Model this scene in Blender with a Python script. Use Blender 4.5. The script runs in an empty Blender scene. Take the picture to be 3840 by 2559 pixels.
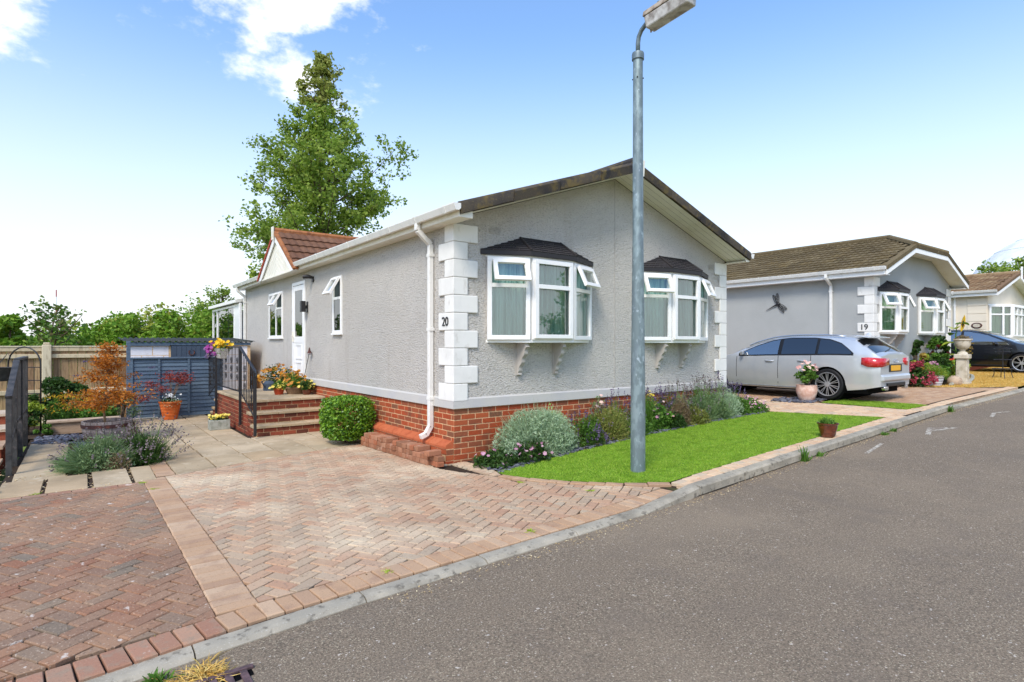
import bpy, math, random
import numpy as np
from mathutils import Vector, Matrix
random.seed(7); RNG = np.random.default_rng(7)
SC = bpy.context.scene
COL = SC.collection
R = math.radians
# ------------------------------------------------------------------ camera
cd = bpy.data.cameras.new('camera'); cam = bpy.data.objects.new('camera', cd); COL.objects.link(cam)
cam.location = (0, 0, 1.5); cam.rotation_euler = (R(90), 0, R(-37.2))
cd.sensor_width = 36; cd.lens = 20.156; cd.shift_y = 0.00273; cd.clip_end = 6000; cd.clip_start = .05
SC.camera = cam
# ------------------------------------------------------------------ sky, sun, exposure
SUN_EL, SUN_AZ = 48, 235          # azimuth measured clockwise from +Y
w = bpy.data.worlds.new('World'); SC.world = w; w.use_nodes = True
nt = w.node_tree; nt.nodes.clear()
def WN(t, **k):
    n = nt.nodes.new(t)
    for a, b in k.items(): setattr(n, a, b)
    return n
wo = WN('ShaderNodeOutputWorld'); bg = WN('ShaderNodeBackground'); bg.inputs[1].default_value = .15
sky = WN('ShaderNodeTexSky', sky_type='NISHITA', sun_disc=False, sun_elevation=R(SUN_EL), sun_rotation=R(SUN_AZ))
sky.air_density = 1.15; sky.dust_density = 0.9; sky.ozone_density = 2.2; sky.altitude = 0
tc = WN('ShaderNodeTexCoord')
# clouds: broken fair-weather cloud from noise on the sky direction, flattened towards the horizon
sep = WN('ShaderNodeSeparateXYZ'); nt.links.new(tc.outputs['Generated'], sep.inputs[0])
def wm(op, a, b=None, c=None):
    n = WN('ShaderNodeMath', operation=op)
    for i, x in enumerate((a, b, c)):
        if x is None: continue
        if isinstance(x, (int, float)): n.inputs[i].default_value = x
        else: nt.links.new(x, n.inputs[i])
    return n.outputs[0]
# separate fair-weather clouds: soft blobs round given sky directions, broken up by noise
nz = WN('ShaderNodeTexNoise'); nz.inputs['Scale'].default_value = 8; nz.inputs['Detail'].default_value = 7; nz.inputs['Roughness'].default_value = .6
mp = WN('ShaderNodeMapping'); mp.inputs['Scale'].default_value = (1, 1, 1.7)
nt.links.new(tc.outputs['Generated'], mp.inputs[0]); nt.links.new(mp.outputs[0], nz.inputs['Vector'])
def sky_dir(az, el): return (math.sin(R(az))*math.cos(R(el)), math.cos(R(az))*math.cos(R(el)), math.sin(R(el)))
CLOUDS = [(37.2-22.5, 29.4, .165), (37.2-16, 31, .10), (37.2-42.5, 24.5, .13), (37.2-20.5, 24.0, .11), (-40, 30, .2), (-75, 22, .22), (-120, 38, .25), (160, 30, .2), (200, 45, .22), (120, 26, .2), (-10, 52, .16), (250, 28, .18), (85, 40, .12)]
cov = None
for az, el, rad in CLOUDS:
    vsub = WN('ShaderNodeVectorMath', operation='SUBTRACT'); vsub.inputs[1].default_value = sky_dir(az, el); nt.links.new(tc.outputs['Generated'], vsub.inputs[0])
    vmul = WN('ShaderNodeVectorMath', operation='MULTIPLY'); vmul.inputs[1].default_value = (1, 1, 1.5); nt.links.new(vsub.outputs[0], vmul.inputs[0])
    vlen = WN('ShaderNodeVectorMath', operation='LENGTH'); nt.links.new(vmul.outputs[0], vlen.inputs[0])
    v = wm('SUBTRACT', 1, wm('DIVIDE', vlen.outputs['Value'], rad)); cov = v if cov is None else wm('MAXIMUM', cov, v)
cr = WN('ShaderNodeMapRange'); cr.interpolation_type = 'SMOOTHSTEP'; cr.inputs[1].default_value = .26; cr.inputs[2].default_value = .95
nt.links.new(wm('ADD', wm('MULTIPLY', wm('MINIMUM', wm('MAXIMUM', cov, -.6), .75), .95), wm('MULTIPLY', wm('SUBTRACT', nz.outputs[0], .49), 3.2)), cr.inputs[0])
# thin bright haze low on the horizon
hz = WN('ShaderNodeMapRange'); hz.inputs[1].default_value = 0; hz.inputs[2].default_value = .5; hz.inputs[3].default_value = .9; hz.inputs[4].default_value = 0
hz.interpolation_type = 'SMOOTHSTEP'
nt.links.new(sep.outputs[2], hz.inputs[0])
mh = WN('ShaderNodeMix', data_type='RGBA'); mh.inputs['B'].default_value = (5.65, 5.75, 5.95, 1)
nt.links.new(hz.outputs[0], mh.inputs['Factor'])
gain = WN('ShaderNodeMix', data_type='RGBA', blend_type='MULTIPLY'); gain.inputs['Factor'].default_value = 1; gain.inputs['B'].default_value = (1.16, 1.33, 1.5, 1)
nt.links.new(sky.outputs[0], gain.inputs['A']); nt.links.new(gain.outputs['Result'], mh.inputs['A'])
mc = WN('ShaderNodeMix', data_type='RGBA'); mc.inputs['B'].default_value = (7.2, 7.2, 7.3, 1)
nt.links.new(wm('MULTIPLY', cr.outputs[0], .95), mc.inputs['Factor']); nt.links.new(mh.outputs['Result'], mc.inputs['A'])
nt.links.new(mc.outputs['Result'], bg.inputs[0]); nt.links.new(bg.outputs[0], wo.inputs[0])
sd = bpy.data.lights.new('sun', 'SUN'); sd.energy = 2.3; sd.angle = R(18); sd.color = (1, .92, .80)
sun = bpy.data.objects.new('sun', sd); COL.objects.link(sun)
_a = R(SUN_AZ); _d = Vector((math.sin(_a)*math.cos(R(SUN_EL)), math.cos(_a)*math.cos(R(SUN_EL)), math.sin(R(SUN_EL))))
sun.rotation_euler = _d.to_track_quat('Z', 'Y').to_euler(); sun.location = (-20, -20, 30)
vs = SC.view_settings; vs.view_transform = 'Standard'; vs.look = 'None'; vs.gamma = 1; vs.exposure = .40; vs.use_curve_mapping = False
# ------------------------------------------------------------------ helpers
def s(r, g, b):
    f = lambda c: (c/255/12.92 if c/255 <= .04045 else ((c/255+.055)/1.055)**2.4)
    return (f(r), f(g), f(b), 1)
MATS = {}
def mat(name, col, rough=.6, spec=.35, metal=0., rnd=None, mix=(), bump=(), coat=0., trans=0., coords='P'):
    m = bpy.data.materials.new(name); m.use_nodes = True; t = m.node_tree; N = t.nodes; L = t.links
    b = N['Principled BSDF']; b.inputs['Roughness'].default_value = rough; b.inputs['Specular IOR Level'].default_value = spec
    b.inputs['Metallic'].default_value = metal; b.inputs['Coat Weight'].default_value = coat; b.inputs['Coat Roughness'].default_value = .05
    if coords == 'P': vec = N.new('ShaderNodeNewGeometry').outputs['Position']
    else: vec = N.new('ShaderNodeTexCoord').outputs['Object']
    def noise(scale, stretch=None, detail=4, rg=.55):
        n = N.new('ShaderNodeTexNoise'); n.inputs['Scale'].default_value = scale; n.inputs['Detail'].default_value = detail; n.inputs['Roughness'].default_value = rg
        if stretch:
            mpn = N.new('ShaderNodeMapping'); mpn.inputs['Scale'].default_value = stretch; L.new(vec, mpn.inputs[0]); L.new(mpn.outputs[0], n.inputs['Vector'])
        else: L.new(vec, n.inputs['Vector'])
        return n.outputs[0]
    cur = None
    if rnd:
        oi = N.new('ShaderNodeObjectInfo'); gi = N.new('ShaderNodeNewGeometry')
        ad = N.new('ShaderNodeMath'); ad.operation = 'ADD'; L.new(oi.outputs['Random'], ad.inputs[0]); L.new(gi.outputs['Random Per Island'], ad.inputs[1])
        fr = N.new('ShaderNodeMath'); fr.operation = 'FRACT'; L.new(ad.outputs[0], fr.inputs[0])
        rp = N.new('ShaderNodeValToRGB'); e = rp.color_ramp.elements
        while len(e) < len(rnd): e.new(.5)
        for i, c in enumerate(rnd): e[i].position = i/(len(rnd)-1) if len(rnd) > 1 else 0; e[i].color = c
        L.new(fr.outputs[0], rp.inputs[0]); cur = rp.outputs[0]
    else:
        rgb = N.new('ShaderNodeRGB'); rgb.outputs[0].default_value = col; cur = rgb.outputs[0]
    for q in mix:
        c, sc, lo, hi = q[:4]; amt = q[4] if len(q) > 4 else 1; st = q[5] if len(q) > 5 else None
        mr = N.new('ShaderNodeMapRange'); mr.inputs[1].default_value = lo; mr.inputs[2].default_value = hi; mr.inputs[4].default_value = amt
        L.new(noise(sc, st), mr.inputs[0])
        mx = N.new('ShaderNodeMix'); mx.data_type = 'RGBA'; L.new(mr.outputs[0], mx.inputs['Factor']); L.new(cur, mx.inputs['A']); mx.inputs['B'].default_value = c
        cur = mx.outputs['Result']
    L.new(cur, b.inputs['Base Color'])
    prev = None
    for q in bump:
        sc, st, di = q[:3]; sr = q[3] if len(q) > 3 else None
        bn = N.new('ShaderNodeBump'); bn.inputs['Strength'].default_value = st; bn.inputs['Distance'].default_value = di
        L.new(noise(sc, sr, 5), bn.inputs['Height'])
        if prev: L.new(prev, bn.inputs['Normal'])
        prev = bn.outputs[0]
    if prev: L.new(prev, b.inputs['Normal'])
    if trans:
        tr = N.new('ShaderNodeBsdfTranslucent'); L.new(cur, tr.inputs[0]); ms = N.new('ShaderNodeMixShader'); ms.inputs[0].default_value = trans
        L.new(b.outputs[0], ms.inputs[1]); L.new(tr.outputs[0], ms.inputs[2]); L.new(ms.outputs[0], N['Material Output'].inputs[0])
    MATS[name] = m
    return m
def glassmat(name, tint=(.75, .88, .84, 1), refl=.18, rough=.01):
    m = bpy.data.materials.new(name); m.use_nodes = True; t = m.node_tree; N = t.nodes; L = t.links; N.remove(N['Principled BSDF'])
    tp = N.new('ShaderNodeBsdfTransparent'); tp.inputs[0].default_value = tint
    gl = N.new('ShaderNodeBsdfGlossy'); gl.inputs['Roughness'].default_value = rough; gl.inputs[0].default_value = (1, 1, 1, 1)
    fr = N.new('ShaderNodeFresnel'); fr.inputs[0].default_value = 1.5
    ad = N.new('ShaderNodeMath'); ad.operation = 'ADD'; ad.use_clamp = True; L.new(fr.outputs[0], ad.inputs[0]); ad.inputs[1].default_value = refl
    ms = N.new('ShaderNodeMixShader'); L.new(ad.outputs[0], ms.inputs[0]); L.new(tp.outputs[0], ms.inputs[1]); L.new(gl.outputs[0], ms.inputs[2])
    L.new(ms.outputs[0], N['Material Output'].inputs[0]); MATS[name] = m
    return m
ORG = {}
def link(o, parent=None):
    COL.objects.link(o)
    if parent is not None: o.parent = parent
    return o
def tag(o, label=None, cat=None, group=None, kind=None):
    if label: o['label'] = label
    if cat: o['category'] = cat
    if group: o['group'] = group
    if kind: o['kind'] = kind
    return o
def thing(name, label, cat, loc=(0, 0, 0), rz=0, group=None, local=False):
    o = bpy.data.objects.new(name, None); o.empty_display_size = .1; o.location = loc; o.rotation_euler = (0, 0, rz); link(o)
    ORG[o] = Vector((0, 0, 0)) if local else Vector(loc)
    return tag(o, label, cat, group)
def npmesh(name, V, F):
    V = np.asarray(V, dtype=np.float32); F = np.asarray(F, dtype=np.int32); m, k = F.shape
    me = bpy.data.meshes.new(name); me.vertices.add(len(V)); me.vertices.foreach_set('co', V.ravel())
    me.loops.add(m*k); me.loops.foreach_set('vertex_index', F.ravel()); me.polygons.add(m)
    me.polygons.foreach_set('loop_start', np.arange(0, m*k, k, dtype=np.int32)); me.update(calc_edges=True)
    return me
def ob(name, me, m, parent=None, loc=None):
    o = bpy.data.objects.new(name, me)
    if m is not None and len(me.materials) == 0: me.materials.append(m if not isinstance(m, str) else MATS[m])
    if loc is not None: o.location = loc
    return link(o, parent)
def org(parent): return ORG.get(parent, Vector((0, 0, 0))) if parent is not None else Vector((0, 0, 0))
class MB:
    def __init__(self): self.v = []; self.f = []
    def add(self, vs, fs):
        n = len(self.v); self.v += [tuple(x) for x in vs]; self.f += [tuple(i+n for i in q) for q in fs]; return self
    def box(self, x0, x1, y0, y1, z0, z1):
        return self.add([(x0, y0, z0), (x1, y0, z0), (x1, y1, z0), (x0, y1, z0), (x0, y0, z1), (x1, y0, z1), (x1, y1, z1), (x0, y1, z1)],
                        [(0, 3, 2, 1), (4, 5, 6, 7), (0, 1, 5, 4), (1, 2, 6, 5), (2, 3, 7, 6), (3, 0, 4, 7)])
    def beam(self, a, b, wd, ht, up=(0, 0, 1)):      # box of section wd x ht from a to b
        a = Vector(a); b = Vector(b); d = (b-a).normalized(); u = Vector(up)
        sd = d.cross(u); sd = sd.normalized() if sd.length > 1e-6 else Vector((1, 0, 0)); u = sd.cross(d).normalized()
        vs = [p + sd*(i*wd/2) + u*(j*ht/2) for p in (a, b) for i, j in ((-1, -1), (1, -1), (1, 1), (-1, 1))]
        return self.add(vs, [(0, 3, 2, 1), (4, 5, 6, 7), (0, 1, 5, 4), (1, 2, 6, 5), (2, 3, 7, 6), (3, 0, 4, 7)])
    def tube(self, pts, r, n=8, cap=True):
        pts = [Vector(p) for p in pts]; rs = r if isinstance(r, (list, tuple)) else [r]*len(pts); vs = []
        ref = Vector((.3, .2, 1)).normalized(); 
        for i, p in enumerate(pts):
            d = (pts[min(i+1, len(pts)-1)] - pts[max(i-1, 0)])
            d = d.normalized() if d.length > 1e-9 else Vector((0, 0, 1))
            if abs(d.dot(ref)) > .95: ref = Vector((1, .1, .2)).normalized()
            a = d.cross(ref).normalized(); b = d.cross(a)
            vs += [p + (a*math.cos(2*math.pi*k/n) + b*math.sin(2*math.pi*k/n))*rs[i] for k in range(n)]
        fs = [(i*n+k, i*n+(k+1) % n, (i+1)*n+(k+1) % n, (i+1)*n+k) for i in range(len(pts)-1) for k in range(n)]
        if cap: fs += [tuple(range(n))[::-1], tuple((len(pts)-1)*n+k for k in range(n))]
        return self.add(vs, fs)
    def lathe(self, prof, n=24, c=(0, 0, 0), sxy=(1, 1)):
        vs = [(c[0]+r*sxy[0]*math.cos(2*math.pi*k/n), c[1]+r*sxy[1]*math.sin(2*math.pi*k/n), c[2]+z) for r, z in prof for k in range(n)]
        return self.add(vs, [(i*n+k, i*n+(k+1) % n, (i+1)*n+(k+1) % n, (i+1)*n+k) for i in range(len(prof)-1) for k in range(n)])
    def prism(self, poly, ax, a, b):                 # poly of 2D points extruded on axis ax from a to b
        def P(p, t): return {'x': (t, p[0], p[1]), 'y': (p[0], t, p[1]), 'z': (p[0], p[1], t)}[ax]
        n = len(poly)
        return self.add([P(p, a) for p in poly] + [P(p, b) for p in poly],
                        [tuple(range(n))[::-1], tuple(range(n, 2*n))] + [(i, (i+1) % n, n+(i+1) % n, n+i) for i in range(n)])
    def quad(self, *vs): return self.add(vs, [tuple(range(len(vs)))])
    def mesh(self, name, o=(0, 0, 0)):
        o = Vector(o); me = bpy.data.meshes.new(name); me.from_pydata([Vector(x)-o for x in self.v], [], self.f); me.update(); return me
    def build(self, name, m, parent=None, smooth=False, bevel=0, origin=None, fix=True):
        o0 = Vector(origin) if origin is not None else org(parent)
        me = self.mesh(name, o0)
        if fix:
            import bmesh
            bm = bmesh.new(); bm.from_mesh(me); bmesh.ops.recalc_face_normals(bm, faces=bm.faces); bm.to_mesh(me); bm.free()
        o = ob(name, me, m, parent)
        if origin is not None and parent is None: o.location = o0
        ORG[o] = o0
        if smooth:
            me.polygons.foreach_set('use_smooth', [True]*len(me.polygons))
            if smooth != 'all': me.set_sharp_from_angle(angle=R(smooth if smooth is not True else 40))
        if bevel:
            bv = o.modifiers.new('bevel', 'BEVEL'); bv.width = bevel; bv.segments = 2; bv.limit_method = 'ANGLE'
        return o
# ---- small pieces (bricks, pavers, slabs, tiles): polygon plates with a chamfered face
def plate(poly, th, ch=.004):
    n = len(poly); cx = sum(p[0] for p in poly)/n; cy = sum(p[1] for p in poly)/n
    def ins(p):
        dx, dy = cx-p[0], cy-p[1]; d = math.hypot(dx, dy) or 1
        return (p[0]+dx/d*ch*1.4, p[1]+dy/d*ch*1.4)
    v = [(p[0], p[1], -th) for p in poly] + [(p[0], p[1], -ch) for p in poly] + [(*ins(p), 0) for p in poly]
    f = [tuple(range(2*n, 3*n))] + [(a*n+i, a*n+(i+1) % n, (a+1)*n+(i+1) % n, (a+1)*n+i) for a in (0, 1) for i in range(n)]
    return v, f
def rect(L, W): return [(-L/2, -W/2), (L/2, -W/2), (L/2, W/2), (-L/2, W/2)]
PIECE = {}
def inview(p, mx=1.06):
    th = R(37.2); f = p[0]*math.sin(th)+p[1]*math.cos(th); u = p[0]*math.cos(th)-p[1]*math.sin(th)
    return f > .3 and abs(u/f) < .893*mx and abs((p[2]-1.5)/f) < .6*mx
def pieces(name, items, m, parent, limit=300, restname=None, key=None, zfun=None):
    """items: (geomkey, (verts, faces), Matrix). The ones nearest in view become objects, the rest one mesh."""
    o0 = org(parent)
    def rank(it):
        p = it[2].translation; return (0 if inview(p) else 1, (p-Vector((0, 0, 1.5))).length)
    items = sorted(items, key=key or rank)
    for k, (gk, g, M) in enumerate(items[:limit]):
        kk = (name, gk, m if isinstance(m, str) else m.name)
        if gk is None or kk not in PIECE:
            me = bpy.data.meshes.new(name); me.from_pydata(g[0], [], g[1]); me.update()
            if gk is not None: PIECE[kk] = me
        else: me = PIECE[kk]
        o = ob(name, me, m, parent); o.matrix_local = Matrix.Translation(-o0) @ M
    rest = items[limit:]
    if rest:
        mb = MB()
        for gk, g, M in rest: mb.add([M @ Vector(v) for v in g[0]], g[1])
        r = mb.build(restname or name+'_field', m, parent, fix=False); r['kind'] = 'stuff'
    return items
def TRS(loc, rz=0, rx=0, ry=0): return Matrix.Translation(loc) @ Matrix.Rotation(rz, 4, 'Z') @ Matrix.Rotation(ry, 4, 'Y') @ Matrix.Rotation(rx, 4, 'X')
def clip(poly, a, b):                                # keep the part left of line a->b
    out = []; n = len(poly)
    sd = lambda p: (b[0]-a[0])*(p[1]-a[1])-(b[1]-a[1])*(p[0]-a[0])
    for i in range(n):
        p, q = poly[i], poly[(i+1) % n]; sp, sq = sd(p), sd(q)
        if sp >= 0: out.append(p)
        if (sp >= 0) != (sq >= 0):
            t = sp/(sp-sq); out.append((p[0]+(q[0]-p[0])*t, p[1]+(q[1]-p[1])*t))
    return out
def clipc(poly, region):
    for i in range(len(region)):
        poly = clip(poly, region[i], region[(i+1) % len(region)])
        if len(poly) < 3: return []
    return poly
def area(p): return abs(sum(p[i][0]*p[(i+1) % len(p)][1]-p[(i+1) % len(p)][0]*p[i][1] for i in range(len(p))))/2
def sxl(x): return 0. if x < 4 else (.033*(x-4) if x < 14 else .33+.02*(x-14))
def gz(x, y):
    f = min(1, max(.25, (10-x)/5)); return sxl(x)-.02*min(8, max(0, y-3.4))*f
def interp(x, pts):
    if x <= pts[0][0]: return pts[0][1]
    for (a, b), (c, d) in zip(pts, pts[1:]):
        if x <= c: return b+(d-b)*(x-a)/(c-a)
    return pts[-1][1]
KY = [(-30, 1.0), (-8, 2.5), (0, 3.08), (.8, 3.2), (2, 3.28), (4, 3.38), (5.5, 3.52), (8, 3.58), (14, 3.68), (20, 3.6), (40, 3.2), (90, 2.2)]
def ky(x): return interp(x, KY)
def rz_(x): return -.045 if x < 5.5 else -.045+.0325*(x-5.5) if x < 14 else .231+.02*(x-14)
# ---- leaves
def leafgeo(P, size, aspect=.55, up=.35, droop=0.):
    n = len(P); d = RNG.normal(size=(n, 3)); d[:, 2] = d[:, 2]*.6 + up - droop; d /= np.linalg.norm(d, axis=1)[:, None]
    r = RNG.normal(size=(n, 3)); sdv = np.cross(d, r); sdv /= np.linalg.norm(sdv, axis=1)[:, None]+1e-9
    L = (size*RNG.uniform(.6, 1.25, n))[:, None]; W = L*aspect
    nrm = np.cross(d, sdv)*L*.12
    V = np.stack([P-d*L*.5, P+sdv*W*.5+nrm, P+d*L*.5, P-sdv*W*.5+nrm], 1).reshape(-1, 3)
    return V, np.arange(4*n).reshape(n, 4)
def leaves(name, P, size, m, parent, aspect=.55, up=.35, droop=0.):
    P = np.asarray(P); o0 = np.array(org(parent)); V, F = leafgeo(P-o0, size, aspect, up, droop)
    o = ob(name, npmesh(name, V, F), m, parent); ORG[o] = org(parent)
    if name.startswith(('flower', 'under', 'trail', 'dry_')): o['kind'] = 'stuff'
    return o
def discgeo(P, r, k=7, face=None, cup=.25):          # small open flowers
    n = len(P); d = RNG.normal(size=(n, 3)); d[:, 2] = np.abs(d[:, 2])+.4
    if face is not None: d = d*.55+np.asarray(face)
    d /= np.linalg.norm(d, axis=1)[:, None]
    a = np.cross(d, RNG.normal(size=(n, 3))); a /= np.linalg.norm(a, axis=1)[:, None]; b = np.cross(d, a)
    rr = (r*RNG.uniform(.7, 1.2, n))[:, None]; V = [P]
    for i in range(2*k):
        t = math.pi*i/k; q = 1 if i % 2 == 0 else .72
        V.append(P+(a*math.cos(t)+b*math.sin(t))*rr*q+d*rr*cup)
    V = np.stack(V, 1).reshape(-1, 3); s_ = 2*k+1
    F = np.array([[i*s_, i*s_+1+j, i*s_+1+(j+1) % (2*k)] for i in range(n) for j in range(2*k)])
    return V, F
def flowers(name, P, r, m, parent, face=None, k=6, cup=.25):
    P = np.asarray(P); V, F = discgeo(P-np.array(org(parent)), r, k, face, cup); o = ob(name, npmesh(name, V, F), m, parent); o['kind'] = 'stuff'; return o
def bladegeo(B, T, w0, w1=None):                     # thin two-segment blades from B to T bending outward
    n = len(B); d = T-B; L = np.linalg.norm(d, axis=1)[:, None]
    sdv = np.cross(d, RNG.normal(size=(n, 3))); sdv /= np.linalg.norm(sdv, axis=1)[:, None]+1e-9
    mid = B+d*.55; mid[:, 2] += L[:, 0]*.06
    w1 = w0*.8 if w1 is None else w1
    V = np.stack([B-sdv*w0/2, B+sdv*w0/2, mid+sdv*w1/2, mid-sdv*w1/2, T+sdv*w1*.15, T-sdv*w1*.15], 1).reshape(-1, 3)
    i = np.arange(n)[:, None]*6
    F = np.concatenate([i+np.array([0, 1, 2, 3]), i+np.array([3, 2, 4, 5])])
    return V, F
def blades(name, B, T, w0, m, parent, w1=None):
    o0 = np.array(org(parent)); V, F = bladegeo(np.asarray(B)-o0, np.asarray(T)-o0, w0, w1); o = ob(name, npmesh(name, V, F), m, parent); o['kind'] = 'stuff'; return o
def dome(n, c, rx, ry, h, fill=.5, lumps=0):
    """points in a half ellipsoid mound, denser towards the surface"""
    d = RNG.normal(size=(n, 3)); d[:, 2] = np.abs(d[:, 2]); d /= np.linalg.norm(d, axis=1)[:, None]
    r = RNG.uniform(fill**3, 1, n)**(1/3.)
    P = d*r[:, None]
    if lumps:
        ld = RNG.normal(size=(lumps, 3)); ld[:, 2] = np.abs(ld[:, 2]); ld /= np.linalg.norm(ld, axis=1)[:, None]
        P *= (.66+.46*np.clip((P/np.linalg.norm(P, axis=1)[:, None]) @ ld.T, 0, 1).max(1)**6)[:, None]
    return np.array(c)+P*np.array([rx, ry, h])
def stems(name, c, tops, r, m, parent, n=5):
    mb = MB()
    for t in tops:
        t = Vector(t); b = Vector(c)+Vector((random.uniform(-.03, .03), random.uniform(-.03, .03), -.02)); mid = b.lerp(t, .5)+Vector((random.uniform(-.03, .03), random.uniform(-.03, .03), .03))
        mb.tube([b, mid, t], [r, r*.75, r*.4], n)
    return mb.build(name, m, parent, fix=False)
# ------------------------------------------------------------------ materials
W_ = (1, 1, 1, 1)
mat('tarmac', s(138, 121, 101), .9, .25, mix=[(s(90, 80, 66), 78, .44, .60, .7), (s(206, 192, 162), 105, .58, .67, .7), (s(58, 52, 48), 130, .56, .64, .7), (s(216, 204, 188), 40, .66, .70, .8), (s(158, 140, 116), .5, .45, .7, .35), (s(112, 100, 88), 3, .5, .75, .35), (s(104, 94, 84), .9, .58, .72, .4, (1, .25, 1))], bump=[(120, .9, .006), (50, .5, .006)])
mat('paver', s(150, 112, 96), .88, .2, rnd=[s(152, 110, 86), s(140, 114, 94), s(154, 120, 96), s(146, 102, 78), s(128, 114, 98), s(154, 114, 88), s(138, 110, 90), s(124, 112, 96)],
    mix=[(s(176, 142, 112), 1.1, .42, .68, .5), (s(112, 90, 74), .6, .5, .72, .5), (s(216, 204, 190), 9, .66, .70, .7, (1.6, 1, 1)), (s(84, 72, 64), 60, .56, .68, .5), (s(214, 190, 166), 75, .60, .70, .6)], bump=[(140, .5, .003)])
mat('paver_pale', s(196, 172, 152), .88, .2, rnd=[s(186, 151, 122), s(178, 155, 128), s(190, 162, 133), s(178, 138, 110), s(170, 150, 126), s(186, 148, 117), s(182, 162, 136)],
    mix=[(s(222, 202, 170), .75, .50, .68, .7), (s(178, 124, 96), .9, .54, .70, .4), (s(150, 126, 104), .55, .52, .72, .6), (s(120, 102, 88), 40, .58, .68, .6), (s(232, 220, 204), 180, .60, .72, .4)], bump=[(140, .5, .003)])
mat('paver_edge', s(200, 156, 128), .86, .2, rnd=[s(188, 154, 122), s(178, 142, 110), s(194, 164, 134), s(170, 136, 108)], mix=[(s(150, 118, 98), 6, .52, .7, .6), (s(112, 92, 78), 90, .60, .70, .6), (s(228, 196, 170), 160, .60, .72, .5)], bump=[(140, .5, .003)])
mat('paver_red', s(170, 122, 102), .88, .2, rnd=[s(170, 126, 102), s(156, 114, 92), s(178, 138, 112), s(150, 118, 98)], mix=[(s(150, 132, 112), 14, .5, .64, .6), (s(222, 206, 190), 8, .66, .70, .8), (s(100, 84, 74), 90, .58, .70, .5), (s(214, 184, 160), 180, .60, .72, .5)], bump=[(140, .5, .003)])
mat('paver_sand', s(206, 178, 146), .88, .2, rnd=[s(214, 182, 148), s(204, 170, 138), s(222, 190, 154), s(196, 176, 150)], mix=[(s(150, 128, 104), 12, .55, .7, .6), (s(236, 214, 184), 90, .58, .7, .4)], bump=[(120, .4, .003)])
mat('bed_sand', s(70, 56, 46), .95, .1, mix=[(s(48, 42, 34), 20, .4, .65), (s(92, 96, 52), 5, .62, .7, .5)])
mat('kerb', s(166, 156, 138), .9, .2, rnd=[s(170, 160, 142), s(156, 148, 132), s(174, 164, 144)], mix=[(s(190, 178, 156), 5, .45, .7, .6), (s(92, 86, 76), 18, .56, .68, .75), (s(116, 108, 94), 3, .48, .7, .6), (s(210, 204, 190), 120, .6, .7, .5)], bump=[(90, .5, .004)])
mat('slab', s(186, 164, 132), .9, .2, rnd=[s(192, 170, 138), s(178, 158, 128), s(198, 178, 148), s(182, 156, 122)], mix=[(s(146, 126, 98), 2.5, .45, .7, .6), (s(122, 108, 86), 1.1, .5, .72, .55), (s(214, 198, 170), 5, .58, .7, .6), (s(110, 98, 78), 60, .6, .7, .45)], bump=[(60, .4, .004), (8, .3, .006)])
mat('soil', s(84, 68, 54), .98, .1, mix=[(s(50, 42, 34), 14, .4, .65), (s(120, 100, 78), 50, .58, .7, .6)], bump=[(30, .8, .02)])
mat('field', s(104, 122, 58), .95, .1, mix=[(s(150, 146, 84), .08, .45, .65), (s(70, 96, 44), .6, .5, .7)])
mat('turf', s(112, 146, 34), .8, .2, mix=[(s(70, 112, 18), 26, .45, .65), (s(110, 160, 36), 5, .5, .7, .6)], bump=[(120, .6, .01)])
mat('turf_blade', W_, .65, .3, rnd=[s(132, 168, 40), s(160, 194, 58), s(146, 182, 46), s(114, 148, 36), s(178, 204, 88), s(166, 176, 78)], mix=[(s(94, 128, 24), 7, .5, .66, .6), (s(150, 182, 56), 1.3, .5, .7, .5)], trans=.25)
mat('dry_grass', s(206, 168, 88), .95, .1, mix=[(s(170, 132, 62), 6, .45, .65), (s(222, 190, 116), 2, .5, .7), (s(150, 140, 66), 3.3, .62, .72, .7)], bump=[(60, .8, .02)])
mat('dry_blade', W_, .8, .1, rnd=[s(214, 176, 92), s(190, 146, 66), s(226, 192, 120), s(160, 142, 70)])
mat('slate', s(84, 88, 98), .55, .4, rnd=[s(78, 82, 94), s(104, 108, 118), s(62, 64, 74), s(96, 92, 104), s(120, 122, 128)])
mat('brick', s(164, 84, 56), .85, .2, rnd=[s(172, 80, 46), s(160, 72, 42), s(176, 90, 54), s(136, 82, 58), s(166, 76, 44), s(118, 84, 62), s(172, 86, 52)], mix=[(s(104, 74, 58), 5, .54, .66, .6), (s(196, 110, 78), 40, .56, .7, .4), (s(92, 52, 40), 70, .6, .7, .5)], bump=[(90, .5, .004)])
mat('brick_dark', s(132, 66, 46), .85, .2, rnd=[s(140, 66, 46), s(122, 58, 42), s(150, 78, 56), s(96, 56, 44), s(132, 64, 44)], mix=[(s(84, 54, 44), 5, .52, .66, .7), (s(168, 110, 84), 40, .58, .7, .4)], bump=[(90, .5, .004)])
mat('brick_orange', s(204, 104, 60), .8, .25, rnd=[s(192, 106, 68), s(182, 96, 60), s(198, 116, 78)], mix=[(s(164, 78, 48), 8, .5, .7, .6)], bump=[(90, .35, .003)])
mat('brick_loose', s(160, 106, 78), .85, .2, rnd=[s(160, 108, 80), s(146, 98, 72), s(178, 132, 104), s(168, 104, 74), s(138, 100, 76)], mix=[(s(206, 170, 146), 7, .56, .68, .6), (s(110, 74, 56), 14, .55, .7, .6)], bump=[(90, .5, .004)])
mat('mortar', s(226, 190, 146), .95, .1, mix=[(s(196, 160, 120), 30, .45, .65)], bump=[(120, .4, .003)])
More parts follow.
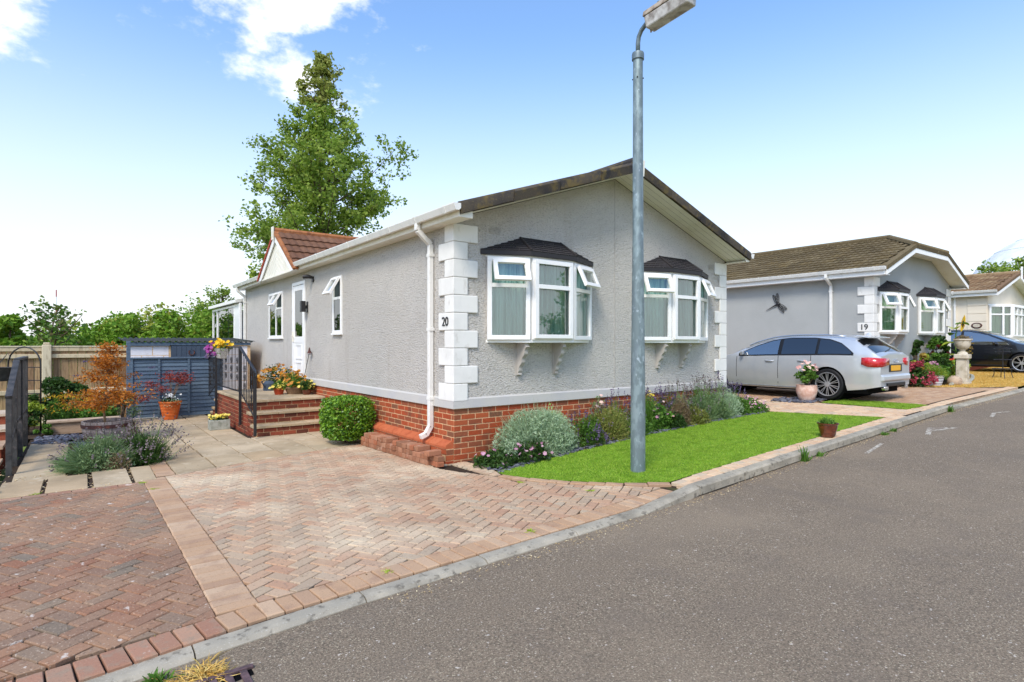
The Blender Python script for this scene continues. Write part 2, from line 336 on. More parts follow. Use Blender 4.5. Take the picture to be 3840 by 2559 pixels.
mat('render20', s(213, 207, 198), .92, .15, mix=[(s(204, 199, 192), 1.3, .42, .7, .6), (s(220, 212, 200), .6, .5, .7, .6), (s(150, 145, 138), 34, .55, .68, .65, (1, 1, 1.9)), (s(192, 186, 178), .35, .5, .62, .45), (s(176, 164, 148), 1.1, .60, .74, .35, (3, 3, .25))], bump=[(26, 1.0, .035, (1, 1, 2.3)), (60, 1.0, .016)])  # darker flecks put the shade of the roughcast pits into the colour
mat('render19', s(174, 175, 172), .92, .15, mix=[(s(162, 163, 160), 1.2, .42, .7, .6), (s(132, 138, 150), 60, .60, .72, .4)], bump=[(60, .8, .01)])
mat('render18', s(232, 220, 200), .92, .15, mix=[(s(220, 206, 184), 1.2, .42, .7, .6)], bump=[(60, .6, .008)])
mat('plaster', s(192, 188, 181), .85, .2, mix=[(s(182, 180, 182), 3, .45, .7, .6), (s(160, 156, 152), 40, .62, .72, .4)], bump=[(30, .3, .004)])
mat('quoin', s(236, 233, 226), .75, .3, mix=[(s(222, 219, 212), 4, .45, .7, .7), (s(188, 182, 170), 9, .60, .75, .5, (1, 1, .5))], bump=[(40, .2, .003)])
mat('upvc', s(246, 244, 240), .3, .45, mix=[(s(226, 228, 230), 5, .5, .75, .5)])
mat('upvc_cream', s(238, 232, 216), .45, .4, mix=[(s(216, 208, 186), 4, .5, .72, .6)])
mat('soffit', s(234, 230, 214), .55, .35, mix=[(s(216, 208, 186), 3, .48, .72, .6)])
mat('gutter', s(236, 233, 226), .35, .45, mix=[(s(206, 206, 200), 6, .5, .7, .5), (s(160, 158, 148), 22, .62, .74, .4)])
mat('verge20', s(84, 76, 66), .9, .15, mix=[(s(58, 56, 58), 2, .42, .62), (s(116, 100, 62), 9, .5, .66, .75), (s(140, 126, 84), 60, .6, .7, .5)], bump=[(60, .8, .01)])
mat('tile20', s(78, 66, 58), .9, .15, rnd=[s(82, 66, 56), s(70, 60, 54), s(92, 76, 62)], mix=[(s(104, 92, 60), 6, .52, .66, .6)], bump=[(80, .5, .006)])
mat('tile_dorm', s(134, 88, 66), .9, .15, rnd=[s(124, 88, 68), s(110, 78, 60), s(132, 98, 76)], mix=[(s(104, 72, 54), 9, .5, .66, .6), (s(160, 122, 88), 60, .6, .7, .5)], bump=[(90, .5, .005)])
mat('verge_dorm', s(172, 112, 72), .85, .2, mix=[(s(132, 84, 58), 8, .45, .68), (s(196, 146, 100), 30, .58, .7, .5)], bump=[(60, .4, .005)])
mat('tile19', s(120, 106, 80), .92, .12, rnd=[s(110, 96, 72), s(94, 82, 60), s(120, 106, 80), s(88, 76, 56), s(116, 100, 70)], mix=[(s(96, 84, 60), 5, .48, .68, .6), (s(150, 140, 104), 12, .58, .7, .4), (s(200, 190, 160), 14, .70, .74, .8), (s(70, 60, 46), 50, .58, .72, .6)], bump=[(60, .6, .008)])
mat('tile18', s(138, 112, 86), .92, .12, rnd=[s(150, 122, 92), s(126, 100, 76), s(164, 140, 108), s(118, 94, 74)], mix=[(s(100, 80, 60), 6, .5, .68, .6)], bump=[(60, .5, .006)])
mat('canopy', s(66, 60, 60), .75, .3, rnd=[s(58, 54, 56), s(50, 47, 49), s(64, 60, 60)], mix=[(s(74, 70, 70), 12, .5, .7, .5)], bump=[(50, .3, .004)])
mat('canopy_trim', s(42, 38, 40), .5, .4)
mat('bracket', s(184, 178, 170), .8, .25, mix=[(s(168, 162, 154), 6, .45, .7)])
mat('rubber', s(28, 28, 30), .6, .3)
mat('black_metal', s(34, 33, 36), .42, .5, mix=[(s(52, 50, 50), 18, .5, .7, .6)])
mat('dark_rail', s(70, 68, 66), .6, .4, mix=[(s(44, 42, 42), 9, .4, .65), (s(112, 100, 96), 25, .58, .7, .5)])
mat('galv', s(118, 132, 134), .5, .5, metal=.35, mix=[(s(146, 162, 164), 14, .48, .58, .8, (1, 1, .45)), (s(112, 124, 132), 7, .5, .68, .7, (1, 1, .3)), (s(186, 200, 206), 22, .62, .7, .7, (1, 1, .5))], bump=[(40, .15, .002)])
mat('galv_dark', s(104, 118, 124), .5, .5, metal=.3, mix=[(s(124, 138, 144), 10, .45, .65)])
mat('lamp_body', s(172, 158, 142), .75, .3, mix=[(s(128, 112, 98), 14, .45, .65), (s(196, 186, 120), 20, .62, .7, .7)])
mat('lamp_lens', s(190, 184, 178), .35, .5, mix=[(s(140, 130, 122), 10, .45, .65), (s(214, 210, 206), 6, .55, .7)])
mat('blue_timber', s(88, 106, 124), .75, .25, rnd=[s(90, 108, 126), s(80, 96, 114), s(98, 116, 132), s(86, 100, 118)], mix=[(s(66, 80, 96), 14, .45, .66, .6, (.25, 1, 4)), (s(130, 148, 156), 24, .62, .72, .5, (.3, 1, 4))], bump=[(60, .3, .004, (.15, 1, 3))])
mat('blue_door', s(70, 82, 98), .7, .3, rnd=[s(72, 84, 100), s(64, 76, 92)], mix=[(s(60, 74, 92), 10, .45, .66, .6)])
mat('block_white', s(232, 228, 232), .85, .2, rnd=[s(236, 232, 236), s(226, 222, 228)], mix=[(s(206, 198, 200), 8, .5, .7, .5)], bump=[(60, .5, .005)])
mat('fence_wood', s(176, 144, 104), .9, .15, rnd=[s(172, 142, 104), s(146, 116, 88), s(184, 156, 118), s(134, 106, 82), s(160, 134, 102)], mix=[(s(108, 86, 66), 12, .44, .66, .7, (3, 3, .3)), (s(206, 186, 150), 20, .6, .72, .5, (2, 2, .3))], bump=[(50, .4, .005, (3, 3, .2))])
mat('fence_pale', s(208, 190, 156), .9, .15, rnd=[s(212, 196, 164), s(196, 178, 146), s(218, 204, 176)], mix=[(s(150, 132, 104), 10, .52, .68, .6, (2, 2, .4))], bump=[(50, .4, .005)])
mat('timber_weathered', s(190, 166, 140), .9, .15, rnd=[s(196, 172, 146), s(178, 150, 124), s(202, 184, 162)], mix=[(s(120, 92, 70), 14, .56, .68, .7, (.4, 1, 3))], bump=[(40, .4, .006, (.3, 1, 3))])
mat('barrel_wood', s(150, 138, 134), .85, .2, rnd=[s(156, 146, 142), s(136, 124, 120), s(166, 154, 150)], mix=[(s(96, 82, 78), 16, .52, .68, .6, (2, 2, .3))], bump=[(40, .4, .005, (2, 2, .2))])
mat('hoop', s(72, 44, 42), .7, .4, mix=[(s(110, 62, 50), 14, .5, .7)])
mat('bark', s(112, 96, 80), .95, .1, mix=[(s(66, 56, 48), 8, .45, .62), (s(168, 156, 140), 10, .6, .7, .6, (1, 1, 3))], bump=[(20, .8, .02)])
mat('twig', s(150, 126, 98), .9, .1, mix=[(s(110, 90, 70), 12, .45, .65)])
mat('stem_green', s(96, 124, 58), .8, .2)
def leafm(name, *cols, trans=.3, rough=.55, spec=.3): return mat(name, W_, rough, spec, rnd=list(cols), trans=trans)
leafm('leaf_tree', s(124, 152, 54), s(164, 184, 74), s(100, 130, 46), s(140, 166, 58), s(182, 196, 96), s(126, 154, 66), trans=.46)
leafm('leaf_tree_top', s(152, 162, 76), s(176, 178, 98), s(134, 146, 64), s(162, 168, 80), trans=.42)
leafm('leaf_hedge', s(108, 150, 40), s(136, 172, 56), s(88, 132, 34), s(150, 176, 66), s(120, 160, 44))
leafm('leaf_hedge_gold', s(160, 172, 60), s(142, 158, 54), s(176, 168, 74), s(120, 146, 46))
leafm('leaf_apple', s(96, 132, 46), s(74, 108, 44), s(122, 150, 62), s(104, 96, 54))
leafm('leaf_box', s(108, 150, 28), s(140, 182, 50), s(76, 122, 22), s(60, 102, 24), s(160, 196, 78), rough=.4, spec=.5)
leafm('leaf_dark', s(60, 92, 34), s(44, 72, 30), s(80, 112, 44), s(36, 60, 26))
leafm('leaf_mid', s(84, 126, 44), s(106, 148, 54), s(66, 104, 38), s(124, 160, 66))
leafm('leaf_lime', s(172, 190, 66), s(150, 176, 56), s(196, 204, 92), s(132, 160, 48))
leafm('leaf_orange', s(204, 124, 36), s(184, 104, 34), s(220, 146, 52), s(166, 96, 38), s(196, 132, 56))
leafm('leaf_redacer', s(150, 66, 60), s(176, 86, 74), s(120, 50, 50), s(164, 72, 60))
leafm('leaf_silver', s(160, 182, 142), s(178, 198, 160), s(142, 168, 128), s(190, 206, 172))
leafm('leaf_lavender', s(128, 152, 96), s(146, 166, 118), s(104, 132, 80), s(112, 140, 100))
leafm('leaf_olive', s(136, 146, 66), s(158, 162, 84), s(112, 126, 56), s(150, 132, 76))
leafm('leaf_bronze', s(150, 128, 96), s(128, 110, 80), s(166, 140, 112), s(116, 118, 74))
leafm('leaf_goldbrown', s(180, 156, 64), s(160, 128, 56), s(190, 172, 80), s(150, 110, 50))
leafm('fl_yellow', s(250, 206, 40), s(246, 190, 24), s(252, 222, 84))
leafm('fl_paleyellow', s(250, 232, 110), s(246, 220, 90), s(252, 240, 150))
leafm('fl_orange', s(212, 148, 40), s(180, 104, 34), s(226, 172, 60), s(176, 116, 30))
leafm('fl_goldenrod', s(232, 186, 40), s(214, 168, 36), s(242, 204, 72))
leafm('fl_pink', s(206, 148, 172), s(222, 172, 190), s(186, 124, 154), s(230, 194, 200))
leafm('fl_palepink', s(240, 198, 190), s(246, 214, 200), s(236, 178, 172), s(248, 228, 206))
leafm('fl_magenta', s(170, 66, 150), s(148, 48, 134), s(196, 104, 176), s(126, 40, 116))
leafm('fl_purple', s(112, 94, 132), s(92, 78, 112), s(134, 114, 146))
leafm('fl_lavender', s(138, 122, 126), s(112, 100, 104), s(156, 140, 142), s(124, 112, 108))
leafm('fl_white', s(244, 244, 240), s(236, 238, 238))
leafm('fl_hydrangea', s(182, 64, 84), s(196, 84, 100), s(158, 50, 70), s(204, 108, 116))
leafm('fl_red', s(200, 60, 40), s(216, 84, 56), s(170, 44, 36))
leafm('fl_darkred', s(110, 30, 34), s(140, 46, 44), s(90, 24, 30))
mat('terracotta', s(214, 112, 52), .75, .25, mix=[(s(186, 92, 42), 8, .45, .68), (s(226, 150, 96), 14, .58, .7, .5)], bump=[(40, .3, .003)])
mat('terracotta_pale', s(206, 166, 148), .85, .2, mix=[(s(226, 200, 186), 7, .45, .62), (s(174, 126, 106), 5, .5, .7, .7)], bump=[(50, .3, .004)])
mat('pot_red', s(168, 64, 34), .6, .3)
mat('pot_glazed', s(92, 42, 26), .22, .6, mix=[(s(130, 66, 40), 10, .5, .66, .6, (1, 1, 3)), (s(56, 26, 18), 6, .5, .68, .6)], coat=.4)
mat('stone', s(170, 170, 158), .92, .15, mix=[(s(136, 138, 124), 10, .45, .68), (s(196, 196, 182), 30, .58, .7, .5)], bump=[(40, .6, .008)])
mat('stone_pale', s(206, 196, 178), .9, .15, mix=[(s(170, 158, 134), 7, .45, .68), (s(124, 116, 94), 14, .6, .72, .5)], bump=[(50, .5, .006)])
mat('wicker', s(206, 200, 192), .85, .2, mix=[(s(140, 132, 124), 70, .48, .6)], bump=[(70, .8, .01)])
mat('compost', s(58, 46, 36), .98, .1, bump=[(60, .8, .02)])
mat('pot_white', s(226, 228, 236), .5, .4); mat('pot_grey', s(164, 166, 178), .5, .4)
mat('curtain', s(208, 240, 226), .9, .1, mix=[(s(140, 186, 174), 14, .42, .62, .85, (1, 1, .05)), (s(226, 246, 236), 6, .55, .68, .6, (1, 1, .05))], trans=.35)  # darker and paler upright bands paint fold shading into the cloth colour
mat('curtain_green', s(204, 230, 190), .9, .1, mix=[(s(160, 202, 154), 9, .45, .65, .7, (1, 1, .08))], trans=.35)
mat('room_shade', s(70, 78, 76), .9, .1)  # dark tone painted in for the unlit rooms behind the panes
glassmat('glass', (.9, .97, .95, 1), refl=.14); glassmat('glass_dark', (.45, .55, .52, 1), .12); glassmat('car_glass', (.06, .07, .09, 1), .08); glassmat('car_glass_clear', (.4, .6, .6, 1), .26)
mat('letter', s(22, 22, 24), .4, .4)
# ------------------------------------------------------------------ ground, road, kerbs, drives, lawns
def sheet(name, xs, ys, zf, m, label):
    V = [(x, y, zf(x, y)) for y in ys for x in xs]; n = len(xs)
    F = [(j*n+i, j*n+i+1, (j+1)*n+i+1, (j+1)*n+i) for j in range(len(ys)-1) for i in range(n-1)]
    me = npmesh(name, V, F); o = ob(name, me, m); tag(o, label, kind='structure'); return o
def axis(lo, hi, a, b, st): return sorted(set([lo, lo*.5, lo*.2, lo*.08] + list(np.arange(a, b, st)) + [b, hi*.05, hi*.1, hi*.25, hi*.5, hi]))
def landz(x, y):
    if y < 5.5: z = rz_(min(x, 60))-.22
    else: z = gz(min(x, 60), y)-.12
    far = max(0, math.hypot(x-8, y-8)-32)
    return z-min(2.5, far*.06)
sheet('ground', axis(-3500, 3500, -30, 62, 2), axis(-3500, 3500, -30, 60, 2), landz, 'field', 'rough grass and earth spreading away to the horizon')
rx = [-30, -15, -8, -4, -2, 0, 1, 2, 3, 4, 5, 5.5, 6, 7, 8, 10, 12, 14, 17, 20, 25, 30, 40, 60]
V = []; F = []
for i, x in enumerate(rx):
    for t in (0, .3, 1, 2.5, 4.5, 7): V.append((x, ky(x)+.02-t, rz_(x)+.012*min(t, 3.5)))
for i in range(len(rx)-1):
    for j in range(5): F.append((i*6+j+1, (i+1)*6+j+1, (i+1)*6+j, i*6+j))
road = ob('road', npmesh('road', V, F), 'tarmac'); tag(road, 'worn grey brown tarmac road in the foreground', kind='structure')
# kerb stones
kb = MB()
for a, b in zip(rx, rx[1:]):
    kb.quad((a, ky(a)+.13, sxl(a)-.05), (b, ky(b)+.13, sxl(b)-.05), (b, ky(b)+.0, rz_(b)-.06), (a, ky(a), rz_(a)-.06))
kerb = kb.build('kerb', 'kerb'); tag(kerb, 'line of grey concrete kerb stones between the road and the plots', kind='structure')
def ktop(x):      # height of the kerb top above road
    return interp(x, [(-30, .03), (4.15, .03), (5.05, .105), (13.3, .105), (14.2, .035), (22, .035), (23, .1), (60, .1)])
x = -9.6
while x < 40:
    L = .915 if x < 30 else 1.8; x1 = x+L-.008; v = []
    prof = [(0, -.09), (0, -.016), (.008, -.005), (.022, 0), (.125, 0), (.125, -.09)]
    if ktop(x) < .05: prof = [(0, -.09), (.004, -.022), (.03, -.005), (.055, 0), (.125, 0), (.125, -.09)]
    for q in (x, x1):
        for (py, pz) in prof: v.append((q, ky(q)+py, rz_(q)+ktop(q)+pz))
    n = len(prof); c = Vector((x+L/2, ky(x+L/2), rz_(x+L/2)))
    f = [(i, i+1, n+i+1, n+i) for i in range(n-1)] + [tuple(range(n))[::-1], tuple(range(n, 2*n))]
    me = bpy.data.meshes.new('kerb_stone'); me.from_pydata([Vector(p)-c for p in v], [], f); me.update()
    ob('kerb_stone', me, 'kerb', kerb, c+Vector((0, random.uniform(-.003, .003), random.uniform(-.003, .002))))
    x += L
# herringbone block paving
HB = R(31); U = .1015
def herring(region, parts, jit=.0015):
    """blocks (polygon, centre, rot or None) clipped to the convex parts of the region"""
    xs = [p[0] for p in region]; ys = [p[1] for p in region]; cx, cy = sum(xs)/len(xs), sum(ys)/len(ys)
    rad = max(math.hypot(px-cx, py-cy) for px, py in region); n = int(rad/U)+3; out = []
    c, sn = math.cos(HB), math.sin(HB)
    for i in range(-n, n+1):
        for j in range(-n, n+1):
            k = (i-j) % 4
            if k == 0: l = (i*U, j*U, (i+2)*U, (j+1)*U)
            elif k == 3: l = (i*U, j*U, (i+1)*U, (j+2)*U)
            else: continue
            g = .0055; q = [(l[0]+g, l[1]+g), (l[2]-g, l[1]+g), (l[2]-g, l[3]-g), (l[0]+g, l[3]-g)]
            q = [(cx+c*a-sn*b, cy+sn*a+c*b) for a, b in q]
            full = area(q)
            for reg in parts:
                cl = clipc(q, reg)
                if len(cl) >= 3 and area(cl) > .0006:
                    whole = abs(area(cl)-full) < 1e-6
                    mx = sum(p[0] for p in cl)/len(cl); my = sum(p[1] for p in cl)/len(cl)
                    out.append((cl, (mx, my), whole, k))
    return out
def pave(name, parent, blocks, m, limit=300, zoff=0.):
    items = []
    for cl, (mx, my), whole, k in blocks:
        z = gz(mx, my)+zoff+random.uniform(-.0016, .0016)
        if mx < -4.2 or not inview((mx, my, z), 2.2): continue
        if whole:
            items.append(('w', plate(rect(2*U-.011, U-.011), .05, .007), TRS((mx, my, z), HB if k == 0 else HB+math.pi/2, random.uniform(-.006, .006), random.uniform(-.006, .006))))
        else: items.append((None, plate([(p[0]-mx, p[1]-my) for p in cl], .05, .003), TRS((mx, my, z))))
    return pieces(name, items, m, parent, limit, 'paver_field')
def bedmesh(name, poly, zo, m, label, kind='structure', n=14, zf=gz):
    xs = [p[0] for p in poly]; ys = [p[1] for p in poly]; mb = MB(); nx = ny = n
    for i in range(nx):
        for j in range(ny):
            x0 = min(xs)+(max(xs)-min(xs))*i/nx; x1 = min(xs)+(max(xs)-min(xs))*(i+1)/nx; y0 = min(ys)+(max(ys)-min(ys))*j/ny; y1 = min(ys)+(max(ys)-min(ys))*(j+1)/ny
            q = [(x0, y0), (x1, y0), (x1, y1), (x0, y1)]
            q2 = cliparb(q, poly)
            for t in q2: mb.quad(*[(a, b, zf(a, b)+zo) for a, b in t])
    o = mb.build(name, m, None, fix=False); tag(o, label, kind=kind); return o
def cliparb(q, poly):
    """cell clipped to a polygon that is convex or fan-shaped: split the polygon in triangles"""
    from mathutils.geometry import tessellate_polygon
    out = []
    tris = tessellate_polygon([[Vector((p[0], p[1], 0)) for p in poly]])
    for t in tris:
        tr = [poly[i] for i in t]
        if (tr[1][0]-tr[0][0])*(tr[2][1]-tr[0][1])-(tr[1][1]-tr[0][1])*(tr[2][0]-tr[0][0]) < 0: tr = tr[::-1]
        c = clipc(q, tr)
        if len(c) >= 3 and area(c) > 1e-7: out.append(c)
    return out
ed = lambda x: ky(x)+.129          # back of kerb
SO = .205                          # soldier course depth
LY = 7.72                          # back edge of the left drive
DV = (.61, .845)                    # brown soldier divider between the drives (two courses of headers)
left_poly = [(-7, ed(-7)+SO), (-2, ed(-2)+SO), (DV[0], ed(DV[0])+SO), (DV[0], LY), (-7, LY)]
drive_l = bedmesh('driveway', [(-7, ed(-7)), (0, ed(0)), (DV[0]+.1, ed(.7)), (DV[0]+.1, LY), (-7, LY)], -.022, 'bed_sand', 'weathered red and grey herringbone block driveway on the left')
pave('paver', drive_l, herring(left_poly, [left_poly]), 'paver')
LC = [(5.02, 3.84), (4.66, 4.16), (4.32, 4.62), (4.1, 5.06), (3.98, 5.42)]     # curved lawn edge
BW = .11                           # border course along the lawn
LC2 = [(a-.1, b-.06) for a, b in LC]
def front(x): return ed(x)+SO
A1 = [(DV[1], front(DV[1])), (2.5, front(2.5)), (3.6, front(3.6)), (3.6, 8.86), (2.4, 8.5), (DV[1], 8.0)]
B1 = [(3.6, front(3.6)), (LC2[0][0]-.12, front(4.8)), (LC2[1][0], LC2[1][1]), (3.6, LC2[1][1])]
B2 = [(3.6, LC2[1][1]), (LC2[1][0], LC2[1][1]), (LC2[2][0], LC2[2][1]), (3.6, LC2[2][1])]
B3 = [(3.6, LC2[2][1]), (LC2[2][0], LC2[2][1]), (LC2[3][0], LC2[3][1]), (3.6, LC2[3][1])]
B4 = [(3.6, LC2[3][1]), (LC2[3][0], LC2[3][1]), (LC2[4][0], LC2[4][1]), (LC2[4][0], 6.43), (3.6, 6.43)]
B6 = [(LC2[4][0], 5.44), (3.98, 5.46), (4.1, 5.8), (4.1, 6.42), (LC2[4][0], 6.42)]
B5 = [(3.6, 6.43), (3.93, 6.43), (3.93, 8.96), (3.6, 8.86)]
drive_r = bedmesh('driveway', [(DV[0], ed(.7)), (3, ed(3)), (5.0, ed(5.)), LC[0], LC[1], LC[2], LC[3], LC[4], (4.12, 5.8), (4.12, 6.43), (3.93, 6.43), (3.93, 8.96), (2.4, 8.5), (DV[0], 7.95)], -.022, 'bed_sand', 'pale bleached herringbone block driveway in front of house 20')
pave('paver', drive_r, herring(A1, [A1, B1, B2, B3, B4, B5, B6]), 'paver_pale')
# soldier course behind the kerb, divider of headers, border along the lawn
it = {'l': [], 'r': []}
x = -5.
while x < 4.75:
    xm = x+.052; th = math.atan2(ed(xm+.1)-ed(xm-.1), .2); p = (xm, ed(xm)+SO/2-.002, gz(xm, ed(xm))+random.uniform(-.002, .002))
    L = SO-.008 if x < 4.2 else max(.06, SO-.008-(x-4.2)*.1)
    it['l' if x < DV[0]-.03 else 'r'].append(('s%.3f' % L, plate(rect(.095, L), .05, .007), TRS(p, th+random.uniform(-.02, .02), random.uniform(-.012, .012), random.uniform(-.012, .012))))
    x += .104
pieces('edging_paver', it['l'], 'paver_red', drive_l); pieces('edging_paver', it['r'], 'paver_edge', drive_r)
it = []; y = ed(.72)+SO+.055
while y < 8.0:
    for k in range(1):
        it.append(('d', plate(rect(DV[1]-DV[0]-.01, .093), .05, .007), TRS(((DV[0]+DV[1])/2+random.uniform(-.003, .003), y, gz(.7, y)+.004+random.uniform(-.002, .002)), random.uniform(-.015, .015))))
    y += .1035
pieces('divider_paver', it, 'paver_edge', drive_r)
it = []
for (a, b), (a2, b2) in zip(LC, LC[1:]):
    d = math.hypot(a2-a, b2-b); th = math.atan2(b2-b, a2-a); n = max(1, round(d/.205))
    for k in range(n):
        t = (k+.5)/n; px, py = a+(a2-a)*t-.055*math.sin(-th)*-1, b+(b2-b)*t
        nx, ny = -math.sin(th), math.cos(th)
        px = a+(a2-a)*t+nx*.052; py = b+(b2-b)*t+ny*.052
        it.append((None, plate(rect(d/n-.006, .098), .05, .005), TRS((px, py, gz(px, py)+.008), th, random.uniform(-.02, .02))))
pieces('border_paver', it, 'paver_edge', drive_r)
# back edge course of the left drive (reddish)
it = []; x = -2.5
while x < DV[0]-.05:
    it.append(('d2', plate(rect(.2, .098), .05, .004), TRS((x+.1, LY+.05, gz(x, LY)+random.uniform(-.002, .002)), random.uniform(-.01, .01)))); x += .205
pieces('border_paver', it, 'paver_red', drive_l)
# lawn (bright artificial turf)
bed_edge = [(4.02, 5.6), (4.6, 5.66), (5.37, 5.74), (6.37, 5.8), (7.03, 5.85), (8.58, 5.83), (9.71, 5.86), (10.5, 5.68)]
lawn_poly = [LC[0]] + [(x, ed(x)+.21) for x in (5.5, 6.5, 7.5, 9, 10.2, 11.05)] + bed_edge[::-1] + LC[1:][::-1]
lawn = bedmesh('lawn', lawn_poly, .006, 'turf', 'bright green artificial lawn around the lamp post', n=24)
strip_poly = [(12.3, 4.05), (13.15, 3.98), (13.2, 5.62), (12.35, 5.62)]
strip = bedmesh('lawn', strip_poly, .01, 'turf', 'narrow strip of bright green turf beside the silver car')
def sample(poly, n):
    xs = [p[0] for p in poly]; ys = [p[1] for p in poly]; out = []
    P = np.stack([RNG.uniform(min(xs), max(xs), n*3), RNG.uniform(min(ys), max(ys), n*3)], 1)
    ins = np.zeros(len(P), bool); j = len(poly)-1
    for i in range(len(poly)):
        xi, yi = poly[i]; xj, yj = poly[j]
        c = ((yi > P[:, 1]) != (yj > P[:, 1])) & (P[:, 0] < (xj-xi)*(P[:, 1]-yi)/(yj-yi+1e-12)+xi); ins ^= c; j = i
    return P[ins][:n]
def grass(name, poly, n, h, wd, m, label, zo=.0, parent=None):
    P = sample(poly, n); z = np.array([gz(a, b) for a, b in P])+zo
    B = np.column_stack([P, z]); T = B+np.column_stack([RNG.normal(0, h*.5, len(P)), RNG.normal(0, h*.5, len(P)), RNG.uniform(.5, 1, len(P))*h])
    sdv = RNG.normal(size=(len(P), 3)); sdv[:, 2] = 0; sdv /= np.linalg.norm(sdv, axis=1)[:, None]
    V = np.stack([B-sdv*wd/2, B+sdv*wd/2, T], 1).reshape(-1, 3)
    o = ob(name, npmesh(name, V, np.arange(3*len(P)).reshape(-1, 3)), m, parent); tag(o, label, 'grass', kind='stuff'); return o
grass('turf_blades', lawn_poly, 110000, .022, .006, 'turf_blade', 'short bright green blades of the lawn round the lamp post', .004)
grass('turf_blades', strip_poly, 14000, .024, .009, 'turf_blade', 'short green blades of the turf strip beside the car', .008)
# sand coloured blocks between kerb and lawn, and the paved path to the right of it
path_poly = [(10.62, 5.62), (11.1, 3.92), (11.25, ed(11.2)), (13.2, ed(13.2)), (13.15, 3.98), (12.3, 4.05), (12.35, 5.62), (12.3, 6.9), (10.3, 6.9)]
path = bedmesh('path', path_poly, -.004, 'bed_sand', 'sand coloured paved path between the lawn and the silver car')
it = []; x = 4.95
while x < 11.3:
    xm = x+.1; th = math.atan2(ed(xm+.1)-ed(xm-.1), .2)
    for k in range(2): it.append(('e', plate(rect(.197, .098), .05, .004), TRS((xm+(.05 if k else 0), ed(xm)+.052+.103*k, gz(xm, ed(xm))+.008+random.uniform(-.002, .002)), th+random.uniform(-.01, .01))))
    x += .203
pieces('edging_paver', it, 'paver_sand', path)
it = []
for j in range(20):
    y = ed(11.5)+.08+j*.152; xx = 10.3+(j % 2)*.15
    while xx < 12.4:
        q = clipc([(xx, y), (xx+.296, y), (xx+.296, y+.146), (xx, y+.146)], [(11.2, ed(11.2)), (13.2, ed(13.2)), (12.32, 4.05), (12.36, 6.9), (10.3, 6.9)] if False else [(11.23, ed(11.2)), (12.3, ed(12.3)), (12.34, 6.85), (10.35, 6.85), (10.6, 5.7)])
        if len(q) > 2 and area(q) > .002:
            mx = sum(p[0] for p in q)/len(q); my = sum(p[1] for p in q)/len(q)
            it.append((None, plate([(a-mx, b-my) for a, b in q], .05, .004), TRS((mx, my, gz(mx, my)+.006))))
        xx += .302
for j in range(4):
    xx = 12.3+(j % 2)*.15-.15
    while xx < 13.3:
        q = clipc([(xx, 3.70+j*.152), (xx+.296, 3.70+j*.152), (xx+.296, 3.846+j*.152), (xx, 3.846+j*.152)], [(12.31, ed(12.3)+.02), (13.22, ed(13.2)+.02), (13.2, 3.98), (12.31, 4.05)])
        if len(q) > 2 and area(q) > .002:
            mx = sum(p[0] for p in q)/len(q); my = sum(p[1] for p in q)/len(q); it.append((None, plate([(a-mx, b-my) for a, b in q], .05, .004), TRS((mx, my, gz(mx, my)+.006))))
        xx += .302
pieces('paver', it, 'paver_sand', path)
# drive of house 19
d19_poly = [(12.3, 6.0), (12.35, 5.7), (13.25, 5.7), (13.2, ed(13.2)), (18.6, ed(18.6)), (18.6, 3.95), (17.9, 4.4), (17.1, 5.6), (16.1, 6.0), (16.1, 17), (12.2, 17)]
drive_19 = bedmesh('driveway', d19_poly, -.006, 'bed_sand', 'brown block paved driveway under the silver car', n=16)
d19a = [(13.25, ed(13.2)+.02), (18.5, ed(18.5)+.02), (17.9, 4.4), (17.1, 5.6), (16.1, 6.0), (13.25, 6.0)]
it = []
for j in range(128):
    y = ed(18)+.21+j*.104; xx = 12.3+(j % 2)*.104
    while xx < 18.6:
        q = [(xx, y), (xx+.2, y), (xx+.2, y+.099), (xx, y+.099)]; mx, my = xx+.1, y+.05
        ok = (mx > 13.3 or my > 5.75) and mx < interp(my, [(3.7, 18.5), (4.4, 17.9), (5.6, 17.1), (6, 16.1)]) and my > ed(mx)+.25
        if ok: it.append(('p', plate(rect(.2, .099), .05, .004), TRS((mx, my, gz(mx, my)+.004+random.uniform(-.001, .001)))))
        xx += .2045
pieces('paver', it, 'paver_edge', drive_19)
it = []; x = 13.25
while x < 18.6:
    it.append(('s', plate(rect(.098, .2), .05, .004), TRS((x+.05, ed(x)+.105, gz(x, ed(x))+.004), math.atan2(ed(x+.2)-ed(x), .2)))); x += .104
pieces('edging_paver', it, 'paver_sand', drive_19)
# dry lawn of house 19
dry_poly = [(18.62, ed(18.6)+.02), (28, ed(28)+.02), (30, 6.5), (22.5, 6.2), (19.6, 5.1), (18.2, 5.15), (17.1, 5.62), (17.9, 4.42), (18.62, 3.95)]
dry = bedmesh('lawn', dry_poly, .004, 'dry_grass', 'parched golden lawn in front of house 19')
grass('dry_blades', dry_poly, 26000, .045, .012, 'dry_blade', 'parched straw coloured grass in front of house 19', .0)
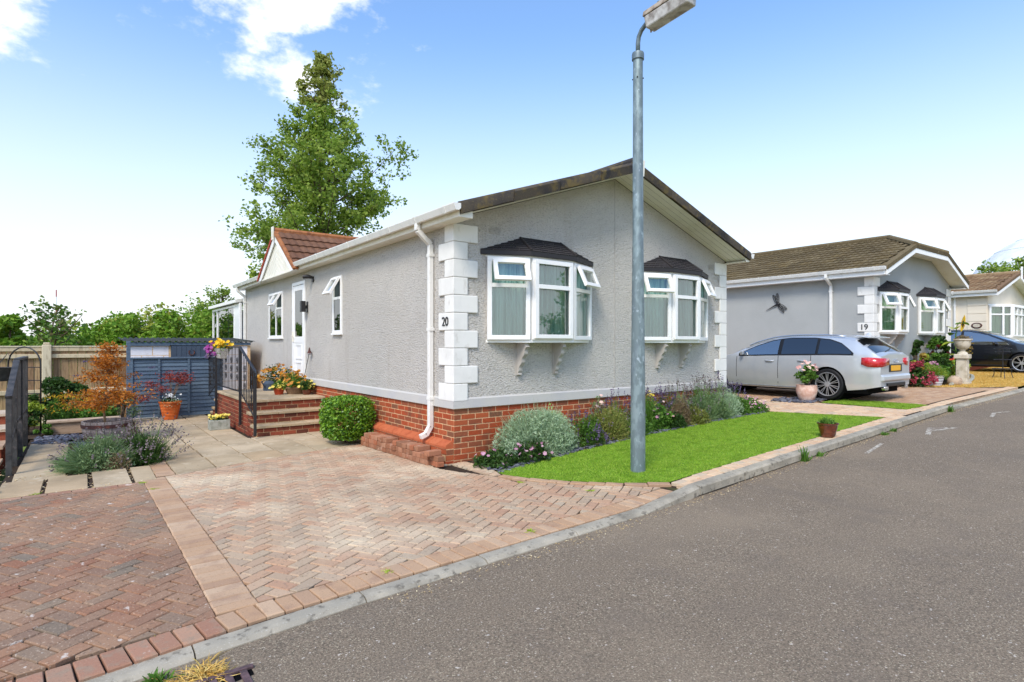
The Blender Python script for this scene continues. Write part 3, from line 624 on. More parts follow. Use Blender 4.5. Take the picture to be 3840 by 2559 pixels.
# ---- patio slabs
patio = bedmesh('patio', [(.86, 8.02), (2.4, 8.5), (3.95, 9.0), (3.95, 11.3), (2.5, 11.3), (2.6, 15.6), (.86, 15.1)], -.022, 'bed_sand', 'beige slab patio between the drive and the brick steps', n=10)
it = []
for i in range(7):
    for j in range(10):
        x0 = .965+i*.482; y0 = 8.05+j*.80-(i % 2)*.0
        q = [(x0+.010, y0+.010-.5), (x0+.472, y0+.010-.5), (x0+.472, y0+.790-.5), (x0+.010, y0+.790-.5)]
        q = clip(q, (.96, 8.075), (3.95, 9.02))
        if len(q) > 2: q = clipc(q, [(.965, 7.5), (3.93, 7.5), (3.93, 15.2), (.965, 15.2)])
        if len(q) < 3 or area(q) < .01: continue
        mx = sum(p[0] for p in q)/len(q); my = sum(p[1] for p in q)/len(q)
        if mx > 2.5 and my > 10.9: continue
        it.append((None, plate([(a-mx, b-my) for a, b in q], .05, .006), TRS((mx, my, gz(mx, my)+random.uniform(-.004, .003)), random.uniform(-.006, .006), random.uniform(-.008, .004), random.uniform(-.006, .006))))
pieces('slab', it, 'slab', patio)
it = []
for j in range(16): it.append(('b', plate(rect(.2, .098), .05, .005), TRS((.862+random.uniform(-.004, .004), 8.12+j*.103, gz(.86, 8.2+j*.1)+.004), random.uniform(-.02, .02))))
pieces('brick_paver', it, 'paver_edge', patio)
# left garden: slab path, slab row along the drive, gravel
gp = bedmesh('garden_path', [(-2.6, 7.82), (.86, 7.82), (.86, 9.0), (-.1, 9.0), (-.1, 12.6), (-.64, 13.0), (-.7, 8.9), (-2.6, 8.9)], -.012, 'bed_gravel' if 'bed_gravel' in MATS else 'bed_sand', 'slab path with gravel joints leading back beside the dark handrail', n=10)
it = []
for a, b, c, d in ((-.27, 7.86, .1, 8.72), (.15, 7.86, .5, 8.78), (.54, 7.86, .75, 8.8), (-.68, 7.86, -.31, 8.7), (-1.2, 7.86, -.72, 8.6), (-1.8, 7.86, -1.25, 8.6)):
    it.append((None, plate(rect(c-a, d-b), .05, .006), TRS(((a+c)/2, (b+d)/2, gz(a, b)+.004), random.uniform(-.015, .015), random.uniform(-.01, .01))))
for j in range(6): it.append(('gp', plate(rect(.5, .57), .05, .006), TRS((-.36, 9.1+j*.6, gz(-.3, 9.1+j*.6)+.002), random.uniform(-.02, .02), random.uniform(-.01, .01))))
pieces('slab', it, 'slab', gp)
soil = bedmesh('soil', [(-.1, 9.0), (.86, 8.85), (.86, 15.0), (-.1, 15), (-3.5, 16.2), (-3.5, 13.4), (-.64, 13.2), (-.1, 12.6)], -.02, 'soil', 'dark soil of the garden bed in front of the wooden fence')
soil2 = bedmesh('soil', [(4.12, 5.62)] + bed_edge[1:] + [(10.6, 5.7), (10.6, 6.5), (4.12, 6.5)], -.004, 'soil', 'dark soil of the planting bed under the bay windows')
soil3 = bedmesh('soil', [(16.1, 6.05), (17.1, 5.6), (18.2, 5.15), (19.6, 5.1), (22.5, 6.2), (22.5, 7), (16.1, 7)], -.002, 'soil', 'soil of the flower bed in front of house 19')
def chips(name, poly, n, sz, m, label, zo=.0, zf=gz):
    P = sample(poly, n); z = np.array([zf(a, b) for a, b in P])+zo+RNG.uniform(0, sz*.3, len(P)); mb = MB()
    for (a, b), c in zip(P, z):
        M = Matrix.Translation((a, b, c)) @ Matrix.Rotation(random.uniform(0, 6.3), 4, 'Z') @ Matrix.Rotation(random.uniform(-.5, .5), 4, 'X') @ Matrix.Rotation(random.uniform(-.4, .4), 4, 'Y')
        l, w2, h = sz*random.uniform(.6, 1.3), sz*random.uniform(.35, .7), sz*random.uniform(.1, .22)
        t = MB().box(-l/2, l/2, -w2/2, w2/2, 0, h); mb.add([M @ Vector(v) for v in t.v], t.f)
    o = mb.build(name, m, fix=False); tag(o, label, 'stones', kind='stuff'); return o
chips('slate_chippings', [(-.6, 12.3), (.0, 11.9), (-.05, 10.6), (.15, 10.4), (.3, 12.2), (.0, 13.1), (-.55, 13.1)], 420, .07, 'slate', 'blue grey slate chippings around the half barrel', .0)
chips('slate_chippings', [(11.95, 6.5), (12.1, 5.75), (13.25, 5.66), (13.2, 5.95), (12.4, 6.6)], 330, .08, 'slate', 'dark slate chippings around the rose pot', .01)
chips('slate_chippings', [(4.0, 5.5), (4.6, 5.62), (5.4, 5.72), (7.03, 5.83), (10.4, 5.7), (10.4, 6.0), (7, 6.0), (4.05, 5.9)], 620, .06, 'slate', 'slate chippings along the front edge of the planting bed', .0)
mat('gravel', W_, .85, .2, rnd=[s(206, 180, 132), s(178, 150, 108), s(220, 204, 168), s(150, 128, 96)])
chips('gravel', [(-2.2, 7.8), (.8, 7.8), (.8, 8.9), (-.3, 9.05), (-.68, 9.3), (-.7, 12.8), (-.8, 12.8), (-.8, 8.9), (-2.2, 8.9)], 900, .022, 'gravel', 'loose beige gravel between the garden slabs', -.004)
# ------------------------------------------------------------------ shared house parts
def text_mesh(txt, size, depth=.006):
    cu = bpy.data.curves.new('t', 'FONT'); cu.body = txt; cu.size = size; cu.extrude = depth; cu.align_x = 'CENTER'; cu.align_y = 'CENTER'
    o = bpy.data.objects.new('t', cu); COL.objects.link(o); dg = bpy.context.evaluated_depsgraph_get(); dg.update()
    me = bpy.data.meshes.new_from_object(o.evaluated_get(dg)); bpy.data.objects.remove(o); bpy.data.curves.remove(cu); me.materials.clear(); return me
def wallm(kind):           # local (x along wall, y up, z outward) -> world
    if kind == 'F': return Matrix(((1, 0, 0, 0), (0, 0, -1, 0), (0, 1, 0, 0), (0, 0, 0, 1)))   # faces -Y
    return Matrix(((0, 0, -1, 0), (-1, 0, 0, 0), (0, 1, 0, 0), (0, 0, 0, 1)))                  # faces -X
def brick_face(kind, plane, u0, u1, ztop, zbot, L=.225, H=.075, off=0.):
    """items of a running-bond face; u runs along +X (F) or along -Y (S)"""
    items = []; M = wallm(kind); c = 0; z = ztop
    while z > -.4:
        u = u0-(L/2 if c % 2 else 0)-off
        while u < u1:
            a, b = max(u, u0)+.006, min(u+L, u1)-.006
            if b-a > .02:
                um = (a+b)/2; hb = zbot(um); z0, z1 = max(z-H+.012, hb), z
                if z1-z0 > .012:
                    zm = (z0+z1)/2; loc = (um, plane, zm) if kind == 'F' else (plane, -um, zm)
                    items.append(('%s%.3f_%.3f' % (kind, b-a, z1-z0), plate(rect(b-a, z1-z0), .03, .003), Matrix.Translation(loc) @ M @ Matrix.Translation((0, 0, random.uniform(.0065, .0085)))))
            u += L
        z -= H; c += 1
    return items
def frame_rect(mb, c0, c1, z0, z1, wd, dp, P):
    """four bars of a rectangular frame between c0..c1 (along wall) and z0..z1; P(c, d, z) maps to world, d outward"""
    def bar(a0, a1, b0, b1):
        vs = [P(a, d, b) for d in (0, dp) for a, b in ((a0, b0), (a1, b0), (a1, b1), (a0, b1))]
        mb.add(vs, [(0, 3, 2, 1), (4, 5, 6, 7), (0, 1, 5, 4), (1, 2, 6, 5), (2, 3, 7, 6), (3, 0, 4, 7)])
    bar(c0, c1, z0, z0+wd); bar(c0, c1, z1-wd, z1); bar(c0, c0+wd, z0+wd, z1-wd); bar(c1-wd, c1, z0+wd, z1-wd)
def facet_map(a, b):
    a = Vector(a); b = Vector(b); t = (b-a).normalized(); n = Vector((t.y, -t.x))      # outward is right of a->b (faces -Y when going +X)
    return lambda c, d, z: (a.x+t.x*c+n.x*d, a.y+t.y*c+n.y*d, z), (b-a).length
def sash(parent, P, c0, c1, z0, z1, ang, d0=.06, mframe='upvc', mglass='glass', fw=.055):
    """top-hung vent opened outward by ang"""
    mb = MB(); ca, sa = math.cos(ang), math.sin(ang)
    def Q(c, d, z):
        h = z1-z; return P(c, d0+h*sa+d*ca, z1-h*ca+d*sa)
    frame_rect(mb, c0, c1, z0, z1, fw, .045, Q); sh = mb.build('sash', mframe, parent)
    g = MB().quad(Q(c0+fw, .02, z0+fw), Q(c1-fw, .02, z0+fw), Q(c1-fw, .02, z1-fw), Q(c0+fw, .02, z1-fw)); g.build('pane', mglass, parent, fix=False)
    return sh
def bay(house, xl, c1, c2, xr, Yw, p, z0, z1, zt, curtain='curtain', roof=True, open_=(R(24), None, R(24)), brk=(), rz1=None, rpts=None, frame='upvc', glass='glass', zb=None, mull=((), (), ())):
    pts = [(xl, Yw), (c1, Yw-p), (c2, Yw-p), (xr, Yw)]
    fb = MB(); glassq = []; sashes = []
    # sill board and head board
    out = [(xl-.01, Yw), (c1-.015, Yw-p-.035), (c2+.015, Yw-p-.035), (xr+.01, Yw)]
    fb.prism(out, 'z', z0-.03, z0+.012); fb.prism(out, 'z', z1-.012, z1+.03)
    for k in range(3):
        P, L = facet_map(pts[k], pts[k+1]); e = .008
        frame_rect(fb, e, L-e, z0+.012, z1-.012, .062, .06, P)
        vs = lambda a0, a1, b0, b1, d0, d1: fb.add([P(a, d, b) for d in (d0, d1) for a, b in ((a0, b0), (a1, b0), (a1, b1), (a0, b1))], [(0, 3, 2, 1), (4, 5, 6, 7), (0, 1, 5, 4), (1, 2, 6, 5), (2, 3, 7, 6), (3, 0, 4, 7)])
        vs(.07, L-.07, zt-.028, zt+.028, .004, .058)
        gz0 = [(.07, L-.07, z0+.074, zt-.028)]
        if open_[k] is None: gz0.append((.07, L-.07, zt+.028, z1-.074))
        else: sashes.append((P, .075, L-.075+.03, zt+.02, z1-.06, open_[k]))
        for a0, a1, b0, b1 in gz0: glassq.append([P(a0, .03, b0), P(a1, .03, b0), P(a1, .03, b1), P(a0, .03, b1)])
        for fr in mull[k]: vs(L*fr-.035, L*fr+.035, z0+.07, z1-.07, .005, .064)
        if k == 1:   # casement frame standing proud on the middle facet
            def bar(a0, a1, b0, b1): vs(a0, a1, b0, b1, .061, .088)
            bar(.03, L-.03, z0+.03, z0+.085); bar(.03, L-.03, z1-.085, z1-.03); bar(.03, .1, z0+.085, z1-.085); bar(L-.1, L-.03, z0+.085, z1-.085); bar(.1, L-.1, zt-.03, zt+.03)
    bw = fb.build('bay_window', frame, house, bevel=.004)
    for q in glassq: MB().quad(*q).build('pane', glass, bw, fix=False)
    for a in sashes: sash(bw, a[0], a[1], a[2], a[3], a[4], a[5], mframe=frame, mglass=glass)
    # curtain with folds just behind the glass
    cm = MB(); prev = None; n = 0
    cp = [(xl+.06, Yw-.012), (c1+.03, Yw-p+.05), (c2-.03, Yw-p+.05), (xr-.06, Yw-.012)]
    for k in range(3):
        a = Vector(cp[k]); b = Vector(cp[k+1]); L = (b-a).length; m_ = int(L/.018); t = (b-a)/L; nn = Vector((t.y, -t.x))
        for i in range(m_+1):
            ph = (i*.018+k)*2*math.pi/.085; dd = .022*math.sin(ph)+.012*math.sin(ph*.37+1)
            if k != 1: dd *= min(1, abs(i/m_-(0 if k == 0 else 1))*4)
            q = a+t*(i*L/m_)+nn*dd; cm.v += [(q.x, q.y, z0+.03), (q.x, q.y, z1-.03)]
            if prev is not None: cm.f.append((prev, n, n+1, prev+1))
            prev = n; n += 2
    cm.build('curtain', curtain, bw, smooth=True, fix=False)
    if roof:
        rp = rpts or (c1+.02, c2-.02); oh = .09; ze = z1+.045
        eo = [(xl-.10, Yw-.004), (c1-.04, Yw-p-oh), (c2+.04, Yw-p-oh), (xr+.10, Yw-.004)]; top = [(rp[0], Yw-.002, rz1), (rp[1], Yw-.002, rz1)]
        cb = MB()
        def face(a, b, c, d, rows=6):     # eave a->b, ridge d->c ; stepped shingle rows
            a, b, c, d = map(Vector, (a, b, c, d)); nrm = (b-a).cross(d-a).normalized() if (d-a).length > 1e-4 else (b-a).cross(c-a).normalized()
            if nrm.z < 0: nrm = -nrm
            for r in range(rows):
                t0, t1 = r/rows, (r+1)/rows; l0, r0, l1, r1 = a.lerp(d, t0), b.lerp(c, t0), a.lerp(d, t1), b.lerp(c, t1); h = nrm*.012
                m_ = max(1, int((r0-l0).length/.16))
                for i in range(m_):
                    u0, u1 = (i+.01)/m_, (i+.99)/m_
                    p0, p1, p2, p3 = l0.lerp(r0, u0)+h, l0.lerp(r0, u1)+h, l1.lerp(r1, u1)+nrm*.001, l1.lerp(r1, u0)+nrm*.001
                    cb.add([p0, p1, p2, p3, p0-h, p1-h], [(0, 1, 2, 3), (4, 5, 1, 0)])
        E_ = [(q[0], q[1], ze+.03) for q in eo]
        T0, T1 = top
        face(E_[0], E_[1], T0, T0); face(E_[1], E_[2], T1, T0); face(E_[2], E_[3], T1, T1)
        cb.build('canopy', 'canopy', bw, fix=False)
        tr = MB(); tr.prism(eo, 'z', ze-.03, ze+.035)
        for a, b in ((E_[1], T0), (E_[2], T1)): tr.tube([Vector(a)+Vector((0, 0, .012)), Vector(b)+Vector((0, 0, .012))], .02, 8)
        tr.tube([Vector(T0)+Vector((0, -.01, .005)), Vector(T1)+Vector((0, -.01, .005))], .015, 6)
        tr.build('canopy_trim', 'canopy_trim', bw, bevel=.004)
    for bx in brk:         # scrolled console brackets
        zt0 = z0-.03; zb0 = zb if zb is not None else zt0-.45; h = zt0-zb0
        pr = [(0, zt0), (-.20, zt0), (-.205, zt0-.03*h/.45)]
        for i in range(1, 25):
            t = i/24.; pr.append((-(.2*(1-t)+.035+.011*math.cos(t*math.pi*6.4)), zt0-.04-(h-.07)*t))
        pr += [(-.05, zb0+.02), (-.05, zb0), (0, zb0)]
        b_ = MB(); b_.prism([(Yw+q[0], q[1]) for q in pr], 'x', bx-.032, bx+.032); b_.prism([(Yw-.012, zt0), (Yw-.012, zb0-.01), (Yw, zb0-.01), (Yw, zt0)], 'x', bx-.05, bx+.05)
        b_.build('bracket', 'bracket', bw)
    return bw
def quoins(house, xc, yc, side, ztop, h, n, short=.20, long_=.36, firstlong='F', m='quoin', gap=.004, th=.028):
    """alternating corner blocks; side -1: corner of the -X wall, +1: corner of the +X wall"""
    for k in range(n):
        z1 = ztop-k*h; z0 = z1-h+gap; fl = (k % 2 == 0) == (firstlong == 'F')
        lf, ls = (long_, short) if fl else (short, long_); q = MB(); c = .012
        sg = -side
        # L-shaped block: plan polygon with outer faces th proud of the walls
        x = lambda t: xc+sg*t
        for (e, zz0, zz1) in ((0, z0, z1),):
            poly = [(x(-th), yc-th), (x(lf), yc-th), (x(lf), yc-.002), (x(-.002), yc-.002), (x(-.002), yc+ls), (x(-th), yc+ls)]
            q.prism(poly, 'z', zz0, zz1)
        q.build('quoin', m, house, bevel=.010)
def wave_tile(wd=.33, ln=.36, amp=.016, th=.032, n=8):
    v = []; f = []
    for j, (y, dz) in enumerate(((0, 0), (ln, -.012))):
        for i in range(n+1):
            t = i/n; z = amp*(.5-.5*math.cos(t*4*math.pi)); v.append((t*wd-wd/2, y, z+dz+th))
    for i in range(n): f.append((i, i+1, n+2+i, n+1+i))
    b = len(v)
    for i in range(n+1): v.append((v[i][0], 0, v[i][2]-th))
    for i in range(n): f.append((b+i, b+i+1, i+1, i))
    return v, f
TILE = wave_tile()
def slope_tiles(x0, z0, x1, z1, ya, yb, wd=.33, row=.27, zoff=.0, flip=False, ycl=None):
    """tiles on a slope rising from (x0,z0) to (x1,z1), laid along Y"""
    L = math.hypot(x1-x0, z1-z0); ang = math.atan2(z1-z0, abs(x1-x0)); sg = 1 if x1 > x0 else -1; it = []
    nr = int(L/row); row = L/nr
    for r in range(nr):
        t = r*row; px, pz = x0+sg*math.cos(ang)*t, z0+math.sin(ang)*t
        y = ya+(.165 if r % 2 else 0)
        while y < yb-.02:
            ym = y+wd/2
            if ycl is None or ycl(px, ym):
                # local x along -sg*Y..., local y up-slope
                M = Matrix.Translation((px, ym, pz+zoff)) @ Matrix(((0, sg, 0, 0), (-sg, 0, 0, 0), (0, 0, 1, 0), (0, 0, 0, 1))) @ Matrix.Rotation(ang, 4, 'X') @ Matrix.Rotation(R(-4.2), 4, 'X')
                it.append(('t', TILE, M))
            y += wd
    return it
def gutter_run(name, parent, x, y0, y1, z, sg=-1, m='gutter', brk=.8):
    """square-line gutter along Y on the wall side sg"""
    g = MB(); a, b = (x, x+sg*.105)
    prof = [(a, z), (a, z-.06), (a+sg*.03, z-.085), (b-sg*.028, z-.085), (b, z-.012), (b, z), (b-sg*.008, z), (b-sg*.008, z-.012), (b-sg*.034, z-.077), (a+sg*.034, z-.077), (a+sg*.008, z-.056), (a+sg*.008, z)]
    g.prism(prof, 'y', y0, y1)
    for ye in (y0, y1-.006): g.prism([(a, z), (a, z-.06), (a+sg*.03, z-.086), (b-sg*.027, z-.086), (b+sg*.001, z-.012), (b+sg*.001, z)], 'y', ye-.002, ye+.006)
    o = g.build(name, m, parent)
    y = y0+.25
    while y < y1:
        u = MB(); u.prism([(a, z+.002), (a, z-.062), (a+sg*.03, z-.091), (b-sg*.026, z-.091), (b+sg*.005, z-.012), (b+sg*.005, z+.004), (b-sg*.004, z+.004), (b-sg*.004, z-.01), (b-sg*.03, z-.085), (a+sg*.034, z-.085), (a+sg*.01, z-.05), (a+sg*.01, z)], 'y', y-.022, y+.022); u.build('gutter_bracket', m, o); y += brk
    return o
def downpipe(parent, x, y, ztop, zbot, xg, m='gutter', shoe=True, zclip=()):
    """square pipe with swan neck from gutter at xg to the wall face x"""
    d = MB(); a = .033
    P_ = [(xg, y, ztop), (xg, y, ztop-.10), (x-.045, y, ztop-.27), (x-.045, y, zbot+.12 if shoe else zbot)]
    for p, q in zip(P_, P_[1:]): d.beam(p, q, .066, .066, up=(0, 1, 0))
    if shoe: d.beam((x-.045, y, zbot+.135), (x-.12, y, zbot+.02), .066, .066, up=(0, 1, 0)); d.beam((x-.112, y, zbot+.032), (x-.20, y, zbot), .066, .066, up=(0, 1, 0))
    o = d.build('downpipe', m, parent, bevel=.006)
    for zc in zclip: MB().box(x-.082, x-.004, y-.045, y+.045, zc-.02, zc+.02).build('pipe_clip', m, o)
    return o
# ------------------------------------------------------------------ house 20
X0, X1, Y0, Y1 = 3.93, 10.12, 6.434, 18.09
ZS, XM = .65, 6.985
h20 = thing('park_home', 'grey rendered bungalow numbered 20 with white corner blocks and red brick plinth', 'house', (XM, 12, gz(XM, 12)))
rt = lambda x: 3.21+.34*(x-3.74) if x <= XM else 3.21+.34*(2*XM-3.74-x)      # roof top plane
wl = MB()
wtop = lambda x: rt(x)-.135
# front gable wall, side walls, back
def wallpoly(y, flip=False): return [(X0, y, ZS+.02), (X1, y, ZS+.02), (X1, y, wtop(X1)), (XM, y, wtop(XM)), (X0, y, wtop(X0))]
wl.quad(*wallpoly(Y0)); wl.quad(*wallpoly(Y1)[::-1]); wl.quad((X0, Y1, ZS+.02), (X0, Y0, ZS+.02), (X0, Y0, wtop(X0)), (X0, Y1, wtop(X0))); wl.quad((X1, Y0, ZS+.02), (X1, Y1, ZS+.02), (X1, Y1, wtop(X1)), (X1, Y0, wtop(X1)))
wl.build('wall', 'render20', h20, fix=False)
# thin joint strip down the middle of the gable, skirt, plinth
MB().box(XM-.006, XM+.006, Y0-.006, Y0, ZS+.1, wtop(XM)-.02).build('cover_strip', 'bracket', h20)
sk = MB(); pf = [(0, ZS+.135), (.022, ZS+.115), (.03, ZS), (-.01, ZS)]
ring = lambda o_: [(X0-o_, Y1), (X0-o_, Y0-o_), (X1+o_, Y0-o_), (X1+o_, Y1)]
vs_ = [(*p, z) for o_, z in pf for p in ring(o_)]
sk.add(vs_, [(i*4+k, i*4+k+1, (i+1)*4+k+1, (i+1)*4+k) for i in range(3) for k in range(3)])
sk.build('skirt', 'plaster', h20)
pl = MB(); g = .001
pl.quad((X0+g, Y1, -.4), (X0+g, Y0+g, -.4), (X0+g, Y0+g, ZS+.01), (X0+g, Y1, ZS+.01)); pl.quad((X0+g, Y0+g, -.4), (X1-g, Y0+g, -.4), (X1-g, Y0+g, ZS+.01), (X0+g, Y0+g, ZS+.01)); pl.quad((X1-g, Y0, -.4), (X1-g, Y1, -.4), (X1-g, Y1, ZS+.01), (X1-g, Y0, ZS+.01))
plinth = pl.build('plinth', 'mortar', h20, fix=False)
itf = brick_face('F', Y0+.004, X0-.004, X1, ZS-.012, lambda u: gz(u, Y0)-.05)
its = brick_face('S', X0+.004, -14.6, -(Y0-.002), ZS-.012, lambda u: gz(X0, -u)-.05, off=.1125)
pieces('brick', itf+its, 'brick', plinth)
# orange bullnose ledge and the two courses under it on the drive side
led = []; y = Y0+.01
zl = .215
while y < 9.4:
    v, f = MB().prism([(X0-.004, zl+.01), (X0-.03, zl+.008), (X0-.115, zl-.035), (X0-.125, zl-.055), (X0-.125, zl-.085), (X0-.004, zl-.085)], 'y', -.1085, .1085).v, MB().prism([(0, 0)]*6, 'y', 0, 1).f
    cc = Vector((X0, 0, 0)); led.append(('lg', ([Vector(p)-cc for p in v], f), Matrix.Translation((X0, y+.1085, 0)))); y += .224
pieces('ledge_brick', led, 'brick_orange', plinth)
for c in range(5):
    z1 = zl-.095-c*.075; y = Y0+.006+(.11 if c % 2 else 0); itl = []
    while y < 9.4:
        zz = max(z1-.065, gz(X0, y)-.05)
        if z1-zz > .01: itl.append(('lb%.2f' % (z1-zz), plate(rect(.214, z1-zz), .1, .003), Matrix.Translation((X0-.118, y+.107, (z1+zz)/2)) @ wallm('S')))
        y += .225
    pieces('brick', itl, 'brick', plinth)
MB().box(X0-.112, X0, Y0+.004, 9.4, -.3, zl-.088).build('plinth_base', 'mortar', plinth)
# end face of the ledge base towards the street
itl = []
for c in range(4):
    z1 = zl-.095-c*.075; zz = max(z1-.065, gz(X0, Y0)-.05)
    if z1-zz > .01: itl.append(('le%d' % c, plate(rect(.112, z1-zz), .02, .003), Matrix.Translation((X0-.06, Y0-.002, (z1+zz)/2)) @ wallm('F')))
pieces('brick', itl, 'brick', plinth)
# quoins
quoins(h20, X0, Y0, -1, 3.075, .2335, 10, firstlong='F')
quoins(h20, X1, Y0, 1, 3.06, .2325, 10, firstlong='F')
nm = text_mesh('20', .17); o = ob('house_number', nm, 'letter', h20); o.matrix_local = Matrix.Translation(Vector((X0-.032, Y0+.17, 3.075-.2335*5.5))-org(h20)) @ wallm('S')
# bay windows with dark canopies
bay(h20, 4.44, 5.02, 5.80, 6.39, Y0, .23, 1.545, 2.70, 2.30, brk=(4.99, 5.68), rz1=3.0, rpts=(5.03, 5.79), zb=1.06)
bay(h20, 7.54, 8.12, 8.88, 9.47, Y0, .23, 1.545, 2.71, 2.31, brk=(8.05, 8.72), rz1=3.02, rpts=(8.12, 8.85), zb=1.08)
# small air bricks
for (xx, zz) in ((4.5, 3.02), (9.56, 2.93)):
    v_ = MB()
    for k in range(2):
        for r in range(4): v_.box(xx+k*.1, xx+k*.1+.08, Y0-.012, Y0, zz+r*.022, zz+r*.022+.012)
    v_.build('air_vent', 'render20', h20)
# roof: deck, soffits, verge caps, finial, fascia, gutters
VO = .47; XA, XB = 3.74, 2*XM-3.74
rd = MB()
for sx_, xe in ((1, XA), (-1, XB)):
    rd.add([(xe, Y0-VO+.01, rt(xe)-.02), (XM, Y0-VO+.01, rt(XM)-.02), (XM, Y1+.25, rt(XM)-.02), (xe, Y1+.25, rt(xe)-.02), (xe, Y0-VO+.01, rt(xe)-.12), (XM, Y0-VO+.01, rt(XM)-.12), (XM, Y1+.25, rt(XM)-.12), (xe, Y1+.25, rt(xe)-.12)], [(0, 1, 2, 3), (7, 6, 5, 4), (0, 4, 5, 1), (2, 6, 7, 3), (3, 7, 4, 0)])
roof = rd.build('roof', 'tile20', h20, fix=False)
sf = MB()
for xe in (XA, XB):
    for k in range(4):   # four soffit planks under each verge
        ya, yb = Y0-VO+.015+k*(VO-.017)/4+.002, Y0-VO+.015+(k+1)*(VO-.017)/4-.002
        sf.add([(xe, ya, rt(xe)-.128), (XM, ya, rt(XM)-.128), (XM, yb, rt(XM)-.128), (xe, yb, rt(xe)-.128)], [(0, 1, 2, 3)])
sf.build('soffit', 'soffit', roof, fix=False)
for xe in (XA, XB):
    nseg = 4
    for k in range(nseg):
        a, b = xe+(XM-xe)*k/nseg, xe+(XM-xe)*((k+1)/nseg-.004); v_ = MB()
        bump_ = .012*(k % 2)
        v_.add([(q, y, rt(q)+dz) for q in (a, b) for (y, dz) in ((Y0-VO-.02, -.115-bump_), (Y0-VO-.028-bump_, .0), (Y0-VO-.01, .035), (Y0-VO+.07, .045), (Y0-VO+.07, -.02), (Y0-VO+.012, -.115-bump_))],
               [(i, (i+1) % 6, 6+(i+1) % 6, 6+i) for i in range(6)]+[(0, 1, 2, 3, 4, 5), (11, 10, 9, 8, 7, 6)])
        v_.build('verge_cap', 'verge20', roof, smooth=50)
fin = MB(); fin.prism([(XM-.125, 4.375), (XM+.125, 4.375), (XM+.10, 4.12), (XM-.10, 4.12)], 'y', Y0-VO-.06, Y0-VO-.025); fin.build('finial', 'upvc_cream', roof, bevel=.004)
it = slope_tiles(XA-.02, rt(XA)-.0, XM, rt(XM), Y0-VO+.06, Y1+.2, zoff=-.012, ycl=lambda px, ym: not (12.6 < ym < 15.2 and px < 6.0 and abs(ym-13.88) < 1.45*(1-(px-3.7)/2.6)))
it += slope_tiles(XB+.02, rt(XB)-.0, XM, rt(XM), Y0-VO+.06, Y1+.2, zoff=-.012)
mbt = MB()
for gk, g_, M_ in it: mbt.add([M_ @ Vector(v) for v in g_[0]], g_[1])
t_ = mbt.build('roof_tiles', 'tile20', roof, fix=False); t_['kind'] = 'stuff'
rg = MB(); rg.tube([(XM, Y0-VO, rt(XM)+.02), (XM, Y1+.22, rt(XM)+.02)], .1, 10); rg.build('ridge_cap', 'verge20', roof)
for xe, sg in ((XA, -1), (XB, 1)):
    fa = MB(); a, b = sorted((xe+sg*.006, xe-sg*.02)); fa.box(a, b, Y0-VO+.02, Y1+.2, 3.065, 3.195)
    a, b = sorted((xe-sg*.02, (X0 if sg < 0 else X1))); fa.box(a, b, Y0-VO+.02, Y1+.2, 3.065, 3.08)
    a, b = sorted((xe, X0 if sg < 0 else X1)); fa.box(a, b, Y0-VO+.021, Y0-VO+.045, 3.06, 3.15)
    fa.build('fascia', 'upvc_cream', roof)
gl_ = gutter_run('gutter', h20, XA-.008, Y0-VO-.02, 12.42, 3.215)
gutter_run('gutter', h20, XA-.008, 15.36, Y1+.25, 3.215)
gutter_run('gutter', h20, XB+.008, Y0-VO-.02, Y1+.25, 3.215, sg=1)
downpipe(h20, X0, 6.98, 3.14, gz(X0, 7)+.30, XA-.055, zclip=(2.72, .75, 1.7))
downpipe(h20, X0, Y1-.12, 3.14, .1, XA-.055, shoe=False, zclip=(2.7,))
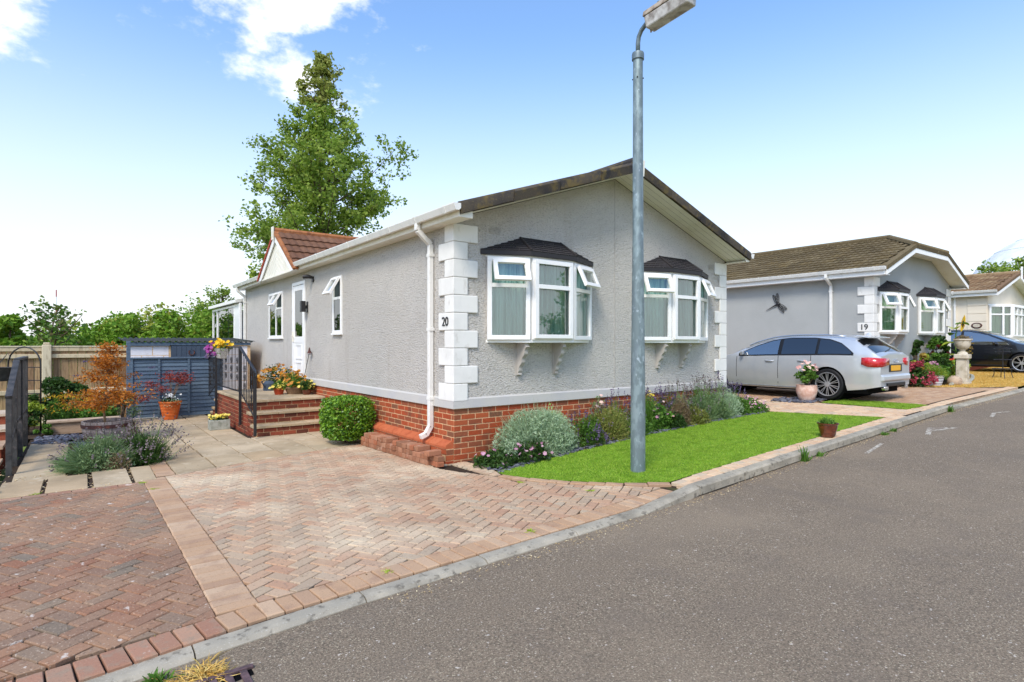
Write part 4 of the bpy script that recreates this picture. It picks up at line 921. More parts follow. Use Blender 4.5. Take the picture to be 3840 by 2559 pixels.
# gablet over the door
YA, YB, YP, ZP, ZE = 12.48, 15.28, 13.88, 4.10, 3.16
gb = MB(); XG = XA-.05
gb.quad((XG, YA+.06, 3.075), (XG, YP, ZP-.1), (XG, YB-.06, 3.075)); 
gab = gb.build('gablet', 'upvc_cream', h20, fix=False)
for sgn, ye in ((1, YA), (-1, YB)):       # V-laid cladding boards, raking boards, soffit returns
    n = 9
    for k in range(n):
        y0_ = YP-sgn*(.06+k*.125); y1_ = y0_-sgn*.117
        zt_ = lambda yy: 3.13+(ZP-.16-3.13)*(1-abs(yy-YP)/(abs(ye-YP)-.02))
        zb_ = lambda yy: max(3.1, zt_(yy)-.0-1.05+abs(yy-YP)*.0)
        if abs(y1_-YP) > abs(ye-YP)-.1: break
        # boards rise towards the apex line at 60 degrees
        m_ = MB(); rise = .62
        p0 = (XG-.001, YP, 3.10+k*.135); q0 = (XG-.001, YP, 3.10+k*.135+.127)
        far = abs(ye-YP)
        def endpt(z0):
            # intersection of board line (going down/out) with base or the rake
            t = (z0-3.095)/rise
            return (YP-sgn*min(t, far*.9), max(3.095, z0-rise*min(t, far*.9)))
        if p0[2] > ZP-.2: break
        e0, e1 = endpt(p0[2]), endpt(q0[2])
        m_.add([p0, q0, (XG-.001, e1[0], e1[1]), (XG-.001, e0[0], e0[1]), (XG-.010, YP, p0[2]+.004), (XG-.010, YP, q0[2]-.004), (XG-.010, e1[0], e1[1]-.003 if e1[1] > 3.1 else e1[1]), (XG-.010, e0[0], e0[1]+.002)], [(4, 5, 6, 7), (0, 1, 5, 4), (1, 2, 6, 5), (2, 3, 7, 6), (3, 0, 4, 7)])
        m_.build('cladding_board', 'upvc_cream', gab)
    rb = MB(); d = Vector((0, YP-ye, ZP-.04-ZE)); L = d.length; 
    rb.add([(x, y, z) for x in (XA-.10, XA-.075) for y, z in ((ye-sgn*.08, ZE-.10), (YP, ZP-.05), (YP, ZP-.23), (ye+sgn*.16, ZE-.10))], [(0, 1, 2, 3), (7, 6, 5, 4), (0, 4, 5, 1), (1, 5, 6, 2), (2, 6, 7, 3), (3, 7, 4, 0)])
    rb.add([(x, y, z) for x in (XA-.095, XG-.012) for y, z in ((ye+sgn*.04, ZE-.06), (YP, ZP-.15))], [(0, 1, 3, 2)])
    rb.build('bargeboard', 'upvc', gab)
    vb = MB(); vb.add([(x, y, z) for x in (XA-.125, XA-.02) for y, z in ((ye-sgn*.14, ZE-.06), (YP, ZP+.03), (YP, ZP-.055), (ye-sgn*.09, ZE-.10))], [(0, 1, 2, 3), (7, 6, 5, 4), (0, 4, 5, 1), (1, 5, 6, 2), (2, 6, 7, 3), (3, 7, 4, 0)])
    vb.build('verge_cap', 'verge_dorm' if sgn > 0 else 'pot_red', gab)
    ds = MB(); ds.quad((XA-.08, ye-sgn*.1, ZE-.02), (XA-.08, YP, ZP), (6.5, YP, ZP), (4.1, ye-sgn*.1, ZE-.02)); ds.build('roof_slope', 'tile_dorm', gab, fix=False)
    # tile courses on the gablet slope
    sl = math.hypot(YP-ye, ZP-ZE); ang = math.atan2(ZP-ZE, abs(YP-ye)); nr = 5; it = []
    for r in range(nr):
        t = (r-.15)/nr; py, pz = ye-sgn*.06+sgn*abs(YP-ye)*t*1.02, ZE+(ZP-ZE)*t
        xx = XA-.06; xmax = 4.1+2.4*(t+.1)
        while xx < xmax:
            M_ = Matrix.Translation((xx+.165, py, pz)) @ Matrix(((sgn, 0, 0, 0), (0, sgn, 0, 0), (0, 0, 1, 0), (0, 0, 0, 1))) @ Matrix.Rotation(ang-R(4), 4, 'X')
            it.append(('t', TILE, M_)); xx += .33
    pieces('roof_tile', it, 'tile_dorm', gab)
MB().tube([(XA-.1, YP, ZP+.02), (6.5, YP, ZP+.02)], .075, 8).build('ridge_cap', 'verge_dorm', gab)
fn = MB(); fn.prism([(YP-.075, ZP+.1), (YP+.075, ZP+.1), (YP+.055, ZP-.2), (YP-.055, ZP-.2)], 'x', XA-.155, XA-.128); fn.build('finial', 'upvc_cream', gab)
MB().box(XA-.08, X0, YA-.1, YB+.1, 3.058, 3.09).build('fascia', 'upvc_cream', gab)
# side windows and door: wall plane X0, coordinate along -Y
PS = lambda c, d, z: (X0-d, -c, z)
def side_window(ya, yb, z0, z1, mull=None, zt=None, vent=None):
    mb = MB(); frame_rect(mb, -yb, -ya, z0, z1, .055, .03, PS)
    def vs(a0, a1, b0, b1): mb.add([PS(a, d, b) for d in (.001, .029) for a, b in ((a0, b0), (a1, b0), (a1, b1), (a0, b1))], [(0, 3, 2, 1), (4, 5, 6, 7), (0, 1, 5, 4), (1, 2, 6, 5), (2, 3, 7, 6), (3, 0, 4, 7)])
    if mull: vs(-mull-.03, -mull+.03, z0+.05, z1-.05)
    cells = [(-yb+.055, -ya-.055, z0+.055, z1-.055)]
    if mull: cells = [(-yb+.055, -mull-.03, z0+.055, z1-.055), (-mull+.03, -ya-.055, z0+.055, z1-.055)]
    c = cells[-1]
    if zt: vs(c[0], c[1], zt-.025, zt+.025); cells[-1] = (c[0], c[1], c[2], zt-.025)
    wn = mb.build('window', 'upvc', h20, bevel=.003)
    for a0, a1, b0, b1 in cells: MB().quad(PS(a0, .015, b0), PS(a1, .015, b0), PS(a1, .015, b1), PS(a0, .015, b1)).build('pane', 'glass_dark', wn, fix=False)
    MB().quad(PS(-yb+.02, .004, z0+.02), PS(-ya-.02, .004, z0+.02), PS(-ya-.02, .004, z1-.02), PS(-yb+.02, .004, z1-.02)).build('room_dark', 'room_shade', wn, fix=False)  # flat dark sheet stands in for the unlit room behind the glass
    if zt: sash(wn, PS, c[0]-.01, c[1]+.015, zt+.01, z1-.045, vent or R(30), d0=.03, mglass='glass', fw=.045)
    sl_ = MB().box(X0-.055, X0, ya-.01, yb+.01, z0-.03, z0+.001); sl_.build('sill', 'upvc', wn)
    return wn
side_window(14.22, 15.42, 1.65, 2.76, mull=14.77, zt=2.36)
side_window(10.38, 10.84, 1.70, 2.77, zt=2.36)
dr = MB(); frame_rect(dr, -13.42, -12.53, .60, 2.87, .07, .03, PS)
for a0, a1, b0, b1 in ((-13.345, -13.25, .67, 2.79), (-12.70, -12.605, .67, 2.79), (-13.25, -12.70, .67, .80), (-13.25, -12.70, 1.52, 1.66), (-13.25, -12.70, 2.68, 2.79)):
    dr.add([PS(a, d, b) for d in (0, .022) for a, b in ((a0, b0), (a1, b0), (a1, b1), (a0, b1))], [(0, 3, 2, 1), (4, 5, 6, 7), (0, 1, 5, 4), (1, 2, 6, 5), (2, 3, 7, 6), (3, 0, 4, 7)])
door = dr.build('door', 'upvc', h20, bevel=.004)
dp_ = MB().add([PS(a, .008, b) for a, b in ((-13.25, .8), (-12.7, .8), (-12.7, 1.52), (-13.25, 1.52))], [(0, 1, 2, 3)])
dp_.build('door_panel', 'upvc', door, fix=False)
for b0, b1 in ((1.16, 1.49), (.83, 1.1)):
    q = MB(); frame_rect(q, -13.2, -12.75, b0, b1, .03, .022, PS); q.build('panel_moulding', 'upvc', door)
MB().quad(PS(-13.25, .012, 1.66), PS(-12.70, .012, 1.66), PS(-12.70, .012, 2.68), PS(-13.25, .012, 2.68)).build('pane', 'glass_dark', door, fix=False)
MB().quad(PS(-13.25, .003, 1.66), PS(-12.70, .003, 1.66), PS(-12.70, .003, 2.68), PS(-13.25, .003, 2.68)).build('room_dark', 'room_shade', door, fix=False)
hd = MB(); hd.box(X0-.06, X0-.02, 13.30, 13.33, 1.55, 1.78); hd.tube([(X0-.06, 13.315, 1.68), (X0-.075, 13.315, 1.68), (X0-.075, 13.2, 1.675)], .01, 6); hd.build('door_handle', 'upvc_cream', door)
MB().box(X0-.09, X0, 12.5, 13.45, .565, .60).build('threshold', 'upvc', door)
# wall lamp and security camera (things fixed to the wall)
t = thing('wall_lamp', 'black box wall lamp beside the white front door', 'lamp', (X0, 12.40, 2.28))
MB().box(X0-.02, X0, 12.36, 12.44, 2.17, 2.40).build('back_plate', 'black_metal', t); MB().box(X0-.055, X0-.02, 12.385, 12.415, 2.25, 2.32).build('arm', 'black_metal', t); MB().box(X0-.15, X0-.055, 12.35, 12.45, 2.18, 2.41).build('shade', 'black_metal', t, bevel=.006)
t = thing('security_camera', 'small black security camera under the eaves near the front door', 'camera', (X0, 12.02, 2.87))
MB().box(X0-.03, X0, 11.98, 12.06, 2.79, 2.90).build('bracket', 'black_metal', t); q = MB(); q.tube([(X0-.03, 12.02, 2.88), (X0-.10, 12.05, 2.90), (X0-.19, 12.10, 2.89)], [.03, .04, .045], 10); q.build('camera_body', 'black_metal', t, smooth=True)
# ------------------------------------------------------------------ brick steps and landing
SX0, SX1 = 2.5, X0-.004
st = thing('brick_steps', 'red brick steps with beige slab treads rising to the front door', 'steps', (3.2, 12.5, -.16))
lev = [(10.75, 11.05, .05), (11.03, 11.33, .255), (11.31, 14.15, .46), (14.15, 14.43, .255), (14.43, 14.71, .05), (14.71, 15.0, -.07)]
core = MB(); itb = []
for ya, yb, zt in lev:
    ye = yb if zt > .3 else (11.31 if ya < 12 else yb)
    core.box(SX0+.006, SX1, ya+.006, ye-.006, -.4, zt-.045-.001*ya)
corem = core.build('core', 'mortar', st)
zg = lambda u: gz(2.6, 11)-.05
for ya, zt in ((10.75, .05), (11.03, .255), (11.31, .46)):
    zl0 = -.25 if ya < 10.9 else (.05 if ya < 11.2 else .255)
    itb += brick_face('F', ya+.004, SX0, SX1, zt-.052, lambda u, z=zl0: z+.002, off=.05*ya)
for ya, yb, zt in lev: 
    itb += brick_face('S', SX0+.004, -yb, -ya, zt-.052, zg, off=.03)
pieces('brick', itb, 'brick_dark', corem)
its_ = []
def tread(xa, xb, ya, yb, z, n):
    for k in range(n):
        a, b = xa+(xb-xa)*k/n, xa+(xb-xa)*(k+1)/n-.006
        its_.append((None, plate(rect(b-a, yb-ya), .045, .008), TRS(((a+b)/2, (ya+yb)/2, z+random.uniform(-.002, .002)))))
tread(SX0-.025, SX1, 10.72, 11.04, .052, 3); tread(SX0-.025, SX1, 11.0, 11.32, .257, 3)
for k in range(6): tread(SX0-.025, SX1, 11.28+k*.48, 11.28+(k+1)*.48-.006, .462, 3)
tread(SX0-.025, SX1, 14.16, 14.44, .257, 3); tread(SX0-.025, SX1, 14.44, 14.72, .052, 3); tread(SX0-.025, SX1, 14.72, 15.0, -.068, 3)
pieces('slab_tread', its_, 'slab', st)
# ---- black railing on the landing
rl = thing('metal_railing', 'black wrought iron railing along the brick landing', 'railing', (2.45, 12, -.1))
XR = 2.455
posts = [(10.58, -.1, 1.02), (11.72, -.03, 1.43), (14.06, -.05, 1.43), (15.18, -.1, 1.05)]
# lower front post stands in front of the first step
for y, a, b in posts: MB().box(XR-.022, XR+.022, y-.022, y+.022, a, b).build('post', 'black_metal', rl, bevel=.003)
def rail(p, q, wd=.045, ht=.025): MB().beam(p, q, wd, ht).build('top_rail' if wd > .04 else 'bottom_rail', 'black_metal', rl, bevel=.003)
rail((XR, 10.56, 1.02), (XR, 11.73, 1.44)); rail((XR, 11.71, 1.44), (XR, 14.08, 1.44)); rail((XR, 14.06, 1.44), (XR, 15.22, 1.05))
rail((XR, 10.58, .2), (XR, 11.72, .6), .012, .03); rail((XR, 11.72, .6), (XR, 14.06, .6), .012, .03); rail((XR, 14.06, .6), (XR, 15.18, .22), .012, .03)
def bars(ya, yb, z0a, z0b, z1a, z1b, n):
    for k in range(1, n+1):
        t = k/(n+1); y = ya+(yb-ya)*t; MB().beam((XR, y, z0a+(z0b-z0a)*t), (XR, y, z1a+(z1b-z1a)*t), .013, .013, up=(0, 1, 0)).build('baluster', 'black_metal', rl)
        if k % 4 == 2:      # little cast ornaments
            zc = (z0a+(z0b-z0a)*t+z1a+(z1b-z1a)*t)/2
            for dz in (-.16, 0, .16):
                o_ = MB(); pts = [(XR, y+.035*math.sin(i*math.pi/4), zc+dz+.07*math.cos(i*math.pi/4)) for i in range(9)]; o_.tube(pts, .009, 5, cap=False); o_.build('scroll', 'black_metal', rl)
bars(10.58, 11.72, .2, .6, 1.02, 1.43, 8); bars(11.72, 14.06, .6, .6, 1.43, 1.43, 17); bars(14.06, 15.18, .6, .22, 1.43, 1.05, 8)
cu = MB(); cu.tube([(XR, 10.56, 1.02), (XR, 10.51, 1.0), (XR, 10.49, .95), (XR, 10.51, .9)], .016, 8); cu.build('rail_curl', 'black_metal', rl)
# ---- dark handrail on the far left
hr = thing('handrail', 'dark metal handrail with square posts at the left edge', 'railing', (-.67, 10.8, -.15))
XH = -.67
for y, zt in ((9.42, .86), (10.2, 1.12), (11.2, 1.27), (12.3, 1.27)):
    MB().box(XH-.03, XH+.03, y-.03, y+.03, gz(XH, y)-.02, zt).build('post', 'dark_rail', hr, bevel=.004)
for p, q in (((XH, 9.38, .84), (XH, 10.6, 1.27)), ((XH, 10.58, 1.28), (XH, 12.36, 1.28))): MB().beam(p, q, .07, .035).build('top_rail', 'dark_rail', hr, bevel=.004)
MB().beam((XH, 9.42, .2), (XH, 10.5, .42), .03, .035).build('bottom_rail', 'dark_rail', hr); MB().beam((XH, 10.5, .42), (XH, 12.3, .42), .03, .035).build('bottom_rail', 'dark_rail', hr)
for k in range(17):
    y = 9.6+k*.155; MB().beam((XH, y, min(.42, .2+(y-9.42)*.2)), (XH, y, min(1.27, .85+(y-9.4)*.35)), .022, .03, up=(0, 1, 0)).build('baluster', 'dark_rail', hr)
# neighbouring timber steps just inside the left edge
ws = thing('timber_steps', 'weathered timber steps cut off by the left edge', 'steps', (-1.3, 10.6, -.2))
for k in range(4):
    MB().box(-1.9, -.78, 9.5+k*.62, 10.15+k*.62, -.02+k*.16-.04, -.02+k*.16).build('tread', 'timber_weathered', ws, bevel=.004)
    MB().box(-1.9, -.8, 9.53+k*.62, 9.56+k*.62, -.2+k*.16*.0-.1, -.06+k*.16).build('riser', 'brick_dark', ws)
# ---- wooden boundary fence
FY = 16.7
fn_ = thing('wooden_fence', 'weathered tan timber fence behind the garden bed', 'fence', (-1.3, FY, -.3))
x = -4.2
while x < 1.25:
    wd = random.uniform(.14, .17); h = 1.36+random.uniform(-.01, .01)
    MB().box(x, x+wd-.008, FY, FY+.02+random.uniform(0, .008), -.35, h).build('board', 'fence_wood', fn_)
    x += wd
for xa, xb in ((-4.2, -2.05), (-2.05, -.62), (-.46, 1.25)):
    for z, h, d in ((1.38, .10, .035), (1.22, .09, .06), (.42, .10, .06)):
        MB().box(xa, xb, FY-d, FY-.002, z-h/2, z+h/2+(.0 if z < 1.3 else 0)).build('rail', 'fence_pale', fn_, bevel=.01)
for xp in (-2.05, -.54, 1.12):
    q = MB(); q.box(xp-.085, xp+.085, FY-.14, FY-.062, -.35, 1.48); q.box(xp-.06, xp+.06, FY-.13, FY-.07, 1.48, 1.53); q.build('post', 'fence_pale', fn_, bevel=.015)
MB().box(-4.2, 1.25, FY-.05, FY+.05, 1.43, 1.455).build('capping', 'fence_pale', fn_)
# ---- blue lap panel fence
BY = 14.95; BX0, BX1 = .93, 2.75
bf = thing('fence_panel', 'blue grey painted lap fence panel behind the terracotta pot', 'fence', (1.8, BY, -.17))
nb = 15; bh = (1.17+.13)/nb
for k in range(nb):
    z = -.13+k*bh; q = MB(); wv = random.uniform(-.006, .006)
    q.add([(BX0+.03, BY-.026, z+wv), (BX1, BY-.026, z-wv), (BX1, BY-.004, z+bh+.012), (BX0+.03, BY-.004, z+bh+.012), (BX0+.03, BY-.012, z+wv), (BX1, BY-.012, z-wv)], [(0, 1, 2, 3), (4, 5, 1, 0)])
    q.build('board', 'blue_timber', bf, fix=False)
for xb in (BX0+.02, 1.46, 2.04, BX1-.04): MB().box(xb-.022, xb+.022, BY-.05, BY-.026, -.14, 1.17).build('batten', 'blue_timber', bf, bevel=.003)
MB().box(BX0-.02, BX1, BY-.06, BY+.02, 1.165, 1.2).build('capping', 'blue_timber', bf, bevel=.004)
MB().box(BX0-.075, BX0+.0, BY-.05, BY+.03, -.18, 1.56).build('post', 'blue_timber', bf, bevel=.004)
# ---- shed
SHY = 16.1; sx0, sx1 = .97, 3.62
sh = thing('garden_shed', 'low shed with white block wall and blue grey door behind the fence panel', 'shed', (2.3, SHY+.8, -.2))
MB().box(sx0+.03, sx1, SHY+.012, SHY+2.4, -.3, 1.46).build('wall', 'mortar', sh)
itk = []
for r in range(9):
    z = 1.44-r*.225; xx = sx0+.03-(.22 if r % 2 else 0)
    while xx < 1.78:
        a, b = max(xx, sx0+.03), min(xx+.44, 1.78)
        if b-a > .03: itk.append((None, plate(rect(b-a-.008, .216), .03, .004), Matrix.Translation(((a+b)/2, SHY+.01, z-.108)) @ wallm('F')))
        xx += .445
for r in range(9): itk.append((None, plate(rect(.9, .216), .03, .004), Matrix.Translation((3.1, SHY+.01, 1.44-r*.225-.108)) @ wallm('F')))
pieces('block', itk, 'block_white', sh)
dd = MB(); dd.box(1.82, 2.58, SHY-.02, SHY+.02, -.2, 1.46); sd_ = dd.build('door', 'blue_door', sh)
for k in range(7): MB().box(1.84+k*.104, 1.84+k*.104+.098, SHY-.034, SHY-.018, -.18, 1.44).build('door_board', 'blue_door', sd_, bevel=.003)
hsn = MB(); hsn.tube([(2.26+.06*math.sin(a), SHY-.045, 1.29-.07*math.cos(a)) for a in np.linspace(R(-140), R(140), 14)], .012, 6); hsn.build('horseshoe', 'hoop', sd_)
MB().box(sx0-.03, 1.8, SHY-.05, SHY-.005, 1.45, 1.535).build('fascia', 'blue_timber', sh, bevel=.004); MB().box(1.8, sx1, SHY-.04, SHY-.0, 1.465, 1.535).build('fascia', 'blue_timber', sh, bevel=.004)
rf = MB(); n = 180
for i in range(n+1):
    x = sx0-.1+(sx1-sx0+.2)*i/n; z = 1.56+.018*math.sin(i*2*math.pi/8); rf.v += [(x, SHY-.07, z), (x, SHY+2.5, z+.1), (x, SHY-.07, z-.012)]
rf.f = [(3*i, 3*i+3, 3*i+4, 3*i+1) for i in range(n)]+[(3*i+2, 3*i+5, 3*i+3, 3*i) for i in range(n)]
mat('corrugated', s(52, 56, 54), .7, .3, mix=[(s(40, 44, 40), 5, .45, .65), (s(84, 88, 70), 12, .58, .7, .6)])
rf.build('corrugated_roof', 'corrugated', sh, smooth='all', fix=False)
# ---- sun room at the back of house 20
cs = thing('sun_room', 'white framed sun room with large pane at the back of house 20', 'sun room', (5, 20, -.2))
CX = 3.84; CY0, CY1 = Y1+.1, 22.4
PC = lambda c, d, z: (CX-d, -c, z)
MB().box(CX+.02, 6.0, CY0+.02, CY1-.02, -.3, 1.55).build('brick_base', 'brick_dark', cs)
fb = MB(); frame_rect(fb, -CY1, -CY0, 1.6, 2.68, .07, .05, PC)
for c0 in (18.95, 21.6):
    fb.add([PC(a, d, b) for d in (0, .05) for a, b in ((-c0-.04, 1.67), (-c0+.04, 1.67), (-c0+.04, 2.61), (-c0-.04, 2.61))], [(0, 3, 2, 1), (4, 5, 6, 7), (0, 1, 5, 4), (1, 2, 6, 5), (2, 3, 7, 6), (3, 0, 4, 7)])
fb.box(CX-.045, CX+.02, CY0-.004, CY0+.8, 1.2, 2.7); fb.box(CX-.06, CX+.1, CY0-.02, CY1+.02, 1.55, 1.6); fb.box(CX, 6.0, CY1-.06, CY1, -.3, 2.7)
fr_ = fb.build('frame', 'upvc', cs, bevel=.004)
for a, b in ((-22.33, -21.64), (-21.56, -19.95), (-19.87, -18.99)):
    MB().quad(PC(a, .02, 1.67), PC(b, .02, 1.67), PC(b, .02, 2.61), PC(a, .02, 2.61)).build('pane', 'glass_dark', fr_, fix=False)
MB().quad(PC(-22.35, .0, 1.65), PC(-CY0-.05, .0, 1.65), PC(-CY0-.05, .0, 2.63), PC(-22.35, .0, 2.63)).build('room_dark', 'room_shade', fr_, fix=False)
q = MB(); q.add([(CX-.16, CY0+.05, 2.70), (CX-.16, CY1+.12, 2.70), (CX+1.5, CY1+.12, 3.0), (CX+1.5, CY0+.05, 3.0), (CX-.16, CY0+.05, 2.80), (CX-.16, CY1+.12, 2.80), (CX+1.5, CY1+.12, 3.1), (CX+1.5, CY0+.05, 3.1)], [(0, 3, 2, 1), (4, 5, 6, 7), (0, 1, 5, 4), (1, 2, 6, 5), (2, 3, 7, 6), (3, 0, 4, 7)])
q.build('roof', 'gutter', cs, bevel=.01)
# ---- garden stake leaning on the wall
t = thing('garden_stake', 'thin rusty garden stake with bell shaped finial leaning on the wall', 'stake', (X0-.16, 12.15, .46))
MB().tube([(X0-.16, 12.35, .462), (X0-.06, 12.1, 1.32)], .006, 5).build('rod', 'black_metal', t)
q = MB(); q.lathe([(.0, .13), (.012, .11), (.02, .07), (.045, .01), (.05, 0), (0, 0)], 10, (X0-.06, 12.1, 1.30)); q.build('finial', 'hoop', t); MB().tube([(X0-.06, 12.0, 1.29), (X0-.06, 12.2, 1.27)], .006, 5).build('crossbar', 'black_metal', t)
# ---- street lamp
lp = thing('street_lamp', 'tall galvanised street lamp standing on the lawn', 'street lamp', (5.18, 4.41, gz(5.18, 4.41)))
LX, LYY = 5.18, 4.41; LZ = gz(LX, LYY)
p = MB(); n = 20
p.lathe([(.084, -.05), (.084, .5), (.083, .9), (.062, 2.8), (.056, 4.78)], n, (LX, LYY, LZ)); p.build('post', 'galv', lp, smooth='all')
p = MB(); p.lathe([(.055, 4.765), (.070, 4.77), (.071, 4.83), (.066, 4.85), (.03, 4.86), (.027, 4.86)], n, (LX, LYY, LZ)); p.build('collar', 'galv_dark', lp, smooth=True)
for k in range(4):
    a = k*math.pi/2+.6; MB().tube([(LX+.05*math.cos(a), LYY+.05*math.sin(a), LZ+4.55), (LX+.066*math.cos(a), LYY+.066*math.sin(a), LZ+4.55)], .008, 6).build('bolt', 'rubber', lp)
arm = MB(); arm.tube([(LX, LYY-q, z) for q, z in ((0, 4.86), (0, 4.98), (.012, 5.05), (.05, 5.11), (.12, 5.155), (.22, 5.18))], .026, 10); arm.build('arm', 'galv_dark', lp, smooth='all')
ln = MB(); M_ = Matrix.Translation((LX, LYY-.18, 5.185)) @ Matrix.Rotation(R(-4), 4, 'X')
def lbox(mb, x0, x1, y0, y1, z0, z1, tp=1.):
    cxm = (x0+x1)/2
    v = [(x0, y0, z0), (x1, y0, z0), (x1, y1, z0), (x0, y1, z0)]+[(cxm+(q-cxm)*tp, y, z1) for q, y in ((x0, y0), (x1, y0), (x1, y1), (x0, y1))]
    mb.add([M_ @ Vector(q) for q in v], [(0, 3, 2, 1), (4, 5, 6, 7), (0, 1, 5, 4), (1, 2, 6, 5), (2, 3, 7, 6), (3, 0, 4, 7)])
lbox(ln, -.11, .11, -.56, .03, 0, .07, .8); ln.build('lantern_housing', 'lamp_body', lp, bevel=.012)
ln = MB(); lbox(ln, -.075, .075, -.545, .015, -.13, 0, 1.35); ln.build('lantern_bowl', 'lamp_lens', lp, bevel=.015)
ln = MB(); ln.tube([M_ @ Vector((0, -.14, .07)), M_ @ Vector((0, -.14, .12))], .032, 10); ln.build('photocell', 'galv_dark', lp)
ln = MB(); lbox(ln, -.02, .02, -.6, -.58, -.05, .02); ln.tube([M_ @ Vector((0, .0, -.13)), M_ @ Vector((0, .0, -.155))], .012, 6); ln.build('lantern_clip', 'lamp_body', lp)
# ------------------------------------------------------------------ trees and shrubs
TH = R(37.2); FX, FYv = math.sin(TH), math.cos(TH); RX, RY = math.cos(TH), -math.sin(TH)
def Dp(px, d):        # ground position at source pixel column px and depth d
    u = (px-1920)/2150*d; return FX*d+RX*u, FYv*d+RY*u
def Zp(py, d): return 1.5+(1290-py)/2150*d
def tree(name, label, cat, loc, H, prof, nl, per, lsize, mleaf, mtop=None, ztop=.8, trunk_r=.16, z0=.12, lean=(0, 0), spread=.38, group=None, up=.55):
    """limbs up a tapering trunk, twigs on the limbs, leaves round the twigs; prof(t) = crown radius"""
    t = thing(name, label, cat, loc, group=group); c = Vector(loc)
    def tp(f): return c+Vector((lean[0]*f*f+.12*math.sin(f*7), lean[1]*f*f+.12*math.cos(f*5)-.12, H*f))
    tr = MB(); tr.tube([tp(i/14*.93) for i in range(15)], [trunk_r*(1-i/14)**.8+.012 for i in range(15)], 9); tr.build('trunk', 'bark', t, smooth='all', fix=False)
    lm = MB(); pts = []; tops = []
    for i in range(nl):
        f = z0+(1-z0)*((i+random.random())/nl); f = min(f, .985); az = i*2.39996+random.uniform(-.5, .5)
        r = prof(f)*random.uniform(.5, 1.18); b = tp(f*.94); d = Vector((math.cos(az), math.sin(az), 0))
        rise = r*random.uniform(.35, .9)*up/.55
        P1 = b+d*r*.5+Vector((0, 0, rise*.38)); P2 = b+d*r+Vector((0, 0, rise))
        lm.tube([b, P1, P2], [trunk_r*.34*(1-f*.7)+.008, .02, .006], 5, cap=False)
        nt_ = max(3, int(6*r/1.2))
        for k in range(nt_):
            u = random.uniform(.3, 1.0); q = b.lerp(P1, u*2) if u < .5 else P1.lerp(P2, u*2-1)
            tw = q+Vector((random.gauss(0, .3), random.gauss(0, .3), random.gauss(.05, .22)))*(.5+.5*r/2)
            lm.tube([q, tw], [.008, .003], 3, cap=False)
            m_ = int(per*random.uniform(.5, 1.5))
            a = np.array(q)+(np.array(tw)-np.array(q))*RNG.uniform(.2, 1.25, (m_, 1))+RNG.normal(0, spread*.42, (m_, 3))*(.55+.45*min(1, r/1.5))
            (tops if (mtop and f > ztop) else pts).append(a)
    lm.build('branches', 'bark', t, fix=False)
    leaves('crown', np.concatenate(pts), lsize, mleaf, t, .7, .1)
    if tops: leaves('crown_top', np.concatenate(tops), lsize, mtop, t, .7, .1)
    return t
# the tall tree behind house 20
tx, ty = Dp(1205, 25.)
tprof = lambda f: .9*interp(f, [(.1, 2.9), (.25, 3.5), (.34, 3.95), (.45, 3.6), (.55, 3.55), (.63, 2.9), (.7, 1.9), (.78, 1.6), (.86, 1.1), (.93, .6), (1, .15)])
tree('tall_tree', 'tall green tree with pointed crown rising behind house 20', 'tree', (tx, ty, -.6), 15.6, tprof, 112, 42, .16, 'leaf_tree', 'leaf_tree_top', .8, .2, .12, spread=.29)
def bush(name, label, cat, loc, rx, ry, h, n, lsize, mleaf, clumps=14, group=None, stem='bark', aspect=.6, m2=None, f2=.3, sub='foliage', sz=.34):
    t = thing(name, label, cat, loc, group=group); c = np.array(loc, float); tops = []; A = []; B = []
    for k in range(clumps):
        az = random.uniform(0, 6.283); el = random.random(); rr = math.sqrt(1-el*el*.85)*random.uniform(.45, .88)
        p = c+np.array([rx*rr*math.cos(az), ry*rr*math.sin(az), h*(.18+.68*el)]); tops.append(p)
        m_ = n//clumps; s_ = sz*min(rx, ry, h*.8)
        d = RNG.normal(size=(m_, 3)); d /= np.linalg.norm(d, axis=1)[:, None]; q = p+d*(RNG.uniform(.3, 1, (m_, 1))**.5)*s_*random.uniform(.75, 1.25)*np.array([1, 1, .85])
        q = q[q[:, 2] > c[2]+.01]; (B if (m2 and random.random() < f2) else A).append(q)
    stems('stems', loc, tops[:min(clumps, 10)], .012+.01*h, stem, t)
    leaves(sub, np.concatenate(A), lsize, mleaf, t, aspect)
    if B: leaves(sub, np.concatenate(B), lsize, m2, t, aspect)
    return t
HG = 'hedge shrubs beyond the garden'
for px, d, w2, zt, m1, m2, lab in ((10, 13.5, .6, 2.1, 'leaf_hedge', None, 'bright green shrub overhanging the fence at the left edge'),
        (250, 20, 1.5, 1.95, 'leaf_hedge', 'leaf_hedge_gold', 'low green hedge shrub just left of the young apple tree'),
        (385, 19, 1.3, 2.1, 'leaf_hedge', None, 'light green hedge shrub right of the young apple tree'),
        (470, 20, 1.3, 2.3, 'leaf_hedge', 'leaf_hedge_gold', 'rounded green hedge shrub left of the shed roof'),
        (560, 21, 1.5, 2.75, 'leaf_hedge_gold', 'leaf_hedge', 'yellowish hedge shrub above the left end of the shed'),
        (660, 20, 1.4, 2.55, 'leaf_hedge', 'leaf_hedge_gold', 'bright green hedge shrub above the middle of the shed'),
        (745, 21, 1.5, 2.6, 'leaf_hedge', 'leaf_tree', 'green hedge shrub above the shed door'),
        (815, 24, 1.6, 3.0, 'leaf_hedge', 'leaf_tree', 'darker green shrub left of the sun room')):
    x, y = Dp(px, d); bush('hedge_shrub', lab, 'shrub', (x, y, -.5), w2*1.1, w2*1.1, (zt+.5)*1.13, 5600, .16, m1, 30, HG, m2=m2)
